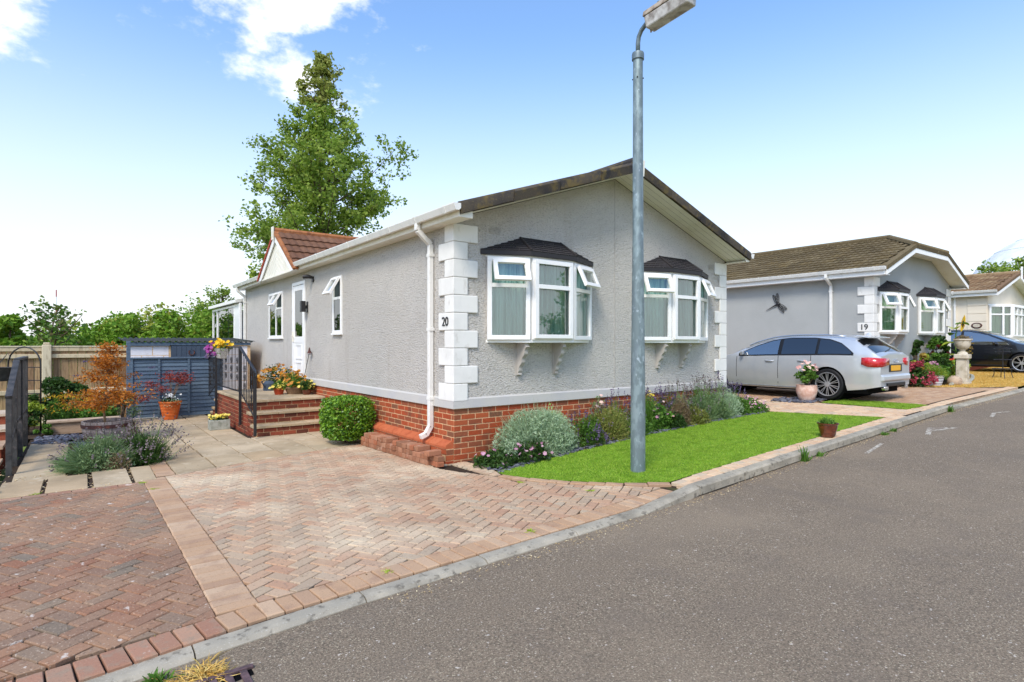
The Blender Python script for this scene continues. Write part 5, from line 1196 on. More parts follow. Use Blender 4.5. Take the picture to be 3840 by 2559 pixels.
x, y = Dp(835, 25); tree('young_tree', 'small yellow green tree growing at the corner of the sun room', 'tree', (x, y, -.6), 4.7, lambda f: interp(f, [(.1, .6), (.4, 1.3), (.7, 1.1), (1, .3)]), 34, 16, .14, 'leaf_hedge_gold', 'leaf_tree', .55, .08, .2, spread=.3)
x, y = Dp(212, 17.5); tree('apple_tree', 'young open apple tree standing behind the wooden fence', 'tree', (x, y, -.5), 3.25, lambda f: interp(f, [(.2, .9), (.6, .95), (.8, .7), (1, .2)]), 26, 9, .15, 'leaf_apple', None, 1, .04, .3, spread=.26)
# far woods at the horizon, radio mast and white dome
P_ = []
for k in range(420):
    px = random.uniform(-900, 1000); d = random.uniform(330, 420); x, y = Dp(px, d); P_.append((x, y, random.uniform(-2, 1.5)+1.2*math.sin(px*.01)))
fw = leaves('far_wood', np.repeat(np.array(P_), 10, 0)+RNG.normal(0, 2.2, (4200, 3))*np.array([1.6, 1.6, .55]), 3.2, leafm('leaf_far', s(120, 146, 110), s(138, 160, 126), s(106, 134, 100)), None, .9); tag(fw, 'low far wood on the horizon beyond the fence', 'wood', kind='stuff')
x, y = Dp(211, 260); ms = thing('radio_mast', 'distant slender red and white radio mast', 'mast', (x, y, -3))
mat('mast_red', s(176, 84, 92), .7, .2); mat('mast_white', s(236, 238, 240), .7, .2)
zs_ = [(-3, 4, 'mast_red'), (4, 8, 'mast_white'), (8, 11.5, 'mast_red'), (11.5, 14.5, 'mast_white'), (14.5, 19.0, 'mast_red'), (19.0, 22.8, 'mast_white'), (22.8, 26, 'mast_red')]
for a, b, m_ in zs_: MB().tube([(x, y, a), (x, y, b)], .22, 6).build('mast_section', m_, ms)
x, y = Dp(3965, 150); dm = thing('storage_dome', 'huge white dome rising behind the cream house', 'dome', (x, y, 0))
mat('dome', s(226, 228, 232), .6, .3, mix=[(s(210, 212, 218), .3, .45, .65)])
q = MB(); q.lathe([(24*math.cos(a), 32*math.sin(a)) for a in np.linspace(0, R(88), 16)], 48, (x, y, -1)); q.build('shell', 'dome', dm, smooth='all', fix=False)
q = MB()
for a in np.linspace(R(10), R(70), 6): q.tube([(x+24.04*math.cos(a)*math.cos(b), y+24.04*math.cos(a)*math.sin(b), 32.05*math.sin(a)-1) for b in np.linspace(0, 6.2832, 49)], .07, 4, cap=False)
q.build('seams', 'mast_white', dm, fix=False)
for px, d, zt, lab in ((3700, 48, 8.4, 'dark tree tip above the roof of the cream house'), (3755, 52, 8.8, 'round tree top before the white dome'), (3835, 46, 8.6, 'green tree top at the right edge before the dome')):
    x, y = Dp(px, d); tree('background_tree', lab, 'tree', (x, y, 0), zt+.1*d*.02, lambda f: interp(f, [(.2, .9), (.6, 1.5), (.9, 1.1), (1, .5)]), 30, 14, .28, 'leaf_tree', None, 1, .14, .3, spread=.5, group='trees behind the cream house')
# trees across the road behind the camera (seen only in the window glass)
for x, y, h, lab in ((18, -14, 9, 'conifer like tree across the road'), (27, -16, 7, 'rounded tree across the road'), (-7, -9, 8, 'tree across the road to the left')):
    tree('street_tree', lab, 'tree', (x, y, -.2), h, lambda f: interp(f, [(.1, 2.2), (.5, 1.7), (1, .2)]), 40, 12, .3, 'leaf_tree', None, 1, .16, .12, spread=.5)
# ------------------------------------------------------------------ house 19 (blue grey, clipped gable)
def plain_house(name, label, xa, xb, ya, yb, zs, zeave, slope, wm_, tm, clipz=None, vo=.4, oh=.28, quoin_m='quoin', nq=9, qh=.23, number=None, gutter_m='gutter', bays=(), tileY=11.5, brickskirt=True):
    xm = (xa+xb)/2; g0 = gz(xa, ya); h = thing(name, label, 'house', (xm, (ya+yb)/2, g0))
    xe0, xe1 = xa-oh, xb+oh
    rt = lambda x: zeave+slope*(x-xe0) if x <= xm else zeave+slope*(xe1-x)
    zr = rt(xm); zc = clipz if clipz else zr; wt = lambda x: min(rt(x), zc)-.16
    xc0 = xe0+(zc-zeave)/slope; xc1 = xe1-(zc-zeave)/slope
    w = MB(); top = [(xb, wt(xb)), (xc1, zc-.16), (xc0, zc-.16), (xa, wt(xa))]
    w.quad((xa, ya, zs), (xb, ya, zs), *[(x, ya, z) for x, z in top]); w.quad((xa, yb, zs), (xa, ya, zs), (xa, ya, wt(xa)), (xa, yb, wt(xa))); w.quad((xb, ya, zs), (xb, yb, zs), (xb, yb, wt(xb)), (xb, ya, wt(xb)))
    w.quad((xb, yb, zs), (xa, yb, zs), *[(x, yb, z) for x, z in top[::-1]]); w.build('wall', wm_, h, fix=False)
    b = MB(); b.box(xa+.01, xb-.01, ya+.01, yb-.01, g0-.4, zs+.01); b.build('plinth', 'brick_dark', h)
    MB().box(xa-.02, xb+.02, ya-.02, yb, zs-.02, zs+.1).build('skirt', 'plaster', h)
    # roof deck with optional clipped front
    yf = ya-vo; yh = yf+(zr-zc)/slope*.85 if clipz else yf; d = MB()
    def slab(ps, th=.1): 
        n = len(ps); d.add([(x, y, z-.02) for x, y, z in ps]+[(x, y, z-th) for x, y, z in ps], [tuple(range(n)), tuple(range(n, 2*n))[::-1]]+[(i, n+i, n+(i+1) % n, (i+1) % n) for i in range(n)])
    slab([(xe0, yf, zeave), (xc0, yf, zc), (xm, yh, zr), (xm, yb+.2, zr), (xe0, yb+.2, zeave)] if clipz else [(xe0, yf, zeave), (xm, yf, zr), (xm, yb+.2, zr), (xe0, yb+.2, zeave)])
    slab([(xe1, yf, zeave), (xe1, yb+.2, zeave), (xm, yb+.2, zr), (xm, yh, zr), (xc1, yf, zc)] if clipz else [(xe1, yf, zeave), (xe1, yb+.2, zeave), (xm, yb+.2, zr), (xm, yf, zr)])
    if clipz: slab([(xc0, yf, zc), (xc1, yf, zc), (xm, yh, zr)])
    roof = d.build('roof', tm, h, fix=False)
    hip = (lambda px, ym: ym > yf+.1 and (rt(px) < zc or ym > yf+(rt(px)-zc)/slope*.85+.1)) if clipz else None
    it = slope_tiles(xe0-.02, zeave, xm, zr, yf+.05, tileY, zoff=-.01, ycl=hip); pieces('roof_tile', it, tm, roof)
    it = slope_tiles(xe1+.02, zeave, xm, zr, yf+.05, yf+3, zoff=-.01, ycl=hip)
    mb = MB(); [mb.add([M @ Vector(v) for v in g[0]], g[1]) for _, g, M in it]; r_ = mb.build('roof_tiles', tm, roof, fix=False); r_['kind'] = 'stuff'
    edge = [(xe0, zeave), (xc0, zc), (xc1, zc), (xe1, zeave)] if clipz else [(xe0, zeave), (xm, zr), (xe1, zeave)]
    for (a, z0), (c, z1) in zip(edge, edge[1:]):     # verge caps, bargeboards, soffits
        v = MB(); v.add([(x, y, z+dz) for x, z in ((a, z0), (c, z1)) for y, dz in ((yf-.03, -.075), (yf-.035, .03), (yf+.08, .045), (yf+.08, -.03))], [(0, 1, 5, 4), (1, 2, 6, 5), (2, 3, 7, 6), (3, 0, 4, 7), (0, 3, 2, 1), (4, 5, 6, 7)]); v.build('verge_cap', tm, roof)
        v = MB(); v.add([(x, y, z+dz) for x, z in ((a, z0), (c, z1)) for y, dz in ((yf-.015, -.20), (yf-.015, -.076), (yf+.01, -.076), (yf+.01, -.20))], [(0, 1, 5, 4), (1, 2, 6, 5), (2, 3, 7, 6), (3, 0, 4, 7), (0, 3, 2, 1), (4, 5, 6, 7)]); v.build('bargeboard', 'upvc', roof)
        v = MB(); v.quad((a, yf+.01, z0-.165), (c, yf+.01, z1-.165), (c, ya-.002, z1-.165), (a, ya-.002, z0-.165)); v.build('soffit', 'soffit', roof, fix=False)
    MB().tube([(xm, yh, zr+.02), (xm, yb+.2, zr+.02)], .09, 8).build('ridge_cap', tm, roof)
    if clipz:
        for xq in (xc0, xc1): MB().tube([(xq, yf, zc+.02), (xm, yh, zr+.03)], .08, 8).build('hip_cap', tm, roof)
    for xe, sg in ((xe0, -1), (xe1, 1)):
        f = MB(); p, q = sorted((xe+sg*.004, xe-sg*.02)); f.box(p, q, yf+.02, yb, zeave-.19, zeave-.03); p, q = sorted((xe-sg*.02, xa if sg < 0 else xb)); f.box(p, q, yf+.02, yb, zeave-.19, zeave-.175); f.build('fascia', 'upvc', roof)
        gutter_run('gutter', h, xe+sg*.006, yf-.0, yb, zeave+.01, sg=sg, m=gutter_m, brk=3.0)
    if nq:
        zq = min(wt(xa), zeave-.19)-.01
        for xc, sd_ in ((xa, -1), (xb, 1)): quoins(h, xc, ya, sd_, zq, qh, nq, firstlong='F', m=quoin_m)
    return h, rt, roof, (xe0, xe1, yf)
X19A, X19B, Y19 = 16.1, 21.9, 6.05
h19, rt19, roof19, e19 = plain_house('park_home', 'blue grey rendered bungalow numbered 19 with clipped mossy tiled gable', X19A, X19B, Y19, 17.5, .62, 3.40, .375, 'render19', 'tile19', clipz=4.12, nq=9, qh=.232)
bay(h19, 16.40, 16.95, 17.62, 18.2, Y19, .22, 1.78, 2.84, 2.44, curtain='curtain_green', brk=(17.0, 17.55), rz1=3.14, rpts=(16.95, 17.6), zb=1.4)
bay(h19, 19.15, 19.70, 20.4, 20.98, Y19, .22, 1.78, 2.84, 2.44, curtain='curtain_green', brk=(19.75, 20.35), rz1=3.14, rpts=(19.7, 20.4), zb=1.4)
o = ob('house_number', text_mesh('19', .2), 'letter', h19); o.matrix_local = Matrix.Translation(Vector((X19A-.033, Y19+.2, 3.2-.232*5.5))-org(h19)) @ wallm('S')
o = ob('house_number', text_mesh('19', .12), 'letter', h19); o.matrix_local = Matrix.Translation(Vector((X19B-.12, Y19-.033, 3.2-.232*5.5))-org(h19)) @ wallm('F')
downpipe(h19, X19A, 7.05, 3.33, gz(16, 7), e19[0]-.06, zclip=(2.9, 1.6))
# small open window on the side wall, mostly behind house 20
PS19 = lambda c, d, z: (X19A-d, -c, z)
mb = MB(); frame_rect(mb, -11.2, -10.55, 1.75, 2.85, .06, .03, PS19); w19 = mb.build('window', 'upvc', h19)
MB().quad(PS19(-11.14, .01, 1.81), PS19(-10.61, .01, 1.81), PS19(-10.61, .01, 2.79), PS19(-11.14, .01, 2.79)).build('pane', 'glass_dark', w19, fix=False); MB().quad(PS19(-11.16, .003, 1.78), PS19(-10.58, .003, 1.78), PS19(-10.58, .003, 2.82), PS19(-11.16, .003, 2.82)).build('room_dark', 'room_shade', w19, fix=False)
sash(w19, PS19, -11.15, -10.6, 2.4, 2.8, R(18), d0=.03, fw=.05)
# dragonfly wall ornament
DY, DZ = 8.54, 2.62
df = thing('dragonfly_ornament', 'black metal dragonfly ornament on the blue grey side wall', 'ornament', (X19A-.02, DY, DZ))
q = MB(); body = [(X19A-.03, DY-.09, DZ+.04), (X19A-.045, DY-.015, DZ+.015), (X19A-.04, DY+.09, DZ-.03), (X19A-.03, DY+.23, DZ-.10), (X19A-.025, DY+.33, DZ-.15)]; q.tube(body, [.024, .028, .017, .010, .005], 8); q.build('body', 'black_metal', df, smooth='all')
for (ey, ez, wd) in ((.0, .33, .05), (.12, .29, .045), (-.28, -.13, .05), (-.2, -.22, .045)):
    a = Vector((0, DY-.02, DZ+.02)); e = Vector((0, DY+ey, DZ+ez)); d = (e-a); L = d.length; d.normalize(); nrm = Vector((0, -d.z, d.y)); wg = MB()
    ring = [a+d*L*t+nrm*wd*sgn*math.sin(math.pi*min(1, t*.92+.05))**.6 for t, sgn in [(k/7, 1) for k in range(8)]+[(k/7, -1) for k in range(7, -1, -1)]]
    rp = [(X19A-.03, p.y, p.z) for p in ring]; wg.tube(rp+[rp[0]], .007, 5, cap=False)
    for k in range(1, 7): wg.tube([rp[k], rp[15-k]], .005, 4, cap=False)
    wg.tube([(X19A-.03, a.y, a.z), (X19A-.03, e.y, e.z)], .006, 4); wg.build('wing', 'black_metal', df, fix=False)
# ------------------------------------------------------------------ house 18 (cream)
X18A, Y18 = 27.45, 6.4
h18, rt18, roof18, e18 = plain_house('park_home', 'cream bungalow with brown tiled roof at the right edge', X18A, X18A+5.9, Y18, 18, 1.3, 3.50, .268, 'render18', 'tile18', vo=.35, nq=0, tileY=15)
for k in range(7):
    MB().box(X18A-.025, X18A-.001, Y18+.02, Y18+.62, 1.45+k*.3, 1.45+k*.3+.288).build('quoin', 'render18', h18, bevel=.012)
downpipe(h18, X18A, Y18+1.0, 3.53, gz(28, 7), e18[0]-.06, zclip=(3.0,))
bay(h18, 27.56, 28.35, 30.3, 31.1, Y18, .5, 1.75, 2.98, 2.62, curtain='curtain_green', roof=False, open_=(None, None, None), mull=((.6,), (.33, .66), ()))
fn = MB(); xm18 = X18A+2.95; fn.prism([(xm18-.08, rt18(xm18)+.25), (xm18+.08, rt18(xm18)+.25), (xm18+.06, rt18(xm18)-.25), (xm18-.06, rt18(xm18)-.25)], 'y', e18[2]-.08, e18[2]-.04); fn.build('finial', 'upvc', roof18)
t = thing('name_plaque', 'small brown oval house plaque on the cream wall', 'plaque', (X18A-.03, Y18+.3, 2.2))
q = MB(); q.add([(X18A-.03-dx, Y18+.32+.17*math.cos(a)*k, 2.2+.11*math.sin(a)*k) for dx, k in ((0, 1), (.015, 1), (.02, .85)) for a in np.linspace(0, 2*math.pi, 17)[:-1]], [(i*16+j, i*16+(j+1) % 16, (i+1)*16+(j+1) % 16, (i+1)*16+j) for i in range(2) for j in range(16)]+[tuple(range(32, 48))]); q.build('plate', 'hoop', t)
q = MB(); q.add([(X18A-.053, Y18+.32+.12*math.cos(a), 2.2+.07*math.sin(a)) for a in np.linspace(0, 2*math.pi, 17)[:-1]], [tuple(range(16))]); q.build('inset', 'stone_pale', t, fix=False)
# ------------------------------------------------------------------ cars (local: +y forward, rear bumper at y=0, x right, z up from the ground)
mat('paint_silver', s(206, 208, 209), .3, .5, metal=.5, coat=.6, mix=[(s(188, 194, 200), 4, .45, .65, .4)])
mat('paint_black', s(16, 17, 24), .25, .5, metal=.2, coat=.8)
mat('car_trim', s(18, 18, 20), .45, .4); mat('car_cavity', s(8, 8, 9), .9, .1); mat('alloy', s(206, 208, 212), .3, .5, metal=.7); mat('tail_red', s(190, 16, 26), .2, .6, coat=.6, mix=[(s(232, 96, 96), 8, .5, .62, .6)])
mat('plate_yellow', s(236, 172, 24), .45, .4); mat('chrome', s(216, 218, 222), .18, .5, metal=.9); mat('seat_cloth', s(40, 40, 44), .85, .2); mat('lamp_clear', s(226, 230, 234), .15, .6, coat=.5)
def lerp_prof(pts): return lambda y: interp(y, pts)
def smooth_prof(pts, r=.06):
    f = lerp_prof(pts); return lambda y: sum(f(y+d*r) for d in (-1, -.5, 0, .5, 1))/5
def car(name, label, loc, rz, S):
    t = thing(name, label, 'car', loc, rz, local=True); L, W2, paint = S['L'], S['W']/2, S['paint']
    top = smooth_prof(S['top'], .05); belt = lerp_prof(S['belt']); plan = smooth_prof(S['plan'], .04); sill = smooth_prof(S['sill'], .03); WR = S['wr']+.045
    roofz = S['H']
    def hw(y, z):          # half width at height z
        w = W2*plan(y); b = belt(y)
        if z < .34: f = .935+.05*(z-.15)/.19
        elif z < .62: f = .985+.015*(z-.34)/.28
        elif z <= b: f = 1-.035*((z-.62)/(max(b, .7)-.62))**1.6
        else: f = .965-(.965-S['tumble'])*((z-b)/(roofz-b))**1.12
        return w*f
    def bot(y):
        z = sill(y)
        for wy in S['wheels']:
            d = abs(y-wy)
            if d < WR: z = max(z, S['wr']+math.sqrt(WR*WR-d*d)*1.0)
        return z
    ys = sorted(set([round(v, 4) for v in np.linspace(0, L, 110)]+[round(wy+sg*WR*k, 4) for wy in S['wheels'] for sg in (-1, 1) for k in (.999, .97, .9)]))
    NS, NT = 14, 7; V = []; ring = NS+NT
    for y in ys:
        zt = top(y); zb = min(bot(y), zt-.12); edge = .085 if zt > belt(y)+.25 else .05; zs = zt-edge
        for i in range(NS):
            u = i/(NS-1); z = zb+(zs-zb)*u; V.append((hw(y, z), y, z))
        xe = hw(y, zs)
        for k in range(1, NT+1):
            a = k/NT; xx = xe*(1-a) if a > .0 else xe; V.append((xe*(1-a**1.25), y, zs+edge*(1-(1-a)**2.6)*1.0))
    n = len(ys); mb = MB(); mb.v = V+[(-x, y, z) for x, y, z in V]; off = n*ring
    for j in range(n-1):
        for i in range(ring-1):
            a, b, c, d = j*ring+i, j*ring+i+1, (j+1)*ring+i+1, (j+1)*ring+i
            mb.f += [(a, b, c, d), (off+d, off+c, off+b, off+a)]
    for j in (0, n-1):
        A = [j*ring+i for i in range(ring)]; B = [off+j*ring+i for i in range(ring)]
        for i in range(ring-1): mb.f.append((A[i], A[i+1], B[i+1], B[i]))
    body = mb.build('body', paint, t, smooth=35)
    # dark underbody and wheel wells
    u = MB(); u.box(-W2*.9, W2*.9, .25, L-.3, .17, .34)
    for wy in S['wheels']: u.tube([(-W2*.93, wy, S['wr']), (W2*.93, wy, S['wr'])], WR-.006, 28)
    u.build('underbody', 'car_cavity', t)
    def side_panel(ya, yb, zlo, zhi, sg, nm, m, off_=.006, n_=14, par=None):
        q = MB(); yv = np.linspace(ya, yb, n_)
        for y in yv:
            a, b = zlo(y), zhi(y)
            for k in range(5):
                z = a+(b-a)*k/4; q.v.append((sg*(hw(y, z)+off_), y, z))
        for j in range(n_-1):
            for k in range(4): q.f.append((j*5+k, j*5+k+1, (j+1)*5+k+1, (j+1)*5+k) if sg < 0 else (j*5+k, (j+1)*5+k, (j+1)*5+k+1, j*5+k+1))
        return q.build(nm, m, par or t, fix=False, smooth='all')
    roofedge = lambda y: top(y)-.10
    for sg in (-1, 1):
        band = side_panel(S['win'][0][0]-.05, S['win'][-1][1]+.05, lambda y: belt(y)+.004, lambda y: max(belt(y)+.008, min(S['wintop'](y)+.022, top(y)-.07)), sg, 'window_surround', 'car_trim', .004, 40)
        for (ya, yb, ml, mm) in S['win']:
            side_panel(ya, yb, lambda y: belt(y)+.03+max(0, ml*(ya+.25-y)), lambda y: max(belt(y)+.034, min(S['wintop'](y), top(y)-.09)), sg, 'side_window', mm, .009, 22, band)
        for dy in S['doors']: side_panel(dy-.006, dy+.006, lambda y: max(.3, bot(y)+.02), lambda y: belt(y)+.0, sg, 'door_gap', 'car_cavity', .002, 2)
        for hy in S['handles']:
            q = MB(); zz = belt(hy)-.13; q.tube([(sg*(hw(hy-.1, zz)+.0), hy-.11, zz), (sg*(hw(hy, zz)+.028), hy-.08, zz+.004), (sg*(hw(hy, zz)+.03), hy+.07, zz+.008), (sg*hw(hy+.1, zz), hy+.1, zz+.006)], .016, 6); q.build('door_handle', S['hmat'], t, smooth='all')
        q = MB(); my = S['mirror']; zz = belt(my)+.08; x_ = hw(my, zz)
        q.add([(sg*(x_+dx), my+dy, zz+dz) for dx, dy, dz in ((0.01, .02, -.05), (.19, -.02, -.06), (.21, -.03, .05), (.04, .0, .06), (.03, .10, -.04), (.17, .06, -.045), (.18, .05, .035), (.05, .09, .045))], [(0, 1, 2, 3), (7, 6, 5, 4), (0, 4, 5, 1), (1, 5, 6, 2), (2, 6, 7, 3), (3, 7, 4, 0)])
        q.build('wing_mirror', S.get('mirrormat', paint), t, bevel=.02)
        side_panel(.42, L-.5, lambda y: .20, lambda y: .235, sg, 'sill_trim', S['sillmat'], .012, 30) if False else None
        q = MB(); q.beam((sg*W2*.945, S['wheels'][0]+WR+.02, .225), (sg*W2*.945, S['wheels'][1]-WR-.02, .225), .05, .045); q.build('sill_trim', S['sillmat'], t, bevel=.01)
        if S.get('rails'):
            q = MB(); q.tube([(sg*(hw(y, top(y)-.08)-.03), y, top(y)-.018) for y in np.linspace(.75, 3.0, 12)], .018, 6); q.build('roof_rail', 'chrome', t, smooth='all')
        # wheels
        for wy in S['wheels']:
            r = S['wr']; xo = sg*(W2*.985); wh = MB(); n_ = 40
            prof = [(r*.70, -.19), (r*.97, -.19), (r, -.16), (r, -.05), (r*.985, -.015), (r*.93, .0), (r*.78, .0), (r*.765, -.012)]
            wh.v = [(xo+sg*px, wy+pr*math.cos(2*math.pi*k/n_), r+pr*math.sin(2*math.pi*k/n_)) for pr, px in prof for k in range(n_)]
            wh.f = [(i*n_+k, i*n_+(k+1) % n_, (i+1)*n_+(k+1) % n_, (i+1)*n_+k) for i in range(len(prof)-1) for k in range(n_)]
            tyre = wh.build('wheel', 'rubber', t, smooth=35)
            rm = MB(); prof = [(r*.77, -.006), (r*.755, .004), (r*.72, .0), (r*.70, -.05), (r*.70, -.15)]
            rm.v = [(xo+sg*px, wy+pr*math.cos(2*math.pi*k/n_), r+pr*math.sin(2*math.pi*k/n_)) for pr, px in prof for k in range(n_)]; rm.f = [(i*n_+k, i*n_+(k+1) % n_, (i+1)*n_+(k+1) % n_, (i+1)*n_+k) for i in range(len(prof)-1) for k in range(n_)]
            for sp in range(S['spokes']):
                for dd_ in (-.13, 0, .13) if S['spokes'] < 7 else (-.08, .08):
                    a = 2*math.pi*sp/S['spokes']+.3; a0, a1 = a+dd_*.55, a+dd_*1.25
                    rm.beam((xo-sg*.02, wy+r*.12*math.cos(a0), r+r*.12*math.sin(a0)), (xo-sg*.008, wy+r*.735*math.cos(a1), r+r*.735*math.sin(a1)), .011, .02, up=(sg, 0, 0))
            rm.tube([(xo-sg*.05, wy, r), (xo+sg*.004, wy, r)], r*.17, 18); rm.build('rim', 'alloy', tyre, smooth=30)
            dk = MB(); dk.tube([(xo-sg*.12, wy, r), (xo-sg*.10, wy, r)], r*.69, 28); dk.build('brake_disc', 'car_cavity', tyre)
    # glass: windscreen and rear window follow the top surface
    def top_panel(ya, yb, inset, nm, m, lift=.006):
        q = MB(); n_, k_ = 8, 9
        for y in np.linspace(ya, yb, n_):
            zt = top(y); edge = .085 if zt > belt(y)+.25 else .05; xe = hw(y, zt-edge)-inset
            for k in range(k_):
                u_ = -1+2*k/(k_-1); au = 1-abs(u_)*(xe/(xe+inset)); a = au**(1/1.25) if au > 0 else 0; z = zt-edge+edge*(1-(1-a)**2.6); q.v.append((u_*xe, y, z+lift))
        q.f = [(j*k_+k, j*k_+k+1, (j+1)*k_+k+1, (j+1)*k_+k) for j in range(n_-1) for k in range(k_-1)]
        return q.build(nm, m, t, smooth='all', fix=False)
    for a in S['screens']: top_panel(*a)
    # simple seats inside
    for sx in (-.38, .38):
        for sy in S['seats']:
            q = MB(); q.box(sx-.24, sx+.24, sy-.1, sy+.05, .5, 1.12); q.box(sx-.13, sx+.13, sy-.1, sy+.0, 1.12, 1.30); q.build('seat', 'seat_cloth', t, bevel=.06)
    return t, hw, top
est = dict(L=4.93, W=1.86, H=1.45, paint='paint_silver', tumble=.72, wr=.345, wheels=(1.05, 3.96), spokes=10, hmat='paint_silver', sillmat='chrome', rails=True,
    top=[(0, 1.0), (.07, 1.05), (.52, 1.385), (.7, 1.425), (1.1, 1.455), (1.9, 1.46), (2.35, 1.42), (2.75, 1.32), (3.1, 1.18), (3.45, 1.02), (3.7, .975), (4.5, .86), (4.8, .74), (4.93, .62)],
    belt=[(0, .985), (1, .99), (2.2, .965), (3.6, .92), (4.93, .6)], plan=[(0, .86), (.12, .93), (.5, .985), (1.2, 1), (3.4, 1), (4.2, .97), (4.65, .88), (4.93, .72)], sill=[(0, .34), (.3, .27), (.7, .22), (4.3, .2), (4.7, .22), (4.93, .3)],
    win=[(.56, 1.27, 0, 'car_glass'), (1.33, 2.13, 0, 'car_glass'), (2.22, 3.2, 0, 'car_glass_clear')], wintop=lambda y: interp(y, [(.5, 1.01), (.62, 1.11), (.8, 1.24), (1.05, 1.325), (1.4, 1.36), (2.0, 1.365), (2.4, 1.31), (2.8, 1.18), (3.2, 1.0), (3.5, .93)]),
    doors=(1.42, 2.2, 3.3), handles=(1.62, 2.42), mirror=3.08, screens=[(2.55, 3.42, .06, 'windscreen', 'car_glass_clear'), (.10, .50, .05, 'rear_window', 'car_glass')], seats=(1.3, 2.2))
CZ = gz(12.8, 5.7)+.03
c1, hw1, top1 = car('estate_car', 'silver estate car parked on the driveway of house 19', (13.57, 4.68, CZ), R(-.5), est); c1.scale = (.92, .94, .96)
# rear details of the estate
for sg in (-1, 1):
    q = MB(); pts = [(.50, .78), (.50, .93), (.70, .945), (.775, .93)]
    zf = lambda u: [(.46, .775), (.46, .90), (.80, .93), (.80, .755)]
    V = []
    for (x, z) in [(.44, .80), (.44, .925), (.62, .935), (.62, .77), (.775, .935), (.775, .75)]: V.append((sg*x, -.012 if x < .7 else .004, z))
    for y, za, zb in ((.10, .745, .945), (.22, .75, .95), (.34, .80, .945)): V += [(sg*(hw1(y, zb)+.012), y, zb), (sg*(hw1(y, za)+.012), y, za)]
    V = [V[1], V[0], V[2], V[3], V[4], V[5]]+V[6:]
    q.v = V; q.f = [(2*i, 2*i+1, 2*i+3, 2*i+2) for i in range(len(V)//2-1)]
    tl = q.build('tail_light', 'tail_red', c1, smooth='all', fix=False); so = tl.modifiers.new('solid', 'SOLIDIFY'); so.thickness = .03
    q = MB(); q.tube([(sg*.60, .04, .30), (sg*.60, -.03, .30)], .045, 14); q.tube([(sg*.50, .04, .30), (sg*.50, -.03, .30)], .045, 14); q.build('exhaust_pipe', 'chrome', c1, smooth=30)
MB().box(-.26, .26, -.014, .02, .66, .775).build('number_plate', 'plate_yellow', c1, bevel=.004)
MB().box(-.36, .36, -.008, .02, .635, .80).build('plate_recess', 'car_trim', c1, bevel=.01)
MB().box(-.46, .46, -.016, .02, .805, .825).build('boot_trim', 'chrome', c1)
q = MB(); 
for dx in (-.075, -.025, .025, .075): q.tube([(dx+.035*math.cos(a), -.012, .875+.035*math.sin(a)) for a in np.linspace(0, 6.2832, 15)], .006, 5, cap=False)
q.build('badge', 'chrome', c1, fix=False)
q = MB(); q.add([(x, y, z) for z0, z1, o_ in ((.46, .57, 0),) for (x, y, z) in [(-.80, .03, .42), (.80, .03, .42), (.74, -.055, .46), (-.74, -.055, .46), (-.80, .03, .60), (.80, .03, .60), (.74, -.05, .57), (-.74, -.05, .57)]], [(0, 3, 2, 1), (4, 5, 6, 7), (0, 1, 5, 4), (1, 2, 6, 5), (2, 3, 7, 6), (3, 0, 4, 7)]); q.build('rear_bumper', 'paint_silver', c1, bevel=.025)
MB().box(-.5, .5, -.03, .06, .335, .405).build('diffuser', 'car_trim', c1, bevel=.01)
q = MB(); q.add([(x, y, z) for x, y, z in [(-.62, .56, 1.43), (.62, .56, 1.43), (.58, .30, 1.385), (-.58, .30, 1.385), (-.62, .56, 1.40), (.62, .56, 1.40), (.58, .31, 1.36), (-.58, .31, 1.36)]], [(0, 1, 2, 3), (7, 6, 5, 4), (0, 4, 5, 1), (1, 5, 6, 2), (2, 6, 7, 3), (3, 7, 4, 0)]); q.build('spoiler', 'paint_silver', c1, bevel=.01)
q = MB(); q.tube([(-.28, .09, 1.08), (.05, .14, 1.12), (.2, .17, 1.15)], .011, 5); q.build('rear_wiper', 'car_trim', c1)
q = MB(); q.add([(0, .62, 1.445), (0, .48, 1.44), (0, .52, 1.50), (.02, .55, 1.44), (-.02, .55, 1.44)], [(0, 3, 2), (3, 1, 2), (1, 4, 2), (4, 0, 2)]); q.build('aerial_fin', 'paint_silver', c1)
hat = dict(L=4.15, W=1.78, H=1.47, paint='paint_black', tumble=.72, wr=.315, wheels=(.72, 3.32), spokes=7, hmat='paint_black', sillmat='car_trim',
    top=[(0, .92), (.06, 1.0), (.28, 1.36), (.6, 1.44), (1.2, 1.47), (1.9, 1.46), (2.3, 1.39), (2.8, 1.18), (3.15, 1.02), (3.4, .96), (3.85, .84), (4.05, .72), (4.15, .6)],
    belt=[(0, .95), (1, .94), (2.2, .9), (3.2, .88), (4.15, .6)], plan=[(0, .86), (.1, .92), (.5, .985), (1.2, 1), (2.9, 1), (3.5, .97), (3.9, .88), (4.15, .72)], sill=[(0, .32), (.4, .22), (3.7, .2), (4.15, .28)],
    win=[(.42, .84, .6, 'car_glass'), (.88, 1.68, 0, 'car_glass_clear'), (1.76, 3.0, 0, 'car_glass_clear')], wintop=lambda y: interp(y, [(.3, 1.15), (.7, 1.34), (1.3, 1.385), (1.9, 1.37), (2.4, 1.25), (3.0, .97)]),
    doors=(.86, 1.72, 3.05), handles=(1.0, 1.95), mirror=2.62, screens=[(2.15, 3.12, .06, 'windscreen', 'car_glass_clear'), (.08, .27, .06, 'rear_window', 'car_glass')], seats=(1.1, 2.0), mirrormat='paint_black')
BZ = gz(25.4, 5.5)
c2, hw2, top2 = car('hatchback_car', 'black hatchback car parked beyond house 19', (24.5+.89, 4.84+3.32, BZ+.004), math.pi, hat)
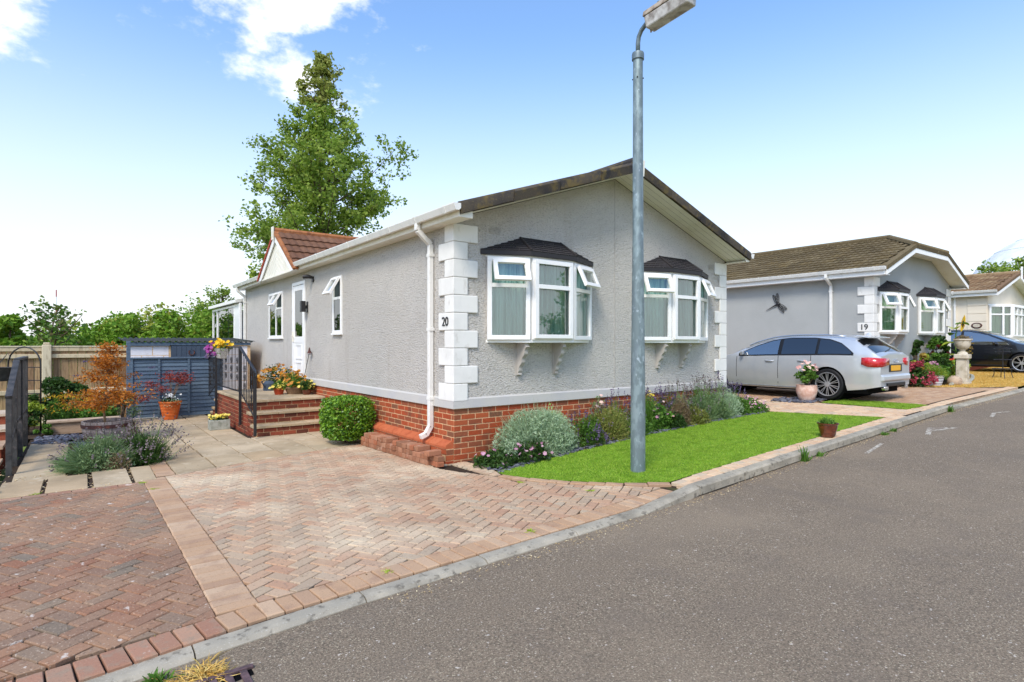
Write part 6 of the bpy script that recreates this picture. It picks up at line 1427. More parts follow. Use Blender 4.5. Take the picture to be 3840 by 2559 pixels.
for sg in (-1, 1):
    q = MB(); q.add([(sg*x, y, z) for x, y, z in ((.45, 4.08, .66), (.74, 3.9, .68), (.80, 3.62, .80), (.62, 3.88, .80))], [(0, 1, 2, 3)]); hl = q.build('headlight', 'lamp_clear', c2, fix=False); hl.modifiers.new('solid', 'SOLIDIFY').thickness = .05
# ------------------------------------------------------------------ planting helpers
def mound(name, label, cat, x, y, rx, ry, h, n, lsize, mleaf, group=None, fl=None, aspect=.3, z=None, lumps=10, up=.7, spikes=None, blade=None, fill=.45):
    """low rounded plant: leafy mound or upright fine shoots, with flowers or flower spikes"""
    z = gz(x, y) if z is None else z; t = thing(name, label, cat, (x, y, z), group=group); c = (x, y, z)
    stems('stems', c, dome(8, c, rx*.6, ry*.6, h*.7), .006, 'twig', t, 4)
    if blade:      # fine shoots radiating from the base, plus short needles along their upper part
        T = dome(blade, c, rx, ry, h, .6, lumps); T = np.array(c)+(T-np.array(c))*RNG.uniform(.9, 1.22, (blade, 1)); B = np.array(c)+(T-np.array(c))*np.array([.55, .55, .25])*RNG.uniform(.4, 1, (blade, 1))
        blades('shoots', B, T, .010, mleaf, t)
    P = dome(n, c, rx, ry, h, fill, lumps); leaves('foliage', P, lsize, mleaf, t, aspect, up)
    if fl:
        for (m_, k, r, hi) in fl:
            Q = dome(k, c, rx*1.02, ry*1.02, h*1.06, .97, lumps); Q = Q[Q[:, 2] > z+h*hi]
            if len(Q): flowers('flowers', Q, r, m_, t, face=(-.35, -.5, .5))
    if spikes:
        m_, k, L, sw = spikes; Q = dome(k, c, rx*1.0, ry*1.0, h*1.0, .9, 0); d = (Q-np.array(c)); d[:, 2] = np.abs(d[:, 2])+h*.8; d /= np.linalg.norm(d, axis=1)[:, None]
        ln = L*RNG.uniform(.5, 1.1, (len(Q), 1)); E_ = Q+d*ln
        blades('flower_stalks', Q-d*.05, E_, .004, 'stem_green', t)
        A = []; 
        for f in np.linspace(.55, 1.05, 7): A.append(Q+d*ln*f+RNG.normal(0, sw*.35, Q.shape))
        leaves('flower_spikes', np.concatenate(A), sw*1.5, m_, t, .7, .6)
    return t
BG = 'border plants under the bay windows'
mound('daisy_clump', 'low green clump with few pink daisies at the corner of the brick plinth', 'flowers', 4.25, 5.95, .3, .34, .2, 1300, .06, 'leaf_dark', BG, [('fl_pink', 16, .028, .25)], .4)
mound('daisy_clump', 'clump of pink daisies in front of the silver mound', 'flowers', 4.68, 5.74, .3, .16, .3, 900, .06, 'leaf_dark', BG, [('fl_pink', 34, .028, .3)], .4)
mound('lavender_cotton', 'large rounded silver green shrub at the left end of the border', 'shrub', 5.0, 6.02, .68, .36, .62, 9000, .06, 'leaf_silver', BG, aspect=.22, blade=3200, lumps=14, fill=.7)
mound('lime_shrub', 'small lime green shrub behind the large silver mound', 'shrub', 5.52, 6.24, .2, .16, .62, 700, .06, 'leaf_lime', BG, aspect=.5)
mound('purple_salvia', 'dark purple flowered plant just left of the lamp post', 'flowers', 5.84, 6.03, .28, .24, .42, 1500, .05, 'leaf_mid', BG, spikes=('fl_purple', 40, .16, .02), aspect=.25)
mound('olive_shrub', 'olive yellow fine leaved shrub half hidden by the lamp post', 'shrub', 6.42, 6.05, .42, .26, .52, 3600, .05, 'leaf_olive', BG, aspect=.22, blade=1000, spikes=('fl_lavender', 50, .16, .018))
mound('pale_sedum', 'pale pink flower heads standing against the skirt left of the lamp post', 'flowers', 6.45, 6.3, .28, .1, .62, 500, .05, 'leaf_lavender', BG, [('fl_palepink', 40, .035, .75)], .4)
mound('green_lavender', 'fresh green lavender bush just right of the lamp post', 'shrub', 7.45, 6.18, .4, .2, .52, 2600, .05, 'leaf_mid', BG, aspect=.2, blade=1100, spikes=('fl_purple', 60, .22, .02))
mound('rose_bush', 'small dark leaved rose with pink blooms right of the lamp post', 'rose', 7.62, 5.98, .3, .14, .4, 1100, .06, 'leaf_mid', BG, [('fl_palepink', 12, .032, .3), ('fl_pink', 12, .032, .3)], .55)
mound('bronze_shrub', 'bronze seeded heather like plant in the middle of the border', 'shrub', 8.12, 6.0, .36, .18, .44, 3000, .045, 'leaf_bronze', BG, aspect=.25, blade=800)
mound('purple_spires', 'dark purple flower spires behind the bronze plant', 'flowers', 8.02, 6.27, .3, .1, .5, 600, .05, 'leaf_dark', BG, spikes=('fl_purple', 70, .24, .024))
mound('yellow_bloom', 'small yellow flower cluster against the brick plinth', 'flowers', 7.75, 6.33, .12, .06, .58, 160, .05, 'leaf_lime', BG, [('fl_paleyellow', 26, .04, .6)])
mound('lavender_bush', 'broad green lavender bush with tall spikes near the right end', 'lavender', 8.82, 5.98, .58, .22, .52, 5200, .05, 'leaf_lavender', BG, aspect=.2, blade=2000, spikes=('fl_lavender', 90, .34, .02))
mound('silver_shrub', 'pale silver green shrub near the right end of the border', 'shrub', 9.5, 5.97, .36, .2, .48, 3200, .05, 'leaf_silver', BG, aspect=.22, blade=1100)
mound('violet_lavender', 'violet lavender spikes at the right corner of house 20', 'lavender', 9.98, 6.18, .42, .14, .42, 1200, .05, 'leaf_lavender', BG, aspect=.2, spikes=('fl_purple', 90, .22, .022))
mound('pink_aster', 'pink and mauve daisy mat at the right end of the border', 'flowers', 10.22, 5.9, .42, .2, .3, 1700, .05, 'leaf_mid', BG, [('fl_pink', 110, .022, .35), ('fl_palepink', 50, .022, .35)], .4)
mound('box_shrub', 'tiny lavender spray among slate at the lawn edge left of the lamp', 'flowers', 6.0, 5.85, .18, .1, .18, 300, .04, 'leaf_dark', BG, spikes=('fl_purple', 30, .1, .02))
for x_, h_, m_, f_, lab in ((6.85, .5, 'leaf_mid', 'fl_purple', 'lavender spikes directly behind the lamp post against the plinth'), (8.4, .56, 'leaf_lavender', 'fl_lavender', 'grey lavender spikes behind the bronze plant'), (9.1, .6, 'leaf_mid', 'fl_lavender', 'tall lavender spikes behind the broad lavender bush'), (9.7, .56, 'leaf_lavender', 'fl_purple', 'lavender spikes behind the pale silver shrub')):
    mound('lavender_row', lab, 'lavender', x_, 6.27, .34, .12, h_, 1500, .05, m_, BG, aspect=.2, blade=700, spikes=(f_, 60, .26, .02))
for x_, y_, r_, h_, m_, lab in ((7.05, 5.98, .3, .36, 'leaf_mid', 'mid green bushy plant hidden partly behind the lamp post'), (7.9, 5.92, .22, .26, 'leaf_dark', 'dark low plant between the rose and the bronze plant'), (8.45, 5.9, .26, .34, 'leaf_olive', 'olive tuft between the bronze plant and the lavender bush'), (9.2, 5.9, .28, .34, 'leaf_lavender', 'grey green tuft left of the pale silver shrub'), (9.88, 5.95, .24, .32, 'leaf_mid', 'green tuft left of the pink daisy mat'), (6.1, 6.1, .26, .4, 'leaf_mid', 'green bushy plant left of the olive shrub')):
    mound('border_plant', lab, 'plant', x_, y_, r_, r_*.7, h_, 1500, .05, m_, BG, aspect=.3, blade=500)
# clipped box bush by the steps
c = (3.5, 9.05, gz(3.4, 9.3)); t = thing('box_bush', 'clipped glossy green box bush beside the brick steps', 'bush', c)
d = RNG.normal(size=(9000, 3)); d /= np.abs(d).max(1)[:, None]**.62*np.linalg.norm(d, axis=1)[:, None]**.38
P = d*RNG.uniform(.72, 1.0, (9000, 1))*np.array([.39, .42, .36])+np.array([0, 0, .42]); P = P[P[:, 2] > .04]
leaves('foliage', P+np.array(c), .05, 'leaf_box', t, .6); stems('stems', c, dome(9, c, .3, .3, .5), .014, 'bark', t)
# lavender at the edge of the left drive
mound('lavender_bush', 'wide lavender bush with grey flower spikes beside the left driveway', 'lavender', .22, 9.12, .46, .38, .42, 5200, .05, 'leaf_lavender', aspect=.2, blade=2400, spikes=('fl_lavender', 60, .14, .02))
mound('lavender_bush', 'dark green lavender with long mauve spikes leaning over the patio', 'lavender', .72, 9.3, .36, .4, .36, 3600, .05, 'leaf_dark', aspect=.2, blade=1500, spikes=('fl_lavender', 150, .34, .022))
mound('dry_heather', 'brown faded heather tuft at the front of the lavender', 'flowers', .42, 8.86, .16, .1, .22, 900, .035, 'leaf_bronze', aspect=.3, blade=300)
# ------------------------------------------------------------------ half barrel with orange maple, sleeper bench
bx, by = .42, 12.1; bz = gz(bx, by)
t = thing('half_barrel', 'half barrel planter of grey staves with rusty hoop', 'planter', (bx, by, bz))
n = 22
for k in range(n):
    a0, a1 = 2*math.pi*k/n+.012, 2*math.pi*(k+1)/n-.012; q = MB(); V = []
    for z, r in ((0, .29), (.18, .355), (.345, .365)):
        for a in (a0, a1): V += [(bx+r*math.cos(a), by+r*math.sin(a), bz+z), (bx+(r-.025)*math.cos(a), by+(r-.025)*math.sin(a), bz+z)]
    q.v = V; 
    for i in range(2): b = i*4; q.f += [(b, b+2, b+6, b+4), (b+1, b+5, b+7, b+3), (b, b+4, b+5, b+1), (b+2, b+3, b+7, b+6)]
    q.f += [(8, 10, 11, 9)]; q.build('stave', 'barrel_wood', t)
for z, r0, r1 in ((.27, .366, .368), (.06, .318, .334)): MB().lathe([(r0, z-.028), (r1+.004, z-.028), (r1+.006, z+.028), (r0, z+.028)], 40, (bx, by, bz)).build('hoop', 'hoop', t, smooth=30)
q = MB(); q.lathe([(0, .29), (.335, .28)], 30, (bx, by, bz)); q.build('compost', 'compost', t, fix=False)
mt = thing('maple_tree', 'orange leaved dwarf maple growing in the half barrel', 'tree', (bx, by, bz+.28))
q = MB(); zt = bz+.28; q.tube([(bx-.03, by, zt), (bx-.05, by, zt+.25), (bx-.03, by, zt+.5), (bx+.01, by, zt+.9), (bx+.04, by, zt+1.25)], [.02, .018, .016, .01, .004], 7); tops = []
for k in range(44):
    f = random.uniform(.0, 1); b = Vector((bx-.03+.06*f, by, zt+.26+1.0*f)); r = interp(f, [(0, .38), (.15, .58), (.35, .52), (.5, .28), (.7, .22), (1, .14)])*random.uniform(.6, 1.2); a = random.uniform(0, 6.28); e = b+Vector((r*math.cos(a), r*math.sin(a), random.uniform(-.04, .12))); q.tube([b, b.lerp(e, .5)+Vector((0, 0, .03)), e], [.007, .005, .002], 4, cap=False); tops.append((b, e))
q.build('trunk', 'twig', mt, fix=False)
P = np.concatenate([np.array(b)+(np.array(e)-np.array(b))*RNG.uniform(.25, 1.1, (80, 1))+RNG.normal(0, .05, (80, 3))*np.array([1.2, 1.2, .7]) for b, e in tops]); leaves('crown', P, .06, 'leaf_orange', mt, .4, 0.)
t = thing('sleeper_planter', 'low weathered timber sleeper box behind the half barrel', 'planter', (.1, 13.5, gz(.1, 13.5)))
MB().box(-.42, .62, 13.38, 13.41, -.16, .05).build('front_board', 'timber_weathered', t, bevel=.006); MB().box(-.44, .68, 13.34, 13.62, .052, .09).build('top_board', 'timber_weathered', t, bevel=.006); MB().box(-.42, -.38, 13.41, 13.6, -.16, .05).build('end_board', 'timber_weathered', t); MB().box(.58, .62, 13.41, 13.6, -.16, .05).build('end_board', 'timber_weathered', t)
# back bed: goldenrod, shrubs, verbena
GB = 'back bed plants before the wooden fence'
for x, y, lab in ((-.35, 14.2, 'leftmost clump of yellow goldenrod before the fence'), (.0, 14.5, 'middle clump of yellow goldenrod before the fence'), (.25, 14.3, 'yellow goldenrod clump just left of the orange maple')):
    t = mound('goldenrod', lab, 'flowers', x, y, .24, .2, .55, 800, .08, 'leaf_mid', GB, aspect=.3, blade=160)
    Q = dome(13, (x, y, gz(x, y)+.35), .24, .2, .36, .8); leaves('flower_plumes', np.repeat(Q, 20, 0)+RNG.normal(0, .04, (len(Q)*20, 3))*np.array([1.3, 1, .6]), .03, 'fl_goldenrod', t, .8)
bush('garden_shrub', 'dark leaved shrub against the wooden fence', 'shrub', (-.25, 15.3, -.18), .62, .4, 1.05, 3400, .08, 'leaf_dark', 30, GB, m2='leaf_bronze')
bush('garden_shrub', 'feathery green shrub at the left end of the blue fence panel', 'shrub', (.72, 14.4, -.17), .3, .3, .75, 2200, .06, 'leaf_lavender', 28, GB, m2='leaf_dark', aspect=.25)
bush('garden_shrub', 'low green shrub behind the sleeper box', 'shrub', (.35, 14.0, -.17), .4, .3, .4, 1300, .07, 'leaf_mid', 10, GB)
bush('garden_shrub', 'leafy climber beside the dark handrail', 'shrub', (-.75, 13.9, -.17), .3, .3, .8, 1900, .07, 'leaf_dark', 26, GB, m2='leaf_lime', f2=.2)
bush('garden_shrub', 'small green plant with orange bloom at the foot of the trellis', 'shrub', (-.5, 13.3, -.17), .16, .14, .26, 420, .06, 'leaf_mid', 7, GB)
t = thing('verbena', 'tall airy purple verbena stems before the fence', 'flowers', (.45, 14.7, -.17), group=GB); B = []; E_ = []
for x, y, z in ((.15, 14.9, 1.13), (.3, 14.9, 1.13), (.42, 14.8, 1.08), (.0, 14.8, .85), (.62, 14.7, .8), (1.1, 14.75, .85), (1.3, 14.78, .98), (1.05, 14.7, .5), (1.0, 14.72, .62), (.95, 14.6, .45)):
    B.append((x*.7+.2, y-.1, -.17)); E_.append((x, y, z))
blades('stalks', np.array(B), np.array(E_), .008, 'stem_green', t); leaves('flower_heads', np.repeat(np.array(E_), 26, 0)+RNG.normal(0, .022, (260, 3))*np.array([1.4, 1, .5]), .025, 'fl_purple', t, .8)
# arched trellis and hanging basket
t = thing('trellis_arch', 'black arched wire trellis beside the dark handrail', 'trellis', (-.8, 14.3, -.17)); a = Vector((-1.05, 14.6, 0)); b = Vector((-.55, 14.2, 0))
q = MB(); pts = [a.lerp(b, .0)+Vector((0, 0, -.17)), a+Vector((0, 0, 1.1))]+[a.lerp(b, .5-.5*math.cos(u))+Vector((0, 0, 1.1+.34*math.sin(u))) for u in np.linspace(.2, math.pi-.2, 9)]+[b+Vector((0, 0, 1.1)), b+Vector((0, 0, -.17))]; q.tube(pts, .014, 6); q.build('arch', 'black_metal', t, smooth='all')
for k in range(1, 5): p = a.lerp(b, k/5); MB().tube([p+Vector((0, 0, -.17)), p+Vector((0, 0, 1.05))], .006, 4).build('upright', 'black_metal', t)
for z in (.05, .3, .55, .8, 1.05): MB().tube([a+Vector((0, 0, z)), b+Vector((0, 0, z))], .008, 4).build('crossbar', 'black_metal', t)
t = thing('hanging_basket', 'dark empty hanging basket at the left edge', 'basket', (-1.12, 14.35, .8)); q = MB(); q.lathe([(.10, .0), (.15, .1), (.19, .25), (.2, .26), (.185, .25), (.09, .01)], 20, (-1.12, 14.35, .8)); q.build('bowl', 'dark_rail', t, smooth=40)
for k in range(3): a_ = k*2.09; MB().tube([(-1.12+.19*math.cos(a_), 14.35+.19*math.sin(a_), 1.05), (-1.05, 14.58, 1.32)], .004, 4).build('chain', 'black_metal', t)
# rosette of big leaves at the left edge of the drive
def bigleaf(parent, base, az, L, wd, tilt, m, nm='leaf'):
    q = MB(); d = Vector((math.cos(az)*math.cos(tilt), math.sin(az)*math.cos(tilt), math.sin(tilt))); sd_ = Vector((-math.sin(az), math.cos(az), 0)); u = sd_.cross(d)*-1; b = Vector(base); V = []
    for i in range(7):
        f = i/6; w_ = wd*math.sin(math.pi*min(1, f*.93+.04))**.7/2; p = b+d*L*f-Vector((0, 0, L*.35*f*f)); V += [p-sd_*w_+Vector((0, 0, w_*.35)), p, p+sd_*w_+Vector((0, 0, w_*.35))]
    q.v = V
    for i in range(6): q.f += [(3*i, 3*i+1, 3*i+4, 3*i+3), (3*i+1, 3*i+2, 3*i+5, 3*i+4)]
    return q.build(nm, m, parent, smooth='all', fix=False)
t = thing('broadleaf_weed', 'broad leaved green plant at the left edge of the driveway', 'plant', (-.82, 8.15, gz(0, 8.1)))
for k in range(9): bigleaf(t, (-.82, 8.15, gz(0, 8.1)+.01), k*2.4, random.uniform(.14, .2), .14, random.uniform(.4, .9), 'leaf_mid')
# ------------------------------------------------------------------ pots
def pot(name, label, x, y, z, prof, m, soil_r, soil_z, group=None, n=30, sub='pot', smooth=35):
    t = thing(name, label, 'pot', (x, y, z), group=group); q = MB(); q.lathe(prof, n, (x, y, z)); q.build(sub, m, t, smooth=smooth); q = MB(); q.lathe([(0, soil_z+.01), (soil_r, soil_z)], 20, (x, y, z)); q.build('compost', 'compost', t, fix=False); return t
px, py = 1.64, 14.62; pz = gz(px, py)
prof = [(0, 0), (.13, 0)]
for k in range(11): z0 = k*.033; r = .135+.075*(z0/.36); prof += [(r-.004, z0+.003), (r+.008, z0+.012), (r+.008, z0+.026), (r-.004, z0+.033)]
prof += [(.225, .365), (.23, .39), (.21, .395), (.2, .35)]
pot('terracotta_pot', 'ribbed orange terracotta pot against the blue fence panel', px, py, pz, prof, 'terracotta', .2, .35)
t = thing('red_acer', 'red leaved acer with white bedding flowers in the terracotta pot', 'shrub', (px, py, pz+.35))
q = MB(); tops = []
for a, r, h in ((.3, .2, .5), (1.5, .12, .6), (2.8, .34, .42), (4, .25, .3), (5, .15, .55), (5.8, .3, .48), (3.4, .55, .12), (.1, .28, .6)):
    b = Vector((px, py, pz+.36)); e = b+Vector((r*math.cos(a), r*math.sin(a)*.5, h)); q.tube([b, b.lerp(e, .55)+Vector((0, 0, .06)), e], [.008, .006, .003], 4, cap=False); tops.append((b, e))
q.build('stems', 'twig', t, fix=False)
P = np.concatenate([np.array(e)+RNG.normal(0, .075, (120, 3))*np.array([1.4, .8, .6]) for b, e in tops]); leaves('foliage', P, .06, 'leaf_redacer', t, .35, -.1)
P = np.array([px, py-.08, pz+.42])+RNG.normal(0, .06, (200, 3))*np.array([1.5, .8, .6]); leaves('underplanting', P, .05, 'leaf_dark', t, .4)
P = np.array([px, py-.1, pz+.5])+RNG.normal(0, .06, (34, 3))*np.array([1.5, .8, .5]); flowers('white_flowers', P, .022, 'fl_white', t, face=(-.2, -.8, .4))
P = np.array([px, py-.17, pz+.36])+RNG.normal(0, .05, (160, 3))*np.array([1.6, .6, 1.1]); leaves('trailing_leaves', P, .03, 'leaf_silver', t, .5, -.2, .3)
# stone trough with pansies
x, y, z = 2.2, 12.3, gz(2.2, 12.3); t = thing('stone_trough', 'small grey stone trough with yellow pansies by the steps', 'planter', (x, y, z))
q = MB(); q.box(x-.18, x+.18, y-.11, y+.11, z, z+.19); q.build('trough', 'stone', t, bevel=.012); P = np.array([x, y, z+.21])+RNG.uniform(-1, 1, (220, 3))*np.array([.16, .1, .04]); leaves('foliage', P, .05, 'leaf_dark', t); P = np.array([x, y-.01, z+.25])+RNG.uniform(-1, 1, (60, 3))*np.array([.17, .1, .035]); flowers('flowers', P, .03, 'fl_paleyellow', t, face=(-.3, -.7, .6))
# pots on the landing
LZ0 = .462
def potted(name, label, x, y, z, r, h, m, pl, mleaf, mfl, hw_, hh, nf, fr, sub2=None, lean=(0, 0)):
    t = pot(name, label, x, y, z, [(0, 0), (r*.7, 0), (r*.95, h*.8), (r, h*.8), (r, h), (r*.92, h), (r*.9, h*.9)], m, r*.9, h*.9, 'flower pots on the landing')
    c = (x+lean[0], y+lean[1], z+h*.85); P = dome(700, c, hw_, hw_, hh, .3, 6); leaves('foliage', P, .05, mleaf, t, .5); P = dome(nf, c, hw_*1.05, hw_*1.05, hh*1.08, .95, 6); flowers('flowers', P, fr, mfl, t, face=(-.4, -.5, .5)); return t
potted('flower_pot', 'orange chrysanthemum in a dark pot at the far end of the landing', 3.62, 13.75, LZ0, .17, .2, 'rubber', 0, 'leaf_dark', 'fl_orange', .33, .42, 110, .04)
potted('flower_pot', 'amber chrysanthemum in a tan pot beside the door', 3.66, 12.75, LZ0, .14, .2, 'terracotta_pale', 0, 'leaf_dark', 'fl_orange', .24, .34, 80, .04)
potted('flower_pot', 'golden chrysanthemum in a wide brown bowl at the top of the steps', 3.62, 12.22, LZ0, .22, .15, 'fence_wood', 0, 'leaf_mid', 'fl_orange', .26, .32, 70, .04)
potted('flower_pot', 'pale yellow flowers trailing from the right side of the brown bowl', 3.74, 11.86, LZ0, .1, .12, 'pot_glazed', 0, 'leaf_dark', 'fl_paleyellow', .15, .22, 26, .035)
potted('flower_pot', 'yellow pansies in a small bright red pot on the landing', 3.3, 12.25, LZ0, .11, .13, 'pot_red', 0, 'leaf_mid', 'fl_paleyellow', .15, .17, 40, .035)
t = thing('watering_can', 'dark plastic watering can behind the flower pots', 'watering can', (3.45, 13.5, LZ0)); q = MB(); q.lathe([(0, 0), (.12, 0), (.125, .16), (.07, .22), (.06, .22)], 18, (3.4, 13.4, LZ0)); q.build('can', 'blue_door', t, smooth=40); MB().tube([(3.32, 13.35, LZ0+.05), (3.2, 13.25, LZ0+.22)], [.02, .012], 8).build('spout', 'blue_door', t); MB().tube([(3.42, 13.5, LZ0+.2), (3.44, 13.56, LZ0+.24), (3.44, 13.55, LZ0+.1)], .01, 6).build('handle', 'blue_door', t)
# trough basket on the railing
t = thing('trough_basket', 'white wicker trough with yellow and purple flowers hung on the railing', 'planter', (2.38, 13.05, 1.2))
q = MB(); q.add([(2.38+dx, 13.05+dy, 1.2+dz) for dx, dy, dz in ((-.06, -.2, 0), (.06, -.2, 0), (.06, .2, 0), (-.06, .2, 0), (-.11, -.27, .2), (.09, -.27, .2), (.09, .27, .2), (-.11, .27, .2))], [(0, 3, 2, 1), (4, 5, 6, 7), (0, 1, 5, 4), (1, 2, 6, 5), (2, 3, 7, 6), (3, 0, 4, 7)]); q.build('trough', 'wicker', t, bevel=.01)
for dy in (-.15, .15): MB().tube([(2.44, 13.05+dy, 1.36), (2.45, 13.05+dy, 1.462), (2.475, 13.05+dy, 1.462), (2.49, 13.05+dy, 1.4)], .006, 5).build('hook', 'black_metal', t)
P = np.array([2.36, 13.1, 1.43])+RNG.normal(0, 1, (260, 3))*np.array([.08, .18, .05]); leaves('foliage', P, .05, 'leaf_mid', t); P = np.array([2.36, 12.98, 1.5])+RNG.normal(0, 1, (46, 3))*np.array([.06, .12, .05]); flowers('yellow_flowers', P, .05, 'fl_yellow', t, face=(-.5, -.7, .4), cup=.5)
P = np.array([2.28, 13.3, 1.36])+RNG.normal(0, 1, (80, 3))*np.array([.07, .14, .07]); flowers('purple_flowers', P, .042, 'fl_magenta', t, face=(-.6, -.7, .2)); P = np.array([2.27, 13.45, 1.3])+RNG.normal(0, 1, (34, 3))*np.array([.06, .1, .06]); flowers('violet_flowers', P, .04, 'fl_purple', t, face=(-.6, -.7, .2))
# glazed pot on the lawn edging
x, y = 8.62, 3.83; z = gz(x, y)+.012
pot('glazed_pot', 'brown glazed pot on the edge of the lawn by the kerb', x, y, z, [(0, 0), (.085, 0), (.10, .03), (.125, .14), (.128, .17), (.142, .185), (.142, .2), (.125, .2), (.118, .17)], 'pot_glazed', .118, .17)
t = thing('succulent', 'small green succulent rosettes in the brown glazed pot', 'plant', (x, y, z+.17)); B = np.array([x, y, z+.16])+RNG.uniform(-1, 1, (220, 3))*np.array([.07, .07, .0]); blades('leaves', B, B+RNG.normal(0, 1, (220, 3))*np.array([.04, .04, .01])+np.array([0, 0, .1])*RNG.uniform(.4, 1.2, (220, 1)), .014, 'leaf_mid', t)
# rose in pale terracotta pot
x, y = 12.42, 5.95; z = gz(x, y)+.01
pot('rose_pot', 'pale terracotta pot standing on slate beside the silver car', x, y, z, [(0, 0), (.12, 0), (.16, .06), (.205, .2), (.21, .26), (.2, .32), (.205, .345), (.185, .35), (.17, .3)], 'terracotta_pale', .18, .31)
t = bush('potted_rose', 'peach flowered rose bush in the pale terracotta pot', 'rose', (x, y, z+.3), .27, .27, .52, 900, .07, 'leaf_mid', 12, m2='leaf_dark'); P = dome(34, (x, y, z+.45), .27, .27, .42, .9); P = P[P[:, 2] > z+.62]; flowers('roses', P, .042, 'fl_palepink', t, face=(-.4, -.6, .5), cup=.6); 
# ------------------------------------------------------------------ planting of house 19
G19 = 'garden of house 19'
x, y = 18.0, 5.3; z = gz(x, y); t = thing('striped_pot', 'white and grey striped tapered pot on the dry lawn', 'pot', (x, y, z))
for k in range(8):
    r0, r1 = .145+.075*k/8, .145+.075*(k+1)/8; q = MB(); q.lathe([(r0-.004, k*.036), (r0+.003, k*.036+.004), (r1+.003, k*.036+.032), (r1-.004, k*.036+.036)], 28, (x, y, z)); q.build('band', 'pot_grey' if k % 2 else 'pot_white', t, smooth=40)
q = MB(); q.lathe([(0, .0), (.145, .0)], 20, (x, y, z+.002)); q.lathe([(0, .275), (.21, .27)], 20, (x, y, z)); q.build('compost', 'compost', t, fix=False)
t = thing('fern', 'light green feathery plant in the striped pot', 'plant', (x, y, z+.26)); T = dome(900, (x, y, z+.24), .36, .34, .34, .5); blades('fronds', np.array([x, y, z+.25])+RNG.normal(0, .05, T.shape)*np.array([1, 1, .1]), T, .014, 'leaf_lime', t); leaves('foliage', T, .05, 'leaf_mid', t, .3)
t = bush('hydrangea', 'deep pink hydrangea behind the rear of the silver car', 'hydrangea', (17.35, 5.52, gz(17, 5.5)), .36, .3, .55, 900, .09, 'leaf_dark', 20, G19)
for k in range(15):
    c = dome(1, (17.35, 5.46, gz(17, 5.5)+.1), .4, .34, .55, .9)[0]; P = c+RNG.normal(0, .045, (42, 3)); flowers('bloom', P, .028, 'fl_hydrangea', t, k=4)
bush('golden_shrub', 'golden yellow and bronze shrub behind the hydrangea', 'shrub', (18.05, 5.62, gz(17.7, 5.8)), .5, .25, .95, 3000, .06, 'leaf_lime', 14, G19, m2='leaf_goldbrown', f2=.55)
bush('garden_shrub', 'dark green leafy shrub left of the stone pedestal', 'shrub', (18.75, 5.4, gz(18.7, 5.4)), .34, .28, .95, 2200, .08, 'leaf_mid', 28, G19, m2='leaf_dark', f2=.5)
t = bush('pink_phlox', 'pink phlox behind the striped pot', 'flowers', (18.45, 5.35, gz(18.3, 5.5)), .26, .2, .6, 500, .06, 'leaf_mid', 8, G19); P = dome(60, (18.35, 5.45, gz(18.3, 5.5)+.3), .26, .2, .34, .8); flowers('flowers', P, .035, 'fl_pink', t)
bush('wall_climber', 'dark leafy climber against the wall between the bay windows', 'climber', (18.75, 5.93, gz(18.7, 5.9)), .42, .2, 1.35, 1500, .09, 'leaf_dark', 34, G19)
t = bush('clematis', 'leafy plant with white and dark red flowers under the right bay window', 'flowers', (19.6, 5.7, gz(19.6, 5.7)), .5, .3, 1.45, 2400, .1, 'leaf_mid', 34, G19, m2='leaf_dark'); P = dome(40, (19.6, 5.7, gz(19.6, 5.7)+.4), .4, .25, .7, .8); flowers('white_flowers', P, .06, 'fl_white', t); P = dome(16, (19.5, 5.65, gz(19.6, 5.7)+.3), .5, .25, .9, .8); flowers('red_flowers', P, .07, 'fl_darkred', t)
# sunflower
sx_, sy_ = 19.45, 5.22; sz_ = gz(sx_, sy_); t = thing('sunflower', 'tall sunflower with drooping yellow head beside the pedestal', 'sunflower', (sx_, sy_, sz_))
hd_ = Vector((sx_+.10, sy_-.1, 2.06)); q = MB(); q.tube([(sx_, sy_, sz_), (sx_-.05, sy_, sz_+.7), (sx_-.06, sy_, sz_+1.3), (sx_-.02, sy_-.02, 2.0), (sx_+.06, sy_-.06, 2.1), tuple(hd_)], [.018, .017, .015, .012, .011, .01], 7); q.build('stem', 'stem_green', t, smooth='all')
nrm = Vector((.05, -.9, -.15)).normalized(); a_ = nrm.cross(Vector((0, 0, 1))).normalized(); b_ = nrm.cross(a_)
q = MB(); q.tube([hd_, hd_+nrm*.03], [.10, .09], 18); q.build('seed_head', 'bark', t)
for k in range(20):
    an = 2*math.pi*k/20; d_ = a_*math.cos(an)+b_*math.sin(an); e = nrm.cross(d_); L_ = .17*random.uniform(.8, 1.2); q = MB(); p = hd_+d_*.075+nrm*.02
    q.add([p-e*.012, p+e*.012, p+d_*L_*.55+e*.024+nrm*.02, p+d_*L_-nrm*.0, p+d_*L_*.55-e*.024+nrm*.02], [(0, 1, 2, 3, 4)]); q.build('petal', 'fl_yellow', t, fix=False)
for k in range(11): bigleaf(t, (sx_-.05, sy_, sz_+.35+k*.125), k*2.4+.4, random.uniform(.26, .4), random.uniform(.2, .3), random.uniform(.0, .5), 'leaf_mid' if k % 3 else 'leaf_lime')
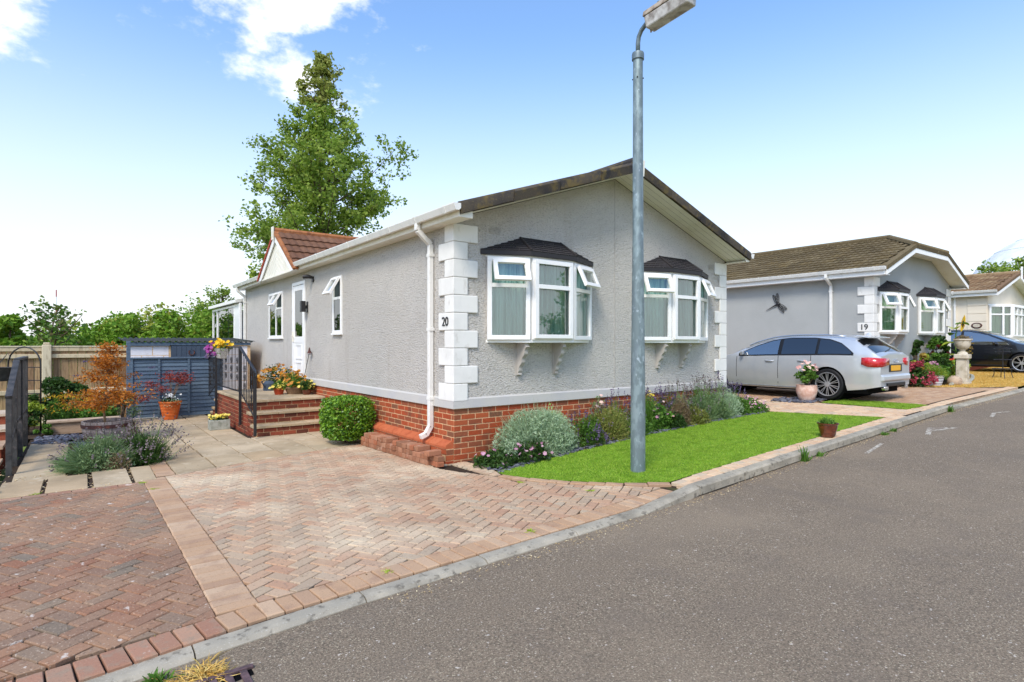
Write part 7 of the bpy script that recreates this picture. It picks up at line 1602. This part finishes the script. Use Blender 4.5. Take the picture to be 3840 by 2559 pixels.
# pedestal with urn, boulder, plant stand
x, y = 18.95, 4.95; z = gz(x, y); t = thing('stone_pedestal', 'square stone pedestal on the dry lawn', 'pedestal', (x, y, z))
MB().box(x-.16, x+.16, y-.16, y+.16, z, z+.07).build('base', 'stone_pale', t, bevel=.01); q = MB(); q.add([(x+sx2*.12*k, y+sy2*.12*k, z+h) for h, k in ((.07, 1.05), (.68, .95)) for sx2, sy2 in ((-1, -1), (1, -1), (1, 1), (-1, 1))], [(0, 3, 2, 1), (4, 5, 6, 7), (0, 1, 5, 4), (1, 2, 6, 5), (2, 3, 7, 6), (3, 0, 4, 7)]); q.build('shaft', 'stone_pale', t, bevel=.012); MB().box(x-.16, x+.16, y-.16, y+.16, z+.68, z+.8).build('cap', 'stone_pale', t, bevel=.02)
t = thing('stone_urn', 'pale stone urn with dry plants on the pedestal', 'urn', (x, y, z+.8)); q = MB(); q.lathe([(0, 0), (.12, 0), (.11, .04), (.06, .08), (.065, .12), (.14, .17), (.175, .25), (.185, .36), (.215, .38), (.215, .41), (.18, .41), (.16, .36)], 28, (x, y, z+.8)); q.build('bowl', 'stone_pale', t, smooth=40); q = MB(); q.lathe([(0, .37), (.17, .365)], 20, (x, y, z+.8)); q.build('compost', 'compost', t, fix=False)
P = dome(420, (x, y, z+1.17), .19, .19, .14, .3); leaves('dry_plants', P, .05, 'leaf_bronze', t); P = np.array([x+.2, y-.05, z+1.0])+RNG.normal(0, 1, (160, 3))*np.array([.06, .06, .12]); leaves('trailing_plants', P, .05, 'leaf_goldbrown', t)
x, y = 18.55, 5.02; z = gz(x, y); t = thing('boulder', 'small rounded brown boulder beside the striped pot', 'rock', (x, y, z)); q = MB(); q.lathe([(0, -.02), (.17, -.02), (.2, .06), (.19, .15), (.13, .22), (.05, .24), (0, .24)], 18, (x, y, z), (1, .8)); q.v = [(a+random.uniform(-.012, .012), b+random.uniform(-.012, .012), c+random.uniform(-.01, .01)) for a, b, c in q.v]; q.build('stone', 'timber_weathered', t, smooth='all')
x, y = 21.9, 4.75; z = gz(x, y); t = thing('plant_stand', 'black wire plant stand on the dry lawn', 'plant stand', (x, y, z))
for k in range(4):
    a = k*math.pi/2+.4; MB().tube([(x+.24*math.cos(a), y+.24*math.sin(a), z), (x+.2*math.cos(a), y+.2*math.sin(a), z+.14), (x+.2*math.cos(a), y+.2*math.sin(a), z+.28)], .011, 5).build('leg', 'black_metal', t)
for h, r in ((.28, .25), (.55, .2), (.78, .17), (.88, .2)): q = MB(); q.tube([(x+r*math.cos(a), y+r*math.sin(a), z+h) for a in np.linspace(0, 6.2832, 21)], .011, 5, cap=False); [q.tube([(x-r, y+d, z+h), (x+r, y+d, z+h)], .005, 4) for d in (-.1, 0, .1)]; q.build('shelf', 'black_metal', t)
MB().tube([(x, y, z+.28), (x, y, z+.9)], .014, 6).build('stem', 'black_metal', t)
for k, (xx, yy, m2, lab) in enumerate(((20.3, 5.5, 'fl_red', 'lime green bedding with red flowers right of the pedestal'), (21.0, 5.65, 'leaf_lime', 'lime green bedding in the middle of the far bed'), (21.7, 5.8, 'fl_red', 'bedding with scarlet flowers in the middle of the far bed'), (22.4, 6.0, 'leaf_lime', 'lime bedding at the right end of the far bed'))):
    t = bush('bedding_plant', lab, 'flowers', (xx, yy, gz(xx, yy)), .42, .3, .52, 1100, .08, 'leaf_lime', 10, G19, m2='leaf_mid'); P = dome(26, (xx, yy, gz(xx, yy)+.2), .42, .3, .4, .9); flowers('flowers', P, .045, m2, t)
q = MB(); q.tube([(xx, yy, gz(xx, yy)+.03) for xx, yy in ((18.2, 5.0), (18.9, 5.08), (19.8, 5.0), (20.8, 5.2), (22.0, 5.5), (23, 6.0))], .05, 6); t = q.build('bed_edging', 'stone', None, origin=(20.5, 5.2, gz(20, 5.2))); tag(t, 'low curved stone edging of the far flower bed', 'edging')
# ------------------------------------------------------------------ loose bricks stacked along the plinth
ORD = 'nearest second third fourth fifth sixth seventh eighth ninth tenth eleventh twelfth thirteenth fourteenth fifteenth sixteenth seventeenth eighteenth nineteenth twentieth last'.split()
CRS = ('bottom', 'middle', 'top')
tmpl = None
for j in range(21):
    y = 6.56+j*.105
    for l in range(3):
        if l == 2 and not (3 <= j <= 9 or 12 <= j <= 19): continue
        if j == 0 and l > 1: continue
        if tmpl is None:
            q = MB(); q.box(-.1, .1, -.05, .05, 0, .065); tmpl = q.build('loose_brick', 'brick_loose', None); tmpl.modifiers.clear(); o = tmpl
            bv = o.modifiers.new('bevel', 'BEVEL'); bv.width = .005; bv.segments = 1
        else: o = tmpl.copy(); COL.objects.link(o)
        zz = gz(3.7, y)+.003+l*.0665; o.location = (3.685+random.uniform(-.014, .01)-(.0 if l < 2 else -.01), y+random.uniform(-.002, .002), zz); o.rotation_euler = (0, 0, random.uniform(-.03, .03))
        tag(o, ('%s loose brick from the house corner in the %s row of the stack' if j else '%s loose brick to the house corner in the %s row of the stack') % (ORD[j], CRS[l]), 'brick', 'loose bricks stacked along the plinth')
for (x, y, l, rz) in ((3.66, 6.40, 0, 1.5), (3.66, 6.41, 1, 1.62), (3.62, 6.44, 2, .1)):
    o = tmpl.copy(); COL.objects.link(o); o.location = (x, y, gz(3.7, 6.4)+.003+l*.0665); o.rotation_euler = (0, 0, rz); tag(o, ('orange loose brick on the ground at the corner end of the stack', 'pale topped loose brick turned across the corner end of the stack', 'loose brick lying on top at the corner end of the stack')[l], 'brick', 'loose bricks stacked along the plinth')
mat('litter', W_, .9, .1, rnd=[s(92, 70, 44), s(120, 92, 52), s(64, 52, 38), s(140, 120, 70)])
def litter(label, poly, n, zf):
    P = sample(poly, n); P = np.column_stack([P, [zf(a, b)+.004 for a, b in P]]); V, F = leafgeo(P, .016, .6, 0); V[:, 2] = np.repeat(P[:, 2], 4)+RNG.uniform(0, .006, len(V)); o = ob('leaf_litter', npmesh('leaf_litter', V, F), 'litter'); tag(o, label, 'litter', kind='stuff')
litter('tiny dry leaf bits scattered over the pale driveway', [(.9, 3.5), (4.6, 3.7), (3.9, 5.5), (3.5, 8.6), (.9, 7.9)], 420, gz)
litter('tiny dry leaf bits scattered over the left driveway and patio', [(-2, 3.3), (.6, 3.4), (.6, 7.6), (2.3, 9), (2.3, 14.5), (1, 14.5), (.9, 8), (-2, 7.6)], 380, gz)
# ------------------------------------------------------------------ road details
chips('road_grit', [(x_, ky(x_)-.13) for x_ in (1.5, 4, 6, 9, 13, 18)]+[(x_, ky(x_)-.0) for x_ in (18, 13, 9, 6, 4, 1.5)], 1500, .012, 'gravel', 'fine grit lying along the foot of the kerb', 0, lambda a, b: rz_(a)+.002)
t = thing('drain_grate', 'rusty gully grate in the gutter at the bottom left', 'drain', (.42, 2.98, rz_(0)))
mat('grate', s(104, 80, 80), .7, .4, mix=[(s(72, 56, 56), 20, .45, .65)])
ga = ky(.4)-.2
MB().box(.2, .66, ga-.42, ga-.0, rz_(0)-.06, rz_(0)+.004).build('pit', 'car_cavity', t)
for k in range(7): MB().box(.22+k*.064, .22+k*.064+.032, ga-.40, ga-.04, rz_(0)+.004, rz_(0)+.018).build('bar', 'grate', t, bevel=.003)
for yy in (ga-.42, ga-.03): MB().box(.2, .67, yy, yy+.03, rz_(0)+.003, rz_(0)+.017).build('rim', 'grate', t, bevel=.003)
def tuft(name, label, x, y, r, h, n, m, zr=None, wd=.006):
    z = zr if zr is not None else gz(x, y); t = thing(name, label, 'weeds', (x, y, z)); B = np.array([x, y, z])+RNG.normal(0, 1, (n, 3))*np.array([r*.5, r*.5, 0]); T = B+RNG.normal(0, 1, (n, 3))*np.array([r*.6, r*.6, 0])+np.array([0, 0, h])*RNG.uniform(.2, 1, (n, 1)); blades('blades', B, T, wd, m, t); return t
tuft('dry_tuft', 'tuft of dry straw coloured grass at the drain grate', .47, ky(.5)-.17, .08, .026, 300, 'dry_blade', rz_(0)+.005, .005)
tuft('dry_tuft', 'strand of dry straw lying over the left of the grate', .34, ky(.4)-.18, .06, .02, 160, 'dry_blade', rz_(0)+.005, .005)
tuft('weed', 'green weed growing by the kerb above the drain', .30, ky(.33)-.07, .04, .06, 60, 'leaf_mid', rz_(0), .012)
for x, dx, h, lab in ((7.35, -.02, .2, 'tall weed growing out of the kerb foot left of the glazed pot'), (7.75, -.02, .07, 'small weed at the kerb foot right of the tall weed'), (9.9, -.04, .05, 'row of small weeds along the kerb foot'), (10.3, -.04, .06, 'weed patch further along the kerb foot'), (13.2, -.02, .14, 'leafy weed where the kerb drops at the path')):
    tuft('weed', lab, x, ky(x)+dx, .05 if h < .15 else .06, h, 60, 'leaf_mid', rz_(x), .014)
for x, y, lab in ((3.9, 4.98, 'moss tuft at the border of the pale driveway'), (.66, 7.3, 'moss tuft on the divider course'), (.6, 7.75, 'yellow weed at the top of the divider'), (-.35, 7.84, 'weed strip along the slab joint'), (1.62, 3.5, 'moss tuft in the soldier course'), (2.9, 3.58, 'moss tuft further along the soldier course'), (4.2, 4.2, 'grass tuft near the lawn corner')):
    tuft('moss_tuft', lab, x, y, .03, .014, 50, 'leaf_lime', None, .006)
mat('road_paint', s(200, 192, 174), .85, .2, mix=[(s(136, 122, 108), 24, .42, .54, .95)])
def mark(label, pts, wd):
    q = MB()
    for (x0, y0), (x1, y1) in pts:
        d = Vector((x1-x0, y1-y0)).normalized(); nn = Vector((-d.y, d.x))*wd/2; zf = lambda a, b: rz_(a)+.012*min(ky(a)+.02-b, 3.5)+.004
        V = [(x0+nn.x, y0+nn.y), (x0-nn.x, y0-nn.y), (x1-nn.x, y1-nn.y), (x1+nn.x, y1+nn.y)]; q.quad(*[(a, b, zf(a, b)) for a, b in V])
    o = q.build('road_mark', 'road_paint', None, origin=(pts[0][0][0], pts[0][0][1], rz_(pts[0][0][0])), fix=False); tag(o, label, 'road marking')
mark('single faded white spray line on the road by the kerb', [((8.3, 3.2), (9.15, 3.32))], .05)
mark('faded white sprayed letter on the road further along', [((10.3, 3.12), (11.0, 3.3)), ((10.95, 3.28), (11.15, 3.1)), ((10.7, 3.2), (11.25, 3.02))], .07)
mark('small pale chalk tick on the far road', [((12.9, 2.95), (13.5, 3.05)), ((13.5, 3.05), (13.8, 2.9))], .06)
